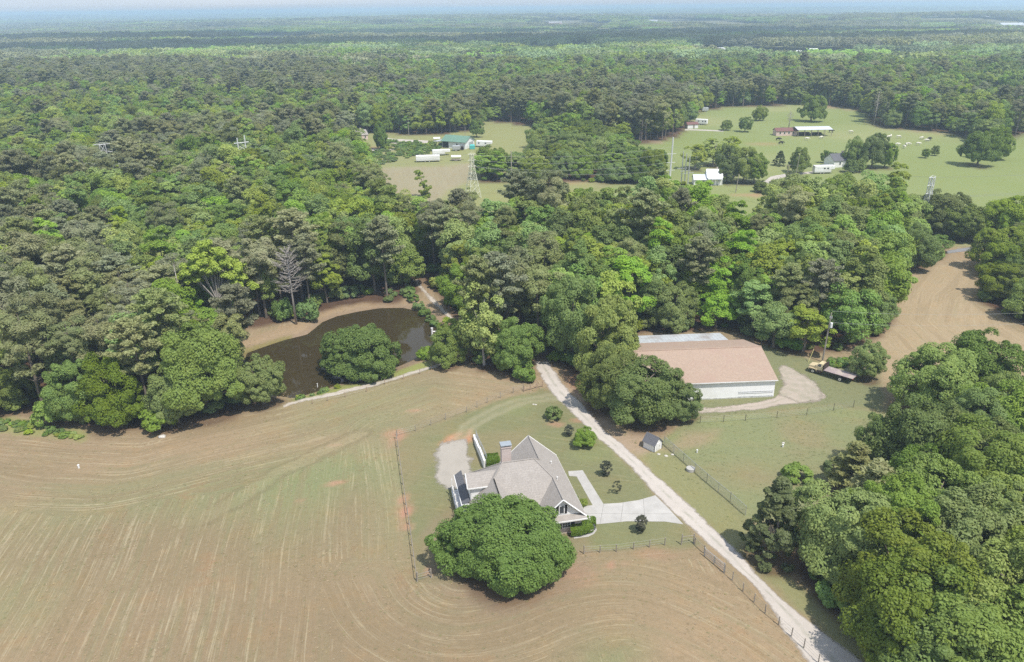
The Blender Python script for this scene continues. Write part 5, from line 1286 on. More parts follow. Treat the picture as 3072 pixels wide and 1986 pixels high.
for i in range(11):                                  # wood trees, crown radius about 4.3, height 15
    make_tree(f'broad{i}', (4.3, 3.2, 5.0, 4.1, 3.6, 4.7, 5.3, 3.9, 4.5, 3.3, 4.8)[i], (16, 17.8, 14.4, 15.5, 18.4, 15.2, 13.6, 16.6, 14.8, 16, 17)[i], rnd.uniform(1.2, 3.4), rnd.randint(60, 88), 210, .235, 'bl', lobes=rnd.uniform(.22, .42), clump=rnd.uniform(.26, .33))
for i in range(4):                                   # spreading oaks, radius about 7, height 12
    make_tree(f'spread{i}', 7.0, rnd.uniform(11.0, 13.5), rnd.uniform(.3, .9), 210, 300, .20, 'oak', lobes=.34, clump=rnd.uniform(.18, .21), nl=16, hollow=.60, zcf=rnd.uniform(.28, .42))
for i in range(2):
    make_tree(f'yellow{i}', 4.6, 15 + i, 2.0, 60, 130, .32, 'yel', 'pale_bark', lobes=.3, clump=.27)
for i in range(3): make_tree(f'bush{i}', 1.0, 1.35, .02, 40, 70, .115, ('lime', 'oak', 'bl')[i], lobes=.12, clump=.30, nl=4, r0=.04)
make_tree('sapling0', .62, 2.3, .3, 60, 40, .075, 'dark', shape='column', lobes=.2, clump=.30, r0=.03, nl=10)
make_tree('sapling1', .6, 2.0, .5, 24, 30, .07, 'dark', shape='column', lobes=.4, clump=.28, r0=.025, nl=10)
make_tree('cedar0', 3.3, 11.8, .1, 170, 130, .24, 'cedar', shape='cone', lobes=.22, clump=.26)
make_tree('column0', 1.9, 9.5, .2, 60, 110, .26, 'oak', shape='column', lobes=.15, clump=.34)
for i in range(3): make_pine(f'pine{i}', rnd.uniform(17.0, 19.6), rnd.uniform(3.7, 4.6), rnd.uniform(7.5, 9.5), rnd.randint(34, 42))
def round_pine(key, H_, R, z0):
    p, n, a, b, CC = crown_leaves(R, z0, H_, 64, 150, .33, lobes=.3, clump=.27, flat=.66, hollow=.5, inner=.2)
    for k in range(9):                               # a few lower pads on bare limbs
        az, z = rnd.uniform(0, 6.28), rnd.uniform(z0 - 2.6, z0 + .6); L_ = rnd.uniform(.45, .8) * R; c = np.array([math.cos(az) * L_, math.sin(az) * L_, z])
        d = rand_dirs(90); p = np.concatenate([p, c + d * .75 * np.array([1, 1, .5])]); n = np.concatenate([n, d * .4 + np.array([0, 0, .6]) + nrng.normal(size=d.shape) * .4]); q_ = .33 * nrng.uniform(.7, 1.2, 90); a = np.concatenate([a, q_]); b = np.concatenate([b, q_]); CC = np.concatenate([CC, c[None]])
    cm = quads_mesh(key + '_crown', p, n, a, b * .42, [MAT['pine']])
    q = MB(); bx, by = rnd.uniform(-.5, .5), rnd.uniform(-.5, .5); top = (bx, by, H_ * .93)
    q.tube([(0, 0, 0), (bx * .3, by * .3, H_ * .4), (bx * .7, by * .7, H_ * .7), top], [.28, .22, .15, .04], 7, False)
    for c in list(CC[-9:]) + [CC[i] for i in range(0, 60, 5)]:
        t = max(.3, min(.92, (c[2] - .8) / H_)); q.tube([(bx * t, by * t, H_ * t), tuple(c)], [.07, .02], 4, False)
    tm = bpy.data.meshes.new(key + '_trunk'); tm.from_pydata(q.v, [], q.f); tm.materials.append(MAT['bark']); tm.polygons.foreach_set('use_smooth', [True] * len(tm.polygons)); tm.update()
    TREES[key] = (cm, tm)
for i in range(6, 11): round_pine(f'pine{i}', rnd.uniform(17.5, 20), rnd.uniform(3.5, 4.3), rnd.uniform(8.5, 10.5))
make_pine('scrub_pine0', 13, 3.6, 1.2, 44, full=True); make_pine('scrub_pine1', 11, 3.2, .8, 40, full=True)

def dead_tree(name, base, H_, label, mat='pale_bark', nb=70, R=4.3, z0=.42, bare=False, cat='dead tree', r0=.30):
    r = empty(name, base, rnd.uniform(0, 6), label, cat)
    q = MB(); q.tube([(0, 0, 0), (.1, .05, H_ * .5), (.15, 0, H_)], [r0, r0 * .6, .04], 8); q.build('trunk', MAT[mat], r, True)
    q = MB()
    for i in range(nb):
        t = z0 + (1 - z0) * i / nb; az = i * 2.399 + rnd.uniform(-.4, .4); L_ = R * math.sin(math.pi * min(.97, .12 + .85 * (t - z0) / (1 - z0))) ** .6 * rnd.uniform(.45, 1.1) if not bare else rnd.uniform(.8, 2.2)
        a = Vector((.12, .03, H_ * t)); up = rnd.uniform(.1, .5) + .9 * max(0, t - .5)
        e = a + Vector((math.cos(az), math.sin(az), up)).normalized() * L_; m = a.lerp(e, .5) + Vector((0, 0, -.06 * L_))
        q.tube([a, m, e], [.09, .06, .025], 4, False)
        for k in range(0 if bare else 8):
            s = a.lerp(e, rnd.uniform(.35, .95)); az2 = az + rnd.uniform(-1.2, 1.2); l2 = L_ * rnd.uniform(.2, .45)
            q.tube([s, s + Vector((math.cos(az2), math.sin(az2), rnd.uniform(.0, .9))).normalized() * l2], [.04, .015], 3, False)
    q.build('branch', MAT[mat], r, True)
    return r

# ------------------------------------------------------------------ trees: the ones that stand alone
PLACED = []                                           # (x, y, radius) kept clear of wood trees
TPROTO = {}
def plant(name, key, px, py, R_, H_, label, cat='tree', group=None, z=0.0, rz=None, at=None, keep=True, room=0):
    c = at if at is not None else G(px, py, z)
    cm, tm = TREES[key]
    r0 = max(abs(v[0]) for v in cm.bound_box_) if False else KR[key]
    r = empty(name, (c[0], c[1], float(height(np.array([c[0]]), np.array([c[1]]))[0])), rnd.uniform(0, 6.28) if rz is None else rz, label, cat, group)
    r.scale = (R_ / r0[0], R_ / r0[0], H_ / r0[1])
    link_mesh('crown', cm, r); link_mesh('trunk', tm, r)
    if keep: PLACED.append((c[0], c[1], max(room, R_ * .85)))
    return r
KR = {}
for k_, (cm, tm) in TREES.items():
    co = np.empty(len(cm.vertices) * 3, np.float32); cm.vertices.foreach_get('co', co); co = co.reshape(-1, 3)
    KR[k_] = (float(np.percentile(np.hypot(co[:, 0], co[:, 1]), 98.5)), float(co[:, 2].max()))

make_tree('house_oak', 9.0, 10.8, .1, 430, 380, .18, 'dome', lobes=.26, clump=.155, nl=22, hollow=.70, inner=.08, zcf=.28)
make_tree('pond_oak', 7.9, 11.3, .25, 240, 320, .20, 'dome', lobes=.22, clump=.17, nl=18, hollow=.66, zcf=.30)
for k_ in ('house_oak', 'pond_oak'):
    cm = TREES[k_][0]; co = np.empty(len(cm.vertices) * 3, np.float32); cm.vertices.foreach_get('co', co); co = co.reshape(-1, 3); KR[k_] = (float(np.percentile(np.hypot(co[:, 0], co[:, 1]), 98.5)), float(co[:, 2].max()))
ho_ = plant('round_oak', 'house_oak', 0, 0, 8.9, 10.6, 'huge dense round tree before the house', at=(-1.2, 76.3), rz=0); ho_.scale[1] *= .75
plant('pond_oak', 'pond_oak', 1090, 1108, 8.0, 11.2, 'broad round tree alone on the pond dam', rz=.5)
plant('shore_tree', 'spread1', 1350, 1090, 4.6, 8.2, 'round bushy tree at the end of the pond dam, below the standpipe')
plant('shore_tree', 'yellow0', 1352, 1032, 3.4, 6.0, 'low yellow green tree behind the white standpipe of the pond')
plant('edge_oak', 'spread2', 1540, 1112, 5.8, 11.5, 'dark oak at the wood corner above the hay field')
plant('edge_bush', 'bush0', 1572, 1140, 2.4, 3.2, 'low green bush at the wood corner beside the thin yellow post', 'bush')
plant('edge_bush', 'bush1', 1278, 1070, 2.0, 2.6, 'low shrub on the pond shore below the standpipe', 'bush')
plant('field_oak', 'spread0', 628, 1232, 8.6, 16.5, 'big layered tree in front of the left wood, overhanging the hay field')
plant('field_oak', 'spread3', 792, 1212, 5.0, 9.0, 'low round tree between the layered tree and the pond')
plant('field_oak', 'spread1', 350, 1272, 6.2, 13, 'broad green tree at the front of the left wood, beside a dark pine')
plant('field_oak', 'spread2', 20, 1228, 5.6, 9, 'green tree above the rank grass, farthest from the pond')
plant('field_oak', 'spread3', 245, 1258, 5.2, 11.5, 'green tree at the wood front between the pale young tree and the broad green tree')
plant('field_oak', 'spread0', 535, 1268, 4.6, 10, 'smaller green tree tucked against the big layered tree, nearer the dark pine')
plant('field_pine', 'pine1', 455, 1255, 4.6, 19, 'tall dark pine standing forward among the broadleaf trees of the hay field edge', 'pine tree')
plant('edge_bush', 'bush2', 480, 1290, 3.0, 4.0, 'bright low bush at the foot of the forward dark pine', 'bush')
plant('edge_bush', 'bush0', 165, 1270, 3.0, 6.0, 'pale green young tree on the rank grass of the field edge', 'tree')
dead_tree('dead_pine', (*G(889, 973)[:2], 0), 17.5, 'tall bare dead tree on the far pond shore')
plant('shore_bush', 'bush0', 925, 960, 2.6, 5.2, 'leafy green bush at the foot of the bare dead tree', 'bush')
plant('shore_bush', 'bush2', 850, 960, 2.6, 5.0, 'dark green bush on the pond shore left of the bare dead tree', 'bush')
dead_tree('broken_snag', (*G(565, 1010)[:2], 0), 16.5, 'broken pale snag with three stub branches left of the lime green tree', nb=4, z0=.6, bare=True, r0=.28)
for px_, py_, s_ in ((1240, 902, 1.2), (1256, 920, 1.3), (1274, 936, 1.2), (1228, 890, 1.3), (1292, 954, 1.1), (1304, 968, 1.0)):
    plant('bank_shrub', 'bush0', px_, py_, s_ * 1.25, s_ * 1.5, 'bright green shrub of the strip between the pond and the wood track', 'shrub', 'shrubs on the bank by the wood track')
# the lime green tree with forked pale limbs
tc_ = G(668, 990); lt = empty('lime_tree', (tc_[0], tc_[1], 0), .4, 'lime green tree with forked pale limbs above the pines', 'tree')
cl = [(-3.2, 0, 17.2), (-1.0, .5, 18.8), (1.5, -.3, 17.6), (3.2, .4, 15.8), (-4.6, -.2, 14.8), (-2.2, -1, 15.4), (.5, -1.2, 15.4), (5.0, 0, 13.6), (-3.8, .6, 12.6), (3.6, -1, 12.6), (6.4, -.4, 10.6), (4.6, -.6, 9.8), (.2, 1.2, 13.4), (-.5, 1.2, 17.0), (2.4, 1.4, 14.0), (5.4, .8, 11.8), (3.0, .5, 9.6), (-2.5, 1.5, 13.8), (2.0, -1.6, 16.6), (-5.0, .8, 13.6)]
q = MB(); q.tube([(0, 0, 0), (0, 0, 7)], [.34, .26], 8, False)
for c in cl:
    a = Vector((0, 0, 6.8)); e = Vector(c); q.tube([a, a.lerp(e, .45) + Vector((c[0] * .08, 0, .6)), e], [.17, .11, .03], 5, False)
q.build('trunk', MAT['pale_bark'], lt, True)
P_, N_, A_ = [], [], []
for c in cl:
    for s in range(5):
        cc_ = np.array(c) + nrng.normal(size=3) * .85; d = rand_dirs(200); d[:, 2] += .25
        P_.append(cc_ + d * (nrng.uniform(.5, 1.0, 200) * 1.1)[:, None] * np.array([1, 1, .7])); N_.append(d + np.array([0, 0, .5]) + nrng.normal(size=d.shape) * .4); A_.append(.27 * nrng.uniform(.7, 1.2, 200))
A_ = np.concatenate(A_); link_mesh('crown', quads_mesh('lime_crown', np.concatenate(P_), np.concatenate(N_), A_, A_ * .62, [MAT['limeleaf']]), lt); PLACED.append((tc_[0], tc_[1], 3.0))
# house garden
plant('round_shrub', 'bush1', 1661, 1258, 1.75, 2.5, 'round shrub with reddish bare soil under it beside the gravel road', 'shrub')
plant('small_tree', 'spread0', 1755, 1336, 2.2, 3.1, 'small round lawn tree on a short trunk beside the gravel road', 'tree')
plant('sapling', 'sapling0', 1707, 1308, .8, 2.1, 'dark bronze sapling between the two round trees of the upper lawn', 'sapling')
plant('sapling', 'sapling0', 1817, 1428, .95, 2.7, 'dark bushy sapling on the lawn above the front walk, the upper of two', 'sapling')
plant('sapling', 'sapling1', 1851, 1481, .9, 2.3, 'thin sparse sapling on the lawn just above the concrete drive', 'sapling')
plant('sapling', 'sapling0', 1922, 1597, 1.0, 2.7, 'dark bronze sapling on the grass below the concrete drive', 'sapling')
plant('round_shrub', 'bush0', 2390, 1437, 2.25, 2.3, 'large round leafy shrub in the side yard grass', 'shrub'); plant('round_shrub', 'bush0', 2495, 1412, 1.35, 1.7, 'smaller round leafy shrub against the dark pine of the yard edge', 'shrub')
def hedge(name, pts, w, h, label, mat='hedge', n=2600, cat='hedge'):
    pts = [np.array(p) for p in pts]; o = pts[0]; P_ = []; N_ = []
    segL = [np.hypot(*(b - a)) for a, b in zip(pts[:-1], pts[1:])]; tot = sum(segL)
    for (a, b), L_ in zip(zip(pts[:-1], pts[1:]), segL):
        k = int(n * L_ / tot); t = nrng.uniform(-.08, 1.08, k); d = (b - a) / L_; nn = np.array([-d[1], d[0]])
        ang = nrng.uniform(-.3, math.pi + .3, k); cx = np.sign(np.cos(ang)) * np.abs(np.cos(ang)) ** .55 * w / 2; cz = h * .5 + np.sign(np.sin(ang)) * np.abs(np.sin(ang)) ** .55 * h * .5
        jit = vnoise(t * L_, ang * 2, .6, 7, 2) * .10
        base_ = (a - o) + d * (t * L_)[:, None] + nn * (cx * (1 + jit))[:, None]
        P_.append(np.concatenate([base_, (cz * (1 + jit))[:, None]], 1)); N_.append(np.stack([nn[0] * np.cos(ang), nn[1] * np.cos(ang), np.sin(ang)], 1) + nrng.normal(size=(k, 3)) * .45)
    s = .115 * nrng.uniform(.7, 1.2, sum(map(len, P_)))
    me = quads_mesh(name, np.concatenate(P_), np.concatenate(N_), s, s * .65, [MAT[mat]])
    ob = link_mesh(name, me); ob.location = (o[0], o[1], 0); tag(ob, label, cat); return ob
hedge('hedge', [G(1768, 1572)[:2], G(1768, 1590)[:2], G(1735, 1600)[:2], G(1712, 1602)[:2]], 1.7, 1.25, 'bright clipped hedge wrapping the house corner beside the garden walk', n=5200)
hedge('hedge', [G(1460, 1398)[:2], G(1494, 1394)[:2]], 2.0, 1.7, 'clipped rounded hedge behind the house beside the white retaining wall', n=2600)
for i, (u_, v_, s_) in enumerate(((11.5, -.35, .75), (10.4, -.3, .6), (7.0, -.45, .8), (6.2, -.3, .65))):
    p = PH(u_, v_); plant('foundation_shrub', 'bush0', 0, 0, s_, s_ * 1.2, 'low green shrub along the house wall beside the front walk', 'shrub', 'foundation shrubs by the front walk', at=(p[0], p[1]))
for u_, v_, s_ in ((6.0, -1.6, .8), (5.9, -.8, .7)):
    p = PH(u_, v_); plant('dark_shrub', 'bush1', 0, 0, s_, s_ * 1.15, 'dark grey green shrub where the front walk meets the concrete drive', 'shrub', 'dark shrubs at the drive corner', at=(p[0], p[1]))
# barn side and yard edge
plant('barn_oak', 'spread0', 1930, 1262, 7.2, 11, 'big oak half hiding the white barn wall, the one above the well house')
plant('barn_oak', 'spread2', 1822, 1222, 6.2, 12.5, 'oak leaning over the gravel road beside the big barn oak')
plant('barn_oak', 'spread3', 2045, 1258, 3.6, 6.4, 'low round oak against the white barn wall')
plant('barn_oak', 'spread1', 1822, 1120, 7.6, 15.5, 'pale flecked oak behind the barn oaks')
plant('road_oak', 'spread3', 1712, 1080, 7.0, 18, 'tall light green tree beside the pines at the head of the gravel road')
plant('truck_tree', 'spread3', 2600, 1136, 3.6, 7.4, 'round green tree at the tail of the flatbed truck')
plant('cedar', 'cedar0', 2312, 1672, 3.6, 12.2, 'dark bronze cedar standing between the gravel road and the big wood', 'tree', room=4.2)
plant('yard_oak', 'spread2', 2790, 1235, 8.8, 13.2, 'largest oak at the yard edge, spreading above the side yard')
plant('yard_oak', 'spread0', 2925, 1200, 7.2, 12.8, 'oak beside the largest oak, in front of the tan hayfield')
plant('yard_oak', 'spread1', 2640, 1405, 4.6, 9.5, 'dark oak of the yard edge below the largest oak')
plant('edge_pine', 'scrub_pine0', 2545, 1475, 3.6, 8.5, 'grey green bushy pine at the side yard corner beside the small round shrub', 'pine tree', room=5.0)
plant('edge_pine', 'scrub_pine1', 2600, 1580, 3.6, 10.5, 'pale grey pine crown among the bright trees of the front wood', 'pine tree')
plant('ridge_pine', 'pine1', 2445, 1012, 4.4, 17.5, 'tall pine with pale forked trunk rising behind the utility pole', 'pine tree')
plant('meadow_oak', 'spread3', 2372, 652, 6.4, 12.8, 'tall dark tree at the wood edge nearest the farm lane')
plant('meadow_oak', 'spread1', 2535, 652, 8.2, 12.0, 'broad dark tree beside the broad yellow green tree')
plant('meadow_oak', 'spread2', 2450, 668, 5.5, 10, 'lower green tree between the two dark trees of the wood edge')
PLACED.append((b2_[0] - 1, b2_[1] - 6, 5.5))
# pasture
for px_, py_, R_, H_, k_, l_ in ((2433, 365, 8.4, 16, 'spread1', 'biggest round tree alone in the pasture above the pole barn'), (2277, 362, 5.2, 9.5, 'spread2', 'medium round tree on a short trunk in the open pasture'), (2234, 396, 4.2, 8.5, 'spread3', 'dark oval tree below the medium pasture tree'), (2177, 391, 3.6, 5.8, 'spread0', 'low dark tree at the end of the pasture track'),
        (2338, 497, 2.9, 6.6, 'cedar0', 'dark conical tree alone beside the farm lane pasture'), (2395, 520, 5.0, 11, 'spread1', 'dense round tree behind the brown utility pole'), (2475, 489, 2.3, 5.8, 'spread3', 'small round tree behind the white camper trailer'), (2499, 487, 2.1, 4.6, 'spread0', 'low tree touching the small dark roofed house'),
        (2558, 500, 5.4, 13.5, 'spread2', 'dark tree above the small dark roofed house'), (2614, 504, 6.2, 15, 'spread0', 'pale green tree of the pasture group, the tallest'), (2652, 503, 4.8, 11, 'spread3', 'dark tree at the outer end of the pasture group'), (2548, 518, 3.2, 5.6, 'spread1', 'low bushy tree in front of the small dark roofed house'), (2578, 516, 3.0, 6, 'spread2', 'round bush tree before the trunks of the pasture group'),
        (2775, 474, 2.1, 4.4, 'spread3', 'small dark tree, lower of two by the pasture fence line'), (2804, 467, 2.0, 4.8, 'spread1', 'small round tree, upper of two by the pasture fence line'), (2930, 498, 8.0, 14.5, 'spread0', 'large bright tree leaning out of the pasture wood edge'), (2985, 478, 7.6, 15.5, 'spread2', 'large dark tree behind the bright tree of the pasture wood edge'), (2560, 325, 6.2, 13, 'spread3', 'olive round tree before the dark trees on the pasture rim'),
        (2598, 338, 4.6, 10, 'spread1', 'bright green tree between olive tree and bare pines on the pasture rim'), (2280, 577, 3.0, 4.6, 'spread0', 'low green bush tree on the grass below the farm lane bend'), (1143, 449, 4.4, 14.5, 'spread2', 'dark upright tree in the farm road loop'), (1430, 412, 4.2, 10, 'spread0', 'pale green tree behind the green roofed barn')):
    plant('pasture_tree', k_, px_, py_, R_, H_, l_)
for px_, py_, R_, H_, k_, l_ in ((2085, 508, 6.0, 11, 'yellow0', 'yellow green tree behind the tall steel pole'), (2140, 498, 7.0, 12.5, 'yellow1', 'yellow green tree behind the white farmhouse roof'), (2190, 492, 5.6, 12.5, 'yellow0', 'pale yellow tree with bare twigs above the farmhouse trees'), (2655, 655, 8.0, 14, 'yellow1', 'broad yellow green tree beside the white lattice tower')):
    plant('yellow_tree', k_, px_, py_, R_, H_, l_)
for px_, py_, R_, H_, l_ in ((2180, 549, 4.6, 9.5, 'dark tree against the gable of the white farmhouse'), (2228, 548, 6.2, 14.5, 'tall dark tree right of the white farmhouse'), (2262, 550, 5.6, 12, 'dark tree at the farm lane side of the farmhouse group'), (2178, 525, 5.0, 13, 'dark tree rising behind the farmhouse roof')):
    plant('farm_tree', 'spread3', px_, py_, R_, H_, l_)
plant('leaning_tree', 'column0', 1283, 592, 2.7, 11.0, 'slim ivy covered tree leaning at the meadow edge', 'tree').rotation_euler = (0, -.33, 0)
dead_tree('dead_pine', (*G(2622, 376)[:2], 0), 19, 'pair of bare grey dead pines at the pasture wood edge', nb=34, R=3.0)
dead_tree('dead_sapling', (*G(2366, 384)[:2], 0), 9, 'thin grey half dead tree behind the pink white shed', nb=26, R=2.4)

# ------------------------------------------------------------------ the woods: stands laid out on the ground
ST_A = gpoly([(-700, 1190), (-150, 1215), (130, 1240), (260, 1278), (420, 1284), (600, 1255), (745, 1228), (775, 1185), (735, 1120), (695, 1060), (725, 985), (830, 970), (930, 944), (1000, 918), (1100, 903), (1190, 902), (1252, 872), (1262, 830),
              (1292, 856), (1402, 975), (1425, 1035), (1400, 1075), (1450, 1110), (1570, 1120), (1590, 1085), (1610, 1070), (1650, 1075), (1690, 1105), (1760, 1160), (1800, 1220), (1880, 1262), (1960, 1240), (1945, 1150), (1915, 1080), (1890, 1020), (1915, 1000), (2180, 985), (2300, 1035), (2370, 1065), (2470, 1058), (2560, 1040), (2640, 1012), (2672, 960), (2660, 880), (2690, 828), (2780, 795), (2825, 768), (2825, 740),
              (2800, 640, 15), (2740, 600, 9), (2600, 590, 9), (2450, 575, 9), (2340, 600, 9), (2225, 640, 15), (2190, 605, 15), (2050, 575, 9), (1790, 582, 14), (1650, 606, 14), (1585, 590, 14), (1500, 628, 14), (1440, 610, 14), (1390, 588, 14), (1300, 612, 14), (1233, 586, 15), (1195, 545, 15), (1154, 515, 15), (1118, 475, 15), (1090, 445, 15), (1060, 410, 15), (1030, 400, 5), (700, 395, 0), (-300, 395, 0), (-900, 395, 0)])
ST_C = gpoly([(1445, 545), (1730, 545), (1900, 553), (1985, 556), (1985, 530), (1960, 505), (1885, 485), (1875, 440), (1700, 418), (1640, 420), (1590, 448), (1620, 490), (1600, 520), (1445, 520)])
ST_G = gpoly([(2795, 690), (2874, 712), (2940, 712), (2990, 730), (3300, 770), (3300, 615, 10), (2950, 618, 10), (2830, 640, 10)])
ST_H = gpoly([(2955, 785), (2945, 850), (2950, 905), (3000, 935), (3090, 975), (3400, 1050), (3400, 770), (2985, 742)])
ST_I = gpoly([(2375, 1670), (2450, 1800), (2580, 1905), (2715, 2000), (2800, 2140), (3500, 2160), (3500, 1300), (3200, 1190), (3000, 1225), (2850, 1265), (2700, 1340), (2680, 1420), (2650, 1520), (2590, 1600), (2470, 1640)])
ST_B = gpoly([(-1500, 398), (-300, 396), (700, 396), (1030, 401), (1154, 400), (1226, 403), (1330, 402), (1430, 388), (1450, 360), (1585, 378), (1700, 398), (1760, 423), (1906, 430), (1979, 425), (2032, 409), (2055, 388), (2062, 372), (2085, 338), (2110, 329), (2200, 321), (2400, 313), (2471, 316), (2566, 327), (2603, 339), (2617, 374), (2676, 385), (2786, 392), (2877, 405), (2960, 440), (3000, 420), (3072, 400), (3400, 395), (4600, 395), (5200, 225), (-2200, 225)])
STANDS = {'A': ST_A, 'C': ST_C, 'G': ST_G, 'H': ST_H, 'I': ST_I, 'B': ST_B}
MID_PATCH = gpoly([(1430, 372), (1560, 368), (1600, 378), (1560, 388), (1450, 396)])

# where pines stand, seen on the canopy in the photo
PINES = [[(-300, 600), (130, 590), (280, 630), (320, 750), (420, 790), (560, 780), (520, 890), (560, 960), (450, 1080), (120, 1180), (-300, 1180)],
         [(620, 700), (760, 680), (970, 730), (1010, 860), (960, 930), (620, 990), (540, 880)], [(1130, 690), (1330, 640), (1350, 720), (1260, 860), (1180, 880)],
         [(1300, 560), (1500, 590), (1720, 580), (1700, 630), (1500, 650), (1290, 650)], [(1410, 800), (1530, 780), (1700, 830), (1660, 960), (1540, 1010), (1420, 990)],
         [(-300, 490), (150, 455), (440, 445), (520, 470), (420, 515), (200, 540), (-300, 560)], [(300, 390), (640, 368), (950, 350), (880, 398), (640, 420), (330, 428)],
         [(-300, 190), (900, 180), (1100, 210), (1300, 240), (1000, 265), (600, 250), (-300, 250)], [(1500, 250), (2600, 240), (2750, 300), (2900, 330), (2900, 400), (2600, 375), (2480, 320), (2100, 330), (1950, 360), (1560, 400), (1300, 400), (1250, 330)],
         [(900, 330), (1250, 330), (1350, 395), (1100, 400)], [(1900, 340), (1980, 320), (2060, 400), (1920, 430), (1700, 420), (1650, 400)]]
def is_pine_area(px, py):
    m = np.zeros(px.shape, bool)
    for p in PINES: m |= inpoly(px, py, p)
    return m

KEEP_CLEAR = [(POND, 1.0), (np.array([PH(-1, -3), PH(16, -3), PH(16, 18), PH(-1, 18)]), 0)]
bar = [np.array([47.0, 121.1]) + np.array([math.cos(BA) * x - math.sin(BA) * y, math.sin(BA) * x + math.cos(BA) * y]) for x, y in ((-28.5, -1), (1, -1), (1, 24.5), (-28.5, 24.5))]
KEEP_CLEAR.append((np.array(bar), 1.5))
TRACK = gpoly([(1225, 815), (1265, 868), (1300, 903), (1340, 941), (1385, 985), (1410, 1010)])
LOWZONE = gpoly([(560, 995), (800, 985), (790, 1115), (560, 1115)])
LANE = gpoly([(1640, 1160), (1622, 1110), (1620, 1080)])

GLADES = [(rnd.uniform(-330, 420), rnd.uniform(430, 900), rnd.uniform(8, 26), rnd.uniform(14, 42)) for _ in range(22)]
def sample(poly, step, extra_margin=None):
    lo, hi = poly.min(0), poly.max(0)
    nx, ny = int((hi[0] - lo[0]) / step) + 2, int((hi[1] - lo[1]) / (step * .87)) + 2
    ii, jj = np.meshgrid(np.arange(nx), np.arange(ny)); x = lo[0] + (ii + .5 * (jj % 2)) * step; y = lo[1] + jj * step * .87
    x = (x + nrng.uniform(-.36, .36, x.shape) * step).ravel(); y = (y + nrng.uniform(-.36, .36, y.shape) * step).ravel()
    px, py, w = P(x, y, 12.0)
    k = (w > 10) & (px > -230) & (px < 3302) & (py < 2350) & inpoly(x, y, poly)
    return x[k], y[k]
def clear(x, y):
    k = np.ones(len(x), bool)
    for p, mrg in KEEP_CLEAR: k &= sdist(x, y, p) > mrg
    k &= dist_line(x, y, TRACK)[0] > 3.0
    k &= dist_line(x, y, LANE)[0] > 3.2
    for cx, cy, r in PLACED: k &= np.hypot(x - cx, y - cy) > r + 1.2
    return k
WOODS = []                                             # x, y, stand, pine?, scale, variant
for key, step in (('A', 6.1), ('C', 8.6), ('G', 7.2), ('H', 7.5), ('I', 7.6), ('B', 6.6)):
    x, y = sample(STANDS[key], step)
    if key == 'B': k = ~inpoly(x, y, MID_PATCH); x, y = x[k], y[k]
    if key == 'B':
        for cx_, cy_, a_, b_ in GLADES: k = ((x - cx_) / a_) ** 2 + ((y - cy_) / b_) ** 2 > 1; x, y = x[k], y[k]
    k = clear(x, y); x, y = x[k], y[k]
    for i in range(len(x)): WOODS.append((x[i], y[i], key))
wx_ = np.array([w[0] for w in WOODS]); wy_ = np.array([w[1] for w in WOODS]); wk_ = np.array([w[2] for w in WOODS])
wz_ = height(wx_, wy_)
cpx, cpy, _ = P(wx_, wy_, wz_ + 15)
pn = is_pine_area(cpx, cpy)
rr_ = nrng.random(len(wx_)); drift = vnoise(wx_, wy_, 60, 91, 2)
pine_ = np.where(pn, rr_ < np.where(cpx > 1290, .52, .68), rr_ < np.where(wk_ == 'A', .03 + .06 * (drift > .35), np.where(wk_ == 'B', .06 + .15 * (drift > .35), .02)))
pine_ &= ~np.isin(wk_, ['C', 'G', 'H']); pine_ &= ~((wk_ == 'A') & (cpx > 2480)); pine_ &= ~((wk_ == 'I') & (nrng.random(len(wk_)) < .6))
dcam = np.hypot(wx_, wy_)
LABEL = {('A', 0): 'broadleaf tree packed in the green wood', ('A', 1): 'grey green pine'}
def stand_label(i):
    px, py, k, p = cpx[i], cpy[i], wk_[i], pine_[i]
    if k == 'A':
        if px < 800: s = 'left'
        elif px < 1290: s = 'pond'
        elif px < 1760: s = 'mid'
        elif px < 2420: s = 'barn'
        else: s = 'east'
    else: s = k
    return s, bool(p)
LBL = {('left', False): ('green broadleaf tree among the pines of the left wood', 'broadleaf trees of the left wood'), ('left', True): ('tall grey green pine in the wood left of the pond', 'pines left of the pond'),
       ('pond', False): ('green broadleaf tree in the wood behind the pond', 'broadleaf trees behind the pond'), ('pond', True): ('tall pine with bare trunk in the wood behind the pond', 'pines behind the pond'),
       ('mid', False): ('broadleaf tree in the wood between the wood track and the barn', 'broadleaf trees between track and barn'), ('mid', True): ('grey pine in the wood between the wood track and the barn', 'pines between track and barn'),
       ('barn', False): ('dense green broadleaf tree in the wood behind the barn', 'broadleaf trees behind the barn'), ('barn', True): ('grey pine rising from the wood behind the barn', 'pines behind the barn'),
       ('east', False): ('broadleaf tree in the wood between the barn and the small hayfield', 'broadleaf trees by the small hayfield'), ('east', True): ('pine in the wood between the barn and the small hayfield', 'pines by the small hayfield'),
       ('C', False): ('dark oak in the clump between the meadow and the steel poles', 'oaks in the meadow clump'), ('G', False): ('green tree in the wood behind the white lattice tower', 'trees behind the white tower'),
       ('H', False): ('dark tree along the shaded side of the small hayfield', 'trees on the shaded side of the small hayfield'), ('I', False): ('large bright green tree of the wood beside the gravel road', 'trees of the wood beside the gravel road'), ('I', True): ('grey pine in the wood beside the gravel road', 'pines beside the gravel road'),
       ('B', False): ('broadleaf tree in the far woods beyond the meadow', 'broadleaf trees of the far woods'), ('B', True): ('dark pine in the far treeline beyond the meadow', 'pines of the far treeline')}

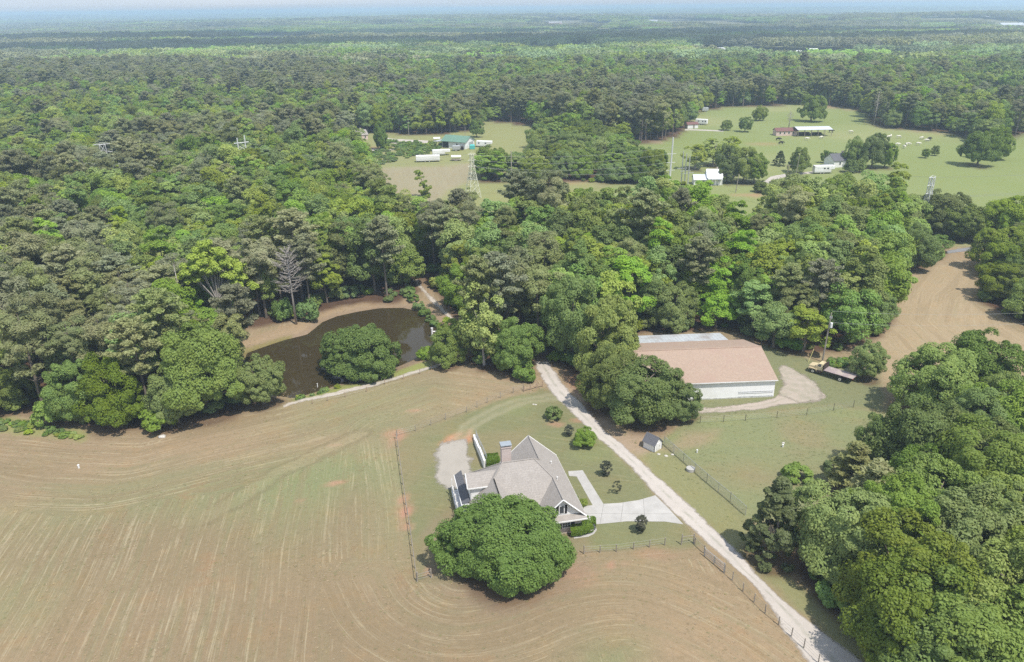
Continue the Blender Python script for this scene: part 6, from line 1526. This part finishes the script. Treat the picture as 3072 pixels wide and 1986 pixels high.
vis = (cpx > -40) & (cpx < 3112) & (cpy < 2120)
order = np.argsort(dcam)
solo = np.zeros(len(wx_), bool); nb_, np_ = 0, 0
for i in order:
    if not vis[i]: continue
    if pine_[i] and np_ < 285: solo[i] = True; np_ += 1
    elif not pine_[i] and nb_ < 255: solo[i] = True; nb_ += 1
BROAD = [k for k in TREES if k.startswith('broad')]; PINEK = [k for k in TREES if k.startswith('pine')]; SPREAD = [k for k in TREES if k.startswith('spread')]
edge_d = np.full(len(wx_), 99.0)
for k_ in STANDS:
    m = wk_ == k_
    if m.any(): edge_d[m] = dist_line(wx_[m], wy_[m], STANDS[k_], True)[0]
def pick(i):
    """variant, horizontal scale, vertical scale"""
    k = wk_[i]; r = rnd.random()
    if pine_[i]:
        if edge_d[i] < 5 and r < .15: return rnd.choice(['scrub_pine0', 'scrub_pine1']), rnd.uniform(.8, 1.1), rnd.uniform(.8, 1.1)
        s = rnd.uniform(.82, 1.12); return rnd.choice(PINEK), s * rnd.uniform(.95, 1.2), s
    if k in ('I', 'C', 'H', 'G'):
        s = rnd.uniform(.72, 1.02)
        if k == 'G': s *= 1.12
        if k == 'C': return (rnd.choice(SPREAD), s * .9, s * rnd.uniform(.75, 1.2)) if r < .6 else (rnd.choice(BROAD), s * 1.15, s * rnd.uniform(.62, .95))
        if k == 'I' and r < .04: return 'yellow0', 1.1, .9
        return rnd.choice(SPREAD), s, s * (1.12 if k == 'I' else 1.0)
    if r < (.03 if k == 'A' else .05): return rnd.choice(['yellow0', 'yellow1']), rnd.uniform(.85, 1.05), rnd.uniform(.9, 1.08)
    s = rnd.uniform(.80, 1.18); f = .72 if edge_d[i] < 4.5 and r > .5 else 1.0
    if r > .86: return rnd.choice(SPREAD), s * .68, s * 1.15 * f
    return rnd.choice(BROAD), s * rnd.uniform(.92, 1.12), s * f
choice = [pick(i) for i in range(len(wx_))]
age_ = 1 + .24 * vnoise(wx_, wy_, 38, 111, 2)
choice = [(c[0], c[1] * (.75 + .25 * a_), c[2] * a_) for c, a_ in zip(choice, age_)]
lowz = inpoly(wx_, wy_, LOWZONE) | inpoly(wx_, wy_, gpoly([(2705, 700), (2815, 700), (2815, 800), (2705, 800)]))
choice = [(c[0], c[1] * .8, c[2] * .52) if lowz[i] else c for i, c in enumerate(choice)]

for i in np.nonzero(solo)[0]:
    v_, sh, sv_ = choice[i]; l_, g_ = LBL[stand_label(i)]
    if pine_[i] and wk_[i] in 'CGH': continue
    r = empty('pine_tree' if pine_[i] else 'broadleaf_tree', (wx_[i], wy_[i], wz_[i]), rnd.uniform(0, 6.28), l_, 'pine tree' if pine_[i] else 'broadleaf tree', g_)
    r.scale = (sh * rnd.uniform(.88, 1.12), sh * rnd.uniform(.88, 1.12), sv_); cm, tm = TREES[v_]
    link_mesh('crown', cm, r); link_mesh('trunk', tm, r)

# the rest of the woods, the nearer trees each planted where it stands, as one mass per kind
def hidden_col(name, objs):
    c = bpy.data.collections.new(name)
    for o in objs: c.objects.link(o)
    return c
def scatter(name, pts, rots, scales, idx, col, label):
    me = bpy.data.meshes.new(name); n = len(pts)
    me.vertices.add(n); me.vertices.foreach_set('co', np.asarray(pts, np.float32).ravel())
    for nm, tp, arr in (('rz', 'FLOAT', rots), ('vi', 'INT', idx)):
        a = me.attributes.new(nm, tp, 'POINT'); a.data.foreach_set('value', np.asarray(arr, np.float32 if tp == 'FLOAT' else np.int32))
    a = me.attributes.new('sc', 'FLOAT_VECTOR', 'POINT'); a.data.foreach_set('vector', np.asarray(scales, np.float32).ravel())
    me.update()
    o = bpy.data.objects.new(name, me); COL.objects.link(o)
    ng = bpy.data.node_groups.new(name, 'GeometryNodeTree')
    ng.interface.new_socket('Geometry', in_out='INPUT', socket_type='NodeSocketGeometry'); ng.interface.new_socket('Geometry', in_out='OUTPUT', socket_type='NodeSocketGeometry')
    N, L = ng.nodes, ng.links
    gi, go = N.new('NodeGroupInput'), N.new('NodeGroupOutput'); ip = N.new('GeometryNodeInstanceOnPoints'); ci = N.new('GeometryNodeCollectionInfo')
    ci.inputs['Collection'].default_value = col; ci.inputs['Separate Children'].default_value = True; ci.inputs['Reset Children'].default_value = True
    ip.inputs['Pick Instance'].default_value = True
    def na(nm, t):
        x = N.new('GeometryNodeInputNamedAttribute'); x.data_type = t; x.inputs['Name'].default_value = nm; return x.outputs['Attribute']
    cx = N.new('ShaderNodeCombineXYZ'); L.new(na('rz', 'FLOAT'), cx.inputs[2])
    er = N.new('FunctionNodeEulerToRotation'); L.new(cx.outputs[0], er.inputs[0])
    L.new(gi.outputs[0], ip.inputs['Points']); L.new(ci.outputs[0], ip.inputs['Instance']); L.new(na('vi', 'INT'), ip.inputs['Instance Index']); L.new(er.outputs[0], ip.inputs['Rotation']); L.new(na('sc', 'FLOAT_VECTOR'), ip.inputs['Scale'])
    L.new(ip.outputs[0], go.inputs[0])
    m = o.modifiers.new('planting', 'NODES'); m.node_group = ng
    return tag(o, label, None, None, 'stuff')
def joined(key):
    cm, tm = TREES[key]
    n1, n2 = len(cm.vertices), len(tm.vertices)
    c1 = np.empty(n1 * 3, np.float32); cm.vertices.foreach_get('co', c1); c2 = np.empty(n2 * 3, np.float32); tm.vertices.foreach_get('co', c2)
    l1 = np.empty(len(cm.loops), np.int32); cm.loops.foreach_get('vertex_index', l1); l2 = np.empty(len(tm.loops), np.int32); tm.loops.foreach_get('vertex_index', l2)
    s1 = np.empty(len(cm.polygons), np.int32); cm.polygons.foreach_get('loop_start', s1); s2 = np.empty(len(tm.polygons), np.int32); tm.polygons.foreach_get('loop_start', s2)
    me = bpy.data.meshes.new(key + '_whole'); me.vertices.add(n1 + n2); me.vertices.foreach_set('co', np.concatenate([c1, c2]))
    me.loops.add(len(l1) + len(l2)); me.loops.foreach_set('vertex_index', np.concatenate([l1, l2 + n1]))
    me.polygons.add(len(s1) + len(s2)); me.polygons.foreach_set('loop_start', np.concatenate([s1, s2 + len(l1)]))
    me.polygons.foreach_set('material_index', np.concatenate([np.zeros(len(s1), np.int32), np.ones(len(s2), np.int32)]))
    me.materials.append(cm.materials[0]); me.materials.append(tm.materials[0]); me.update(calc_edges=True)
    return me
keys_b = BROAD + SPREAD + ['yellow0', 'yellow1']; keys_p = PINEK + ['scrub_pine0', 'scrub_pine1']
col_b = hidden_col('broadleaf_kinds', [bpy.data.objects.new(f'b{i:02d}_{k}', joined(k)) for i, k in enumerate(keys_b)])
col_p = hidden_col('pine_kinds', [bpy.data.objects.new(f'p{i:02d}_{k}', joined(k)) for i, k in enumerate(keys_p)])
for nm, ks, cl_, pm, lab in (('broadleaf_forest', keys_b, col_b, False, 'green broadleaf woodland stretching away behind the pond and the farms'), ('pine_forest', keys_p, col_p, True, 'grey green pine woodland in drifts behind the pond and the farms')):
    ii = [i for i in range(len(wx_)) if not solo[i] and bool(pine_[i]) == pm]
    scatter(nm, [(wx_[i], wy_[i], wz_[i]) for i in ii], [rnd.uniform(0, 6.28) for _ in ii], [(choice[i][1] * rnd.uniform(.86, 1.14), choice[i][1] * rnd.uniform(.86, 1.14), choice[i][2]) for i in ii], [ks.index(choice[i][0]) if choice[i][0] in ks else 0 for i in ii], cl_, lab)

# low growth under the wood edges
ux, uy = [], []
for k_, st in (('A', 2.6), ('C', 4.5), ('G', 3.5), ('H', 3.0), ('I', 2.6)):
    x, y = sample(STANDS[k_], st); d = dist_line(x, y, STANDS[k_], True)[0]; k = (d < 7) & (nrng.random(len(x)) < np.where(k_ == 'I', .5, .42)) & (np.hypot(x, y) < 340)
    x, y = x[k], y[k]; k = np.ones(len(x), bool)
    for p, mrg in KEEP_CLEAR: k &= sdist(x, y, p) > mrg + 2
    k &= dist_line(x, y, TRACK)[0] > 2.2; k &= dist_line(x, y, LANE)[0] > 2.8
    k &= ~((x > G(600, 950)[0]) & (x < G(1000, 950)[0]) & (np.abs(y - 157) < 4))
    ux += list(x[k]); uy += list(y[k])
col_u = hidden_col('undergrowth_kinds', [bpy.data.objects.new(f'u{i}_{k}', joined(k)) for i, k in enumerate(('bush0', 'bush1', 'bush2'))])
us = [rnd.uniform(.8, 2.1) for _ in ux]
scatter('undergrowth', np.stack([ux, uy, height(np.array(ux), np.array(uy))], 1), [rnd.uniform(0, 6.28) for _ in ux], [(s, s, s * rnd.uniform(.7, 1.3)) for s in us], [rnd.randint(0, 2) for _ in ux], col_u, 'low shrubs and saplings along the edges of the woods')
wx2, wy2 = [], []
for poly, n in ((gpoly([(-100, 1250), (130, 1275), (250, 1310), (240, 1322), (100, 1302), (-100, 1285)]), 260), (gpoly([(890, 1188), (975, 1168), (1010, 1156), (1015, 1160), (960, 1178), (892, 1196)]), 60), (gpoly([(2480, 1085), (2560, 1075), (2560, 1100), (2500, 1105)]), 70), (gpoly([(1165, 425), (1330, 430), (1320, 455), (1200, 480), (1120, 500), (1110, 470)]), 420)):
    lo, hi = poly.min(0), poly.max(0)
    for _ in range(n):
        x, y = rnd.uniform(lo[0], hi[0]), rnd.uniform(lo[1], hi[1])
        if inpoly(np.array([x]), np.array([y]), poly)[0]: wx2.append(x); wy2.append(y)
ws = [rnd.uniform(.25, .6) * (1.9 if y > 300 else 1) for y in wy2]
scatter('weeds', np.stack([wx2, wy2, height(np.array(wx2), np.array(wy2))], 1), [rnd.uniform(0, 6.28) for _ in wx2], [(s * 1.3, s * 1.3, s) for s in ws], [rnd.choice((0, 0, 2)) for _ in wx2], col_u, 'rank weeds on the rough ground by the field edges and the farm barn')

def tuft_mesh(name, mat, n=26):
    vs, fs = [], []
    for i in range(n):
        a, r, h, l = rnd.uniform(0, 6.28), rnd.uniform(0, .7) ** .8, rnd.uniform(.35, 1.0), rnd.uniform(.1, .7); x, y = math.cos(a) * r, math.sin(a) * r; k = len(vs); b = a + 1.57
        vs += [(x - math.cos(b) * .07, y - math.sin(b) * .07, 0), (x + math.cos(b) * .07, y + math.sin(b) * .07, 0), (x + math.cos(a) * l, y + math.sin(a) * l, h)]; fs.append((k, k + 1, k + 2))
    me = bpy.data.meshes.new(name); me.from_pydata(vs, [], fs); me.materials.append(MAT[mat]); return bpy.data.objects.new(name, me)
MAT['straw'] = leaf_mat('dry_straw', (.50, .42, .27), hue=.01, val=.2, transl=.45); MAT['blade'] = leaf_mat('grass_blades', (.30, .34, .15), hue=.015, val=.2, transl=.45)
col_t = hidden_col('tuft_kinds', [tuft_mesh('t0_straw', 'straw'), tuft_mesh('t1_straw', 'straw', 18), tuft_mesh('t2_grass', 'blade'), tuft_mesh('t3_grass', 'blade', 18)])
tx, ty = nrng.uniform(-90, 70, 60000), 52 + 118 * nrng.random(60000) ** 1.25
tpx, tpy, _ = P(tx, ty, 0.0); den = vnoise(tx, ty, 9, 101, 3)
tk = (tpx > -30) & (tpx < 3100) & (tpy < 2020) & (nrng.random(60000) < .25 + .5 * (den > .1)) & ~inpoly(tx, ty, LAWN) & ~inpoly(tx, ty, POND)
for st_ in (ST_A, ST_I): tk &= ~inpoly(tx, ty, st_)
for rd_ in (gpoly([(2560, 2090), (1640, 1160), (1600, 1085), (1690, 1150), (2800, 2120)]), np.array(bar), gpoly([(840, 1214), (1291, 1096), (1330, 1094), (1150, 1153), (850, 1224)]), gpoly([(2080, 1250), (2300, 1200), (2340, 1090), (2480, 1180), (2400, 1214)])): tk &= ~inpoly(tx, ty, rd_)
tx, ty = tx[tk], ty[tk]; gr_ = inpoly(tx, ty, RYARD) | inpoly(tx, ty, BARNYARD) | inpoly(tx, ty, VERGE)
tsz = nrng.uniform(.05, .15, len(tx))
scatter('grass_tufts', np.stack([tx, ty, np.zeros(len(tx))], 1), nrng.uniform(0, 6.28, len(tx)), np.stack([tsz * 1.5, tsz * 1.5, tsz * np.where(gr_, .8, .7)], 1), np.where(gr_ | (nrng.random(len(tx)) < .22), 2, 0) + nrng.integers(0, 2, len(tx)), col_t, 'short tufts of dry and green grass over the mown fields')

# ------------------------------------------------------------------ far woods: canopy in sixty metre pieces, each of many crowns
def canopy_piece(name, mat, size, n, R, top, leaf, per):
    C_, N_, A_ = [], [], []
    for _ in range(n):
        c = np.array([nrng.uniform(-size / 2, size / 2), nrng.uniform(-size / 2, size / 2), 0]); r = R * nrng.uniform(.7, 1.3); t = top * nrng.uniform(.78, 1.12)
        d = rand_dirs(per); d[:, 2] = np.abs(d[:, 2]) * 1.1 - .25
        lob = 1 + .28 * np.sin(d[:, 0] * 5 + c[0]) * np.sin(d[:, 1] * 5 + c[1])
        C_.append(c + np.array([0, 0, t - r]) + d * r * np.array([1, 1, 1.0]) * lob[:, None]); N_.append(d + np.array([.05, -.25, .5]) + nrng.normal(size=d.shape) * .4); A_.append(leaf * nrng.uniform(.7, 1.3, per))
    A_ = np.concatenate(A_)
    k = 14; g = np.linspace(-size / 2, size / 2, k)
    ev = [(x, y, top * .45) for y in g for x in g]; ef = [(j * k + i, j * k + i + 1, (j + 1) * k + i + 1, (j + 1) * k + i) for j in range(k - 1) for i in range(k - 1)]
    return quads_mesh(name, np.concatenate(C_), np.concatenate(N_), A_, A_ * .8, [MAT[mat], MAT[mat]], (ev, ef))
MAT['bl_far'] = leaf_mat('far_broadleaf_canopy', (0.275, 0.375, 0.10), hue=.026, val=.42, sat=.3, transl=.35); MAT['pine_far'] = leaf_mat('far_pine_canopy', (0.27, 0.295, 0.14), hue=.015, val=.28, sat=.3, transl=.3)
col_f = hidden_col('far_kinds', [bpy.data.objects.new(f'f{i}', canopy_piece(f'far_canopy{i}', 'bl_far' if i < 4 else 'pine_far', 42, 42, 4.6 if i < 4 else 3.8, 16 if i < 4 else 18, 1.15, 60)) for i in range(7)])
CLEARINGS = []                                        # far fields: centre, half width, half depth
def far_ground(px, py):
    c = G(px, py)
    for _ in range(8):
        c = G(px, py, float(height(np.array([c[0]]), np.array([c[1]]))[0]))
    return c
for px_, py_, hw_, hd_ in ((1322, 183, 40, 90), (1100, 190, 40, 80), (2170, 158, 55, 180), (2395, 170, 95, 190), (1590, 206, 55, 70), (2005, 208, 50, 70), (1465, 119, 60, 260), (650, 212, 18, 60), (1155, 124, 40, 200), (1840, 93, 90, 260), (1690, 72, 130, 800), (2090, 66, 120, 800), (870, 54, 120, 1500), (1960, 62, 120, 900), (2930, 58, 110, 800), (3020, 82, 90, 420), (585, 196, 12, 50)):
    c = far_ground(px_, py_); CLEARINGS.append((c[0], c[1], hw_, hd_))
for _ in range(34):
    r_, a_ = rnd.uniform(1100, 6500), rnd.uniform(-.62, .62); CLEARINGS.append((r_ * math.sin(a_), r_ * math.cos(a_), rnd.uniform(25, 110) * (1 + r_ / 4000), rnd.uniform(60, 160) * (1 + r_ / 2500)))
def far_layer(name, r0, r1, step, sc_, label):
    x, y = [], []
    g = np.arange(-r1, r1, step); gyy = np.arange(300, r1, step)
    xx, yy = np.meshgrid(g, gyy); xx = (xx + nrng.uniform(-.3, .3, xx.shape) * step).ravel(); yy = (yy + nrng.uniform(-.3, .3, yy.shape) * step).ravel()
    r = np.hypot(xx, yy); px, py, w = P(xx, yy, 10.0)
    k = (r > r0) & (r < r1) & (w > 0) & (px > -200) & (px < 3272)
    if name == 'far_woods': k &= ~inpoly(xx, yy, ST_B) & ~inpoly(xx, yy, PASTURE)
    for cx, cy, hw_, hd_ in CLEARINGS: k &= ~((np.abs((xx - cx) * 1.0) < hw_) & (yy > cy - hd_) & (yy < cy + hd_ * .35))
    xx, yy = xx[k], yy[k]; zz = height(xx, yy)
    t = vnoise(xx * .6, yy, 420 * (1 if sc_ < 2 else 2.5), 77, 3) + .25 * vnoise(xx, yy, 130, 79, 2)
    cpx_, cpy_, _ = P(xx, yy, zz + 16)
    pine = (t > .12) | is_pine_area(cpx_, cpy_)
    idx = np.where(pine, nrng.integers(4, 7, len(xx)), nrng.integers(0, 4, len(xx)))
    sv_ = nrng.uniform(.85, 1.15, len(xx))
    return scatter(name, np.stack([xx, yy, zz], 1), nrng.uniform(0, 6.28, len(xx)), np.stack([np.full(len(xx), sc_) * 1.08, np.full(len(xx), sc_) * 1.08, sv_ * (1 if sc_ < 2 else 1.25)], 1), idx, col_f, label)
rB = math.hypot(*G(1536, 225)[:2])
far_layer('far_woods', 640, 3600, 36, 1.0, 'continuous far woodland rolling away to the ridges')
far_layer('distant_woods', 3600, 22000, 120, 3.3, 'blue distant woodland reaching the horizon')

# houses far off among the trees
for i, (px_, py_, L_, h, ri, wa, rf, l_) in enumerate(((1322, 184, 16, 4.5, 3, 'siding', 'silver_roof', 'long white house in a gap of the far woods, centre of the view'), (1343, 186, 9, 4, 2.5, 'siding', 'shingle_dark', 'small dark roofed outbuilding just right of the long far white house'), (1098, 190, 15, 4.5, 3, 'siding', 'silver_roof', 'white far house with a pale field strip before it'),
        (2160, 156, 14, 4, 2.6, 'siding', 'silver_roof', 'white far house group left of the line of white houses'), (2185, 160, 11, 4, 2.4, 'siding', 'silver_roof', 'second white far house at the wood gap, just right of another'), (2345, 168, 10, 4, 2.6, 'siding', 'silver_roof', 'leftmost white house in the far line of houses'), (2372, 167, 11, 4, 2.6, 'siding', 'shingle_dark', 'white house with dark roof in the far line of houses'),
        (2392, 166, 10, 4, 2.6, 'siding', 'silver_roof', 'middle white house with pale roof in the far line of houses'), (2424, 172, 10, 4, 2.6, 'siding', 'shingle_dark', 'white house before the others of the far line'), (2438, 165, 12, 5.5, 3.4, 'siding', 'silver_roof', 'tallest white house at the right end of the far line'),
        (1460, 118, 34, 7, 4, 'rib_white', 'silver_roof', 'long white shed against the dark far ridge'), (1492, 118, 20, 6, 4, 'rib_white', 'tin', 'small white shed right of the long shed on the dark ridge'), (1155, 124, 16, 7, 4, 'siding', 'tin', 'grey far house below the dark ridge'), (586, 195, 12, 11, 4, 'siding', 'tin', 'pale grey house tower showing above the far left pines'),
        (2925, 60, 90, 10, 3, 'rib_white', 'silver_roof', 'very long white warehouse near the right horizon'), (3030, 84, 60, 9, 5, 'rib_white', 'silver_roof', 'white warehouse below the other at the right horizon'), (1665, 74, 50, 8, 3, 'pinkwall', 'tin', 'pale works building on the far centre horizon'), (1700, 70, 70, 8, 3, 'rib_white', 'silver_roof', 'white works building right of the pale one on the horizon'), (1950, 68, 60, 8, 3, 'rib_white', 'silver_roof', 'white works sheds on the centre right horizon'), (873, 54, 120, 10, 3, 'rib_white', 'silver_roof', 'white sheds close under the left centre horizon'))):
    c = far_ground(px_, py_)
    gable_house('far_house' if i < 10 or i == 12 or i == 13 else 'far_shed', 0, 0, rnd.uniform(-.25, .25), L_, L_ * .55, h, ri, wa, rf, l_, 'house' if i < 10 or i in (12, 13) else 'shed', at=tuple(c), wins=(('f', -L_ * .25), ('f', L_ * .2)))

# ------------------------------------------------------------------ woods floor into the ground, then the ground itself
fw = np.zeros(len(X))
for k_, pol in STANDS.items():
    lo, hi = pol.min(0) - 10, pol.max(0) + 10
    m = (X > lo[0]) & (X < hi[0]) & (Y > lo[1]) & (Y < min(hi[1], 900))
    if m.any(): fw[m] = np.maximum(fw[m], sstep(2.2, -1.0, sdist(wx[m], wy[m], pol)))
for cx, cy, r in PLACED:
    if r > 2.5 and cy < 340:
        d = np.hypot(wx - cx, wy - cy); fw = np.maximum(fw, sstep(r * 1.0, r * .6, d) * .75)
build_ground(fw)

# ------------------------------------------------------------------ clouds overhead whose shadows lie on the far ridges
cm_, nt, bs, N, L = nodemat('cloud_white'); bs.inputs['Base Color'].default_value = (.9, .9, .92, 1); bs.inputs['Roughness'].default_value = 1
def cloud(px, py, w, d, label):
    c = G(px, py); hgt = 1500.0; t = hgt / SUN_DIR.z
    q = MB(); rr = random.Random(int(px)); n1, n2 = 10, 5
    for _ in range(26):
        ox, oy, r = rr.uniform(-1, 1), rr.uniform(-1, 1), rr.uniform(.28, .5)
        if ox * ox + oy * oy > 1: continue
        vs = []
        for j in range(n2 + 1):
            a = math.pi * j / n2
            for i in range(n1):
                b = 2 * math.pi * i / n1; k = r * rr.uniform(.9, 1.1); vs.append(((ox + math.sin(a) * math.cos(b) * k) * w, (oy + math.sin(a) * math.sin(b) * k) * d, math.cos(a) * k * min(w, d) * .35))
        q.add(vs, [(j * n1 + i, j * n1 + (i + 1) % n1, (j + 1) * n1 + (i + 1) % n1, (j + 1) * n1 + i) for j in range(n2) for i in range(n1)])
    o = q.build('cloud', cm_, None, True); o.location = (c[0] + SUN_DIR.x * t, c[1] + SUN_DIR.y * t, hgt)
    return tag(o, label, None, None, 'stuff')
cloud(1150, 100, 620, 260, 'low cloud whose shade lies on the central far ridge'); cloud(760, 152, 620, 170, 'low cloud whose shade lies on the nearer far wood'); cloud(1950, 132, 560, 190, 'low cloud whose shade lies on the wood before the far houses'); cloud(380, 125, 460, 240, 'low cloud whose shade lies on the left far ridge'); cloud(2200, 100, 520, 260, 'low cloud whose shade lies on the right far ridge')

# ------------------------------------------------------------------ the hazy air
hz = MB(); hz.add([(-62000, -1200, -32), (62000, -1200, -32), (62000, 62000, -32), (-62000, 62000, -32), (-62000, -1200, 80), (62000, -1200, 80), (62000, 62000, 80), (-62000, 62000, 80)], [(3, 2, 1, 0), (4, 5, 6, 7), (0, 1, 5, 4), (1, 2, 6, 5), (2, 3, 7, 6), (3, 0, 4, 7)])
hm = bpy.data.materials.new('hazy_air'); hm.use_nodes = True; hn = hm.node_tree.nodes; hn.clear()
ho = hn.new('ShaderNodeOutputMaterial'); hv = hn.new('ShaderNodeVolumePrincipled'); hv.inputs['Color'].default_value = (.60, .79, 1.0, 1); hv.inputs['Density'].default_value = 2.5e-4; hv.inputs['Anisotropy'].default_value = 0.0
hm.node_tree.links.new(hv.outputs[0], ho.inputs['Volume'])
tag(hz.build('haze', hm), kind='stuff')
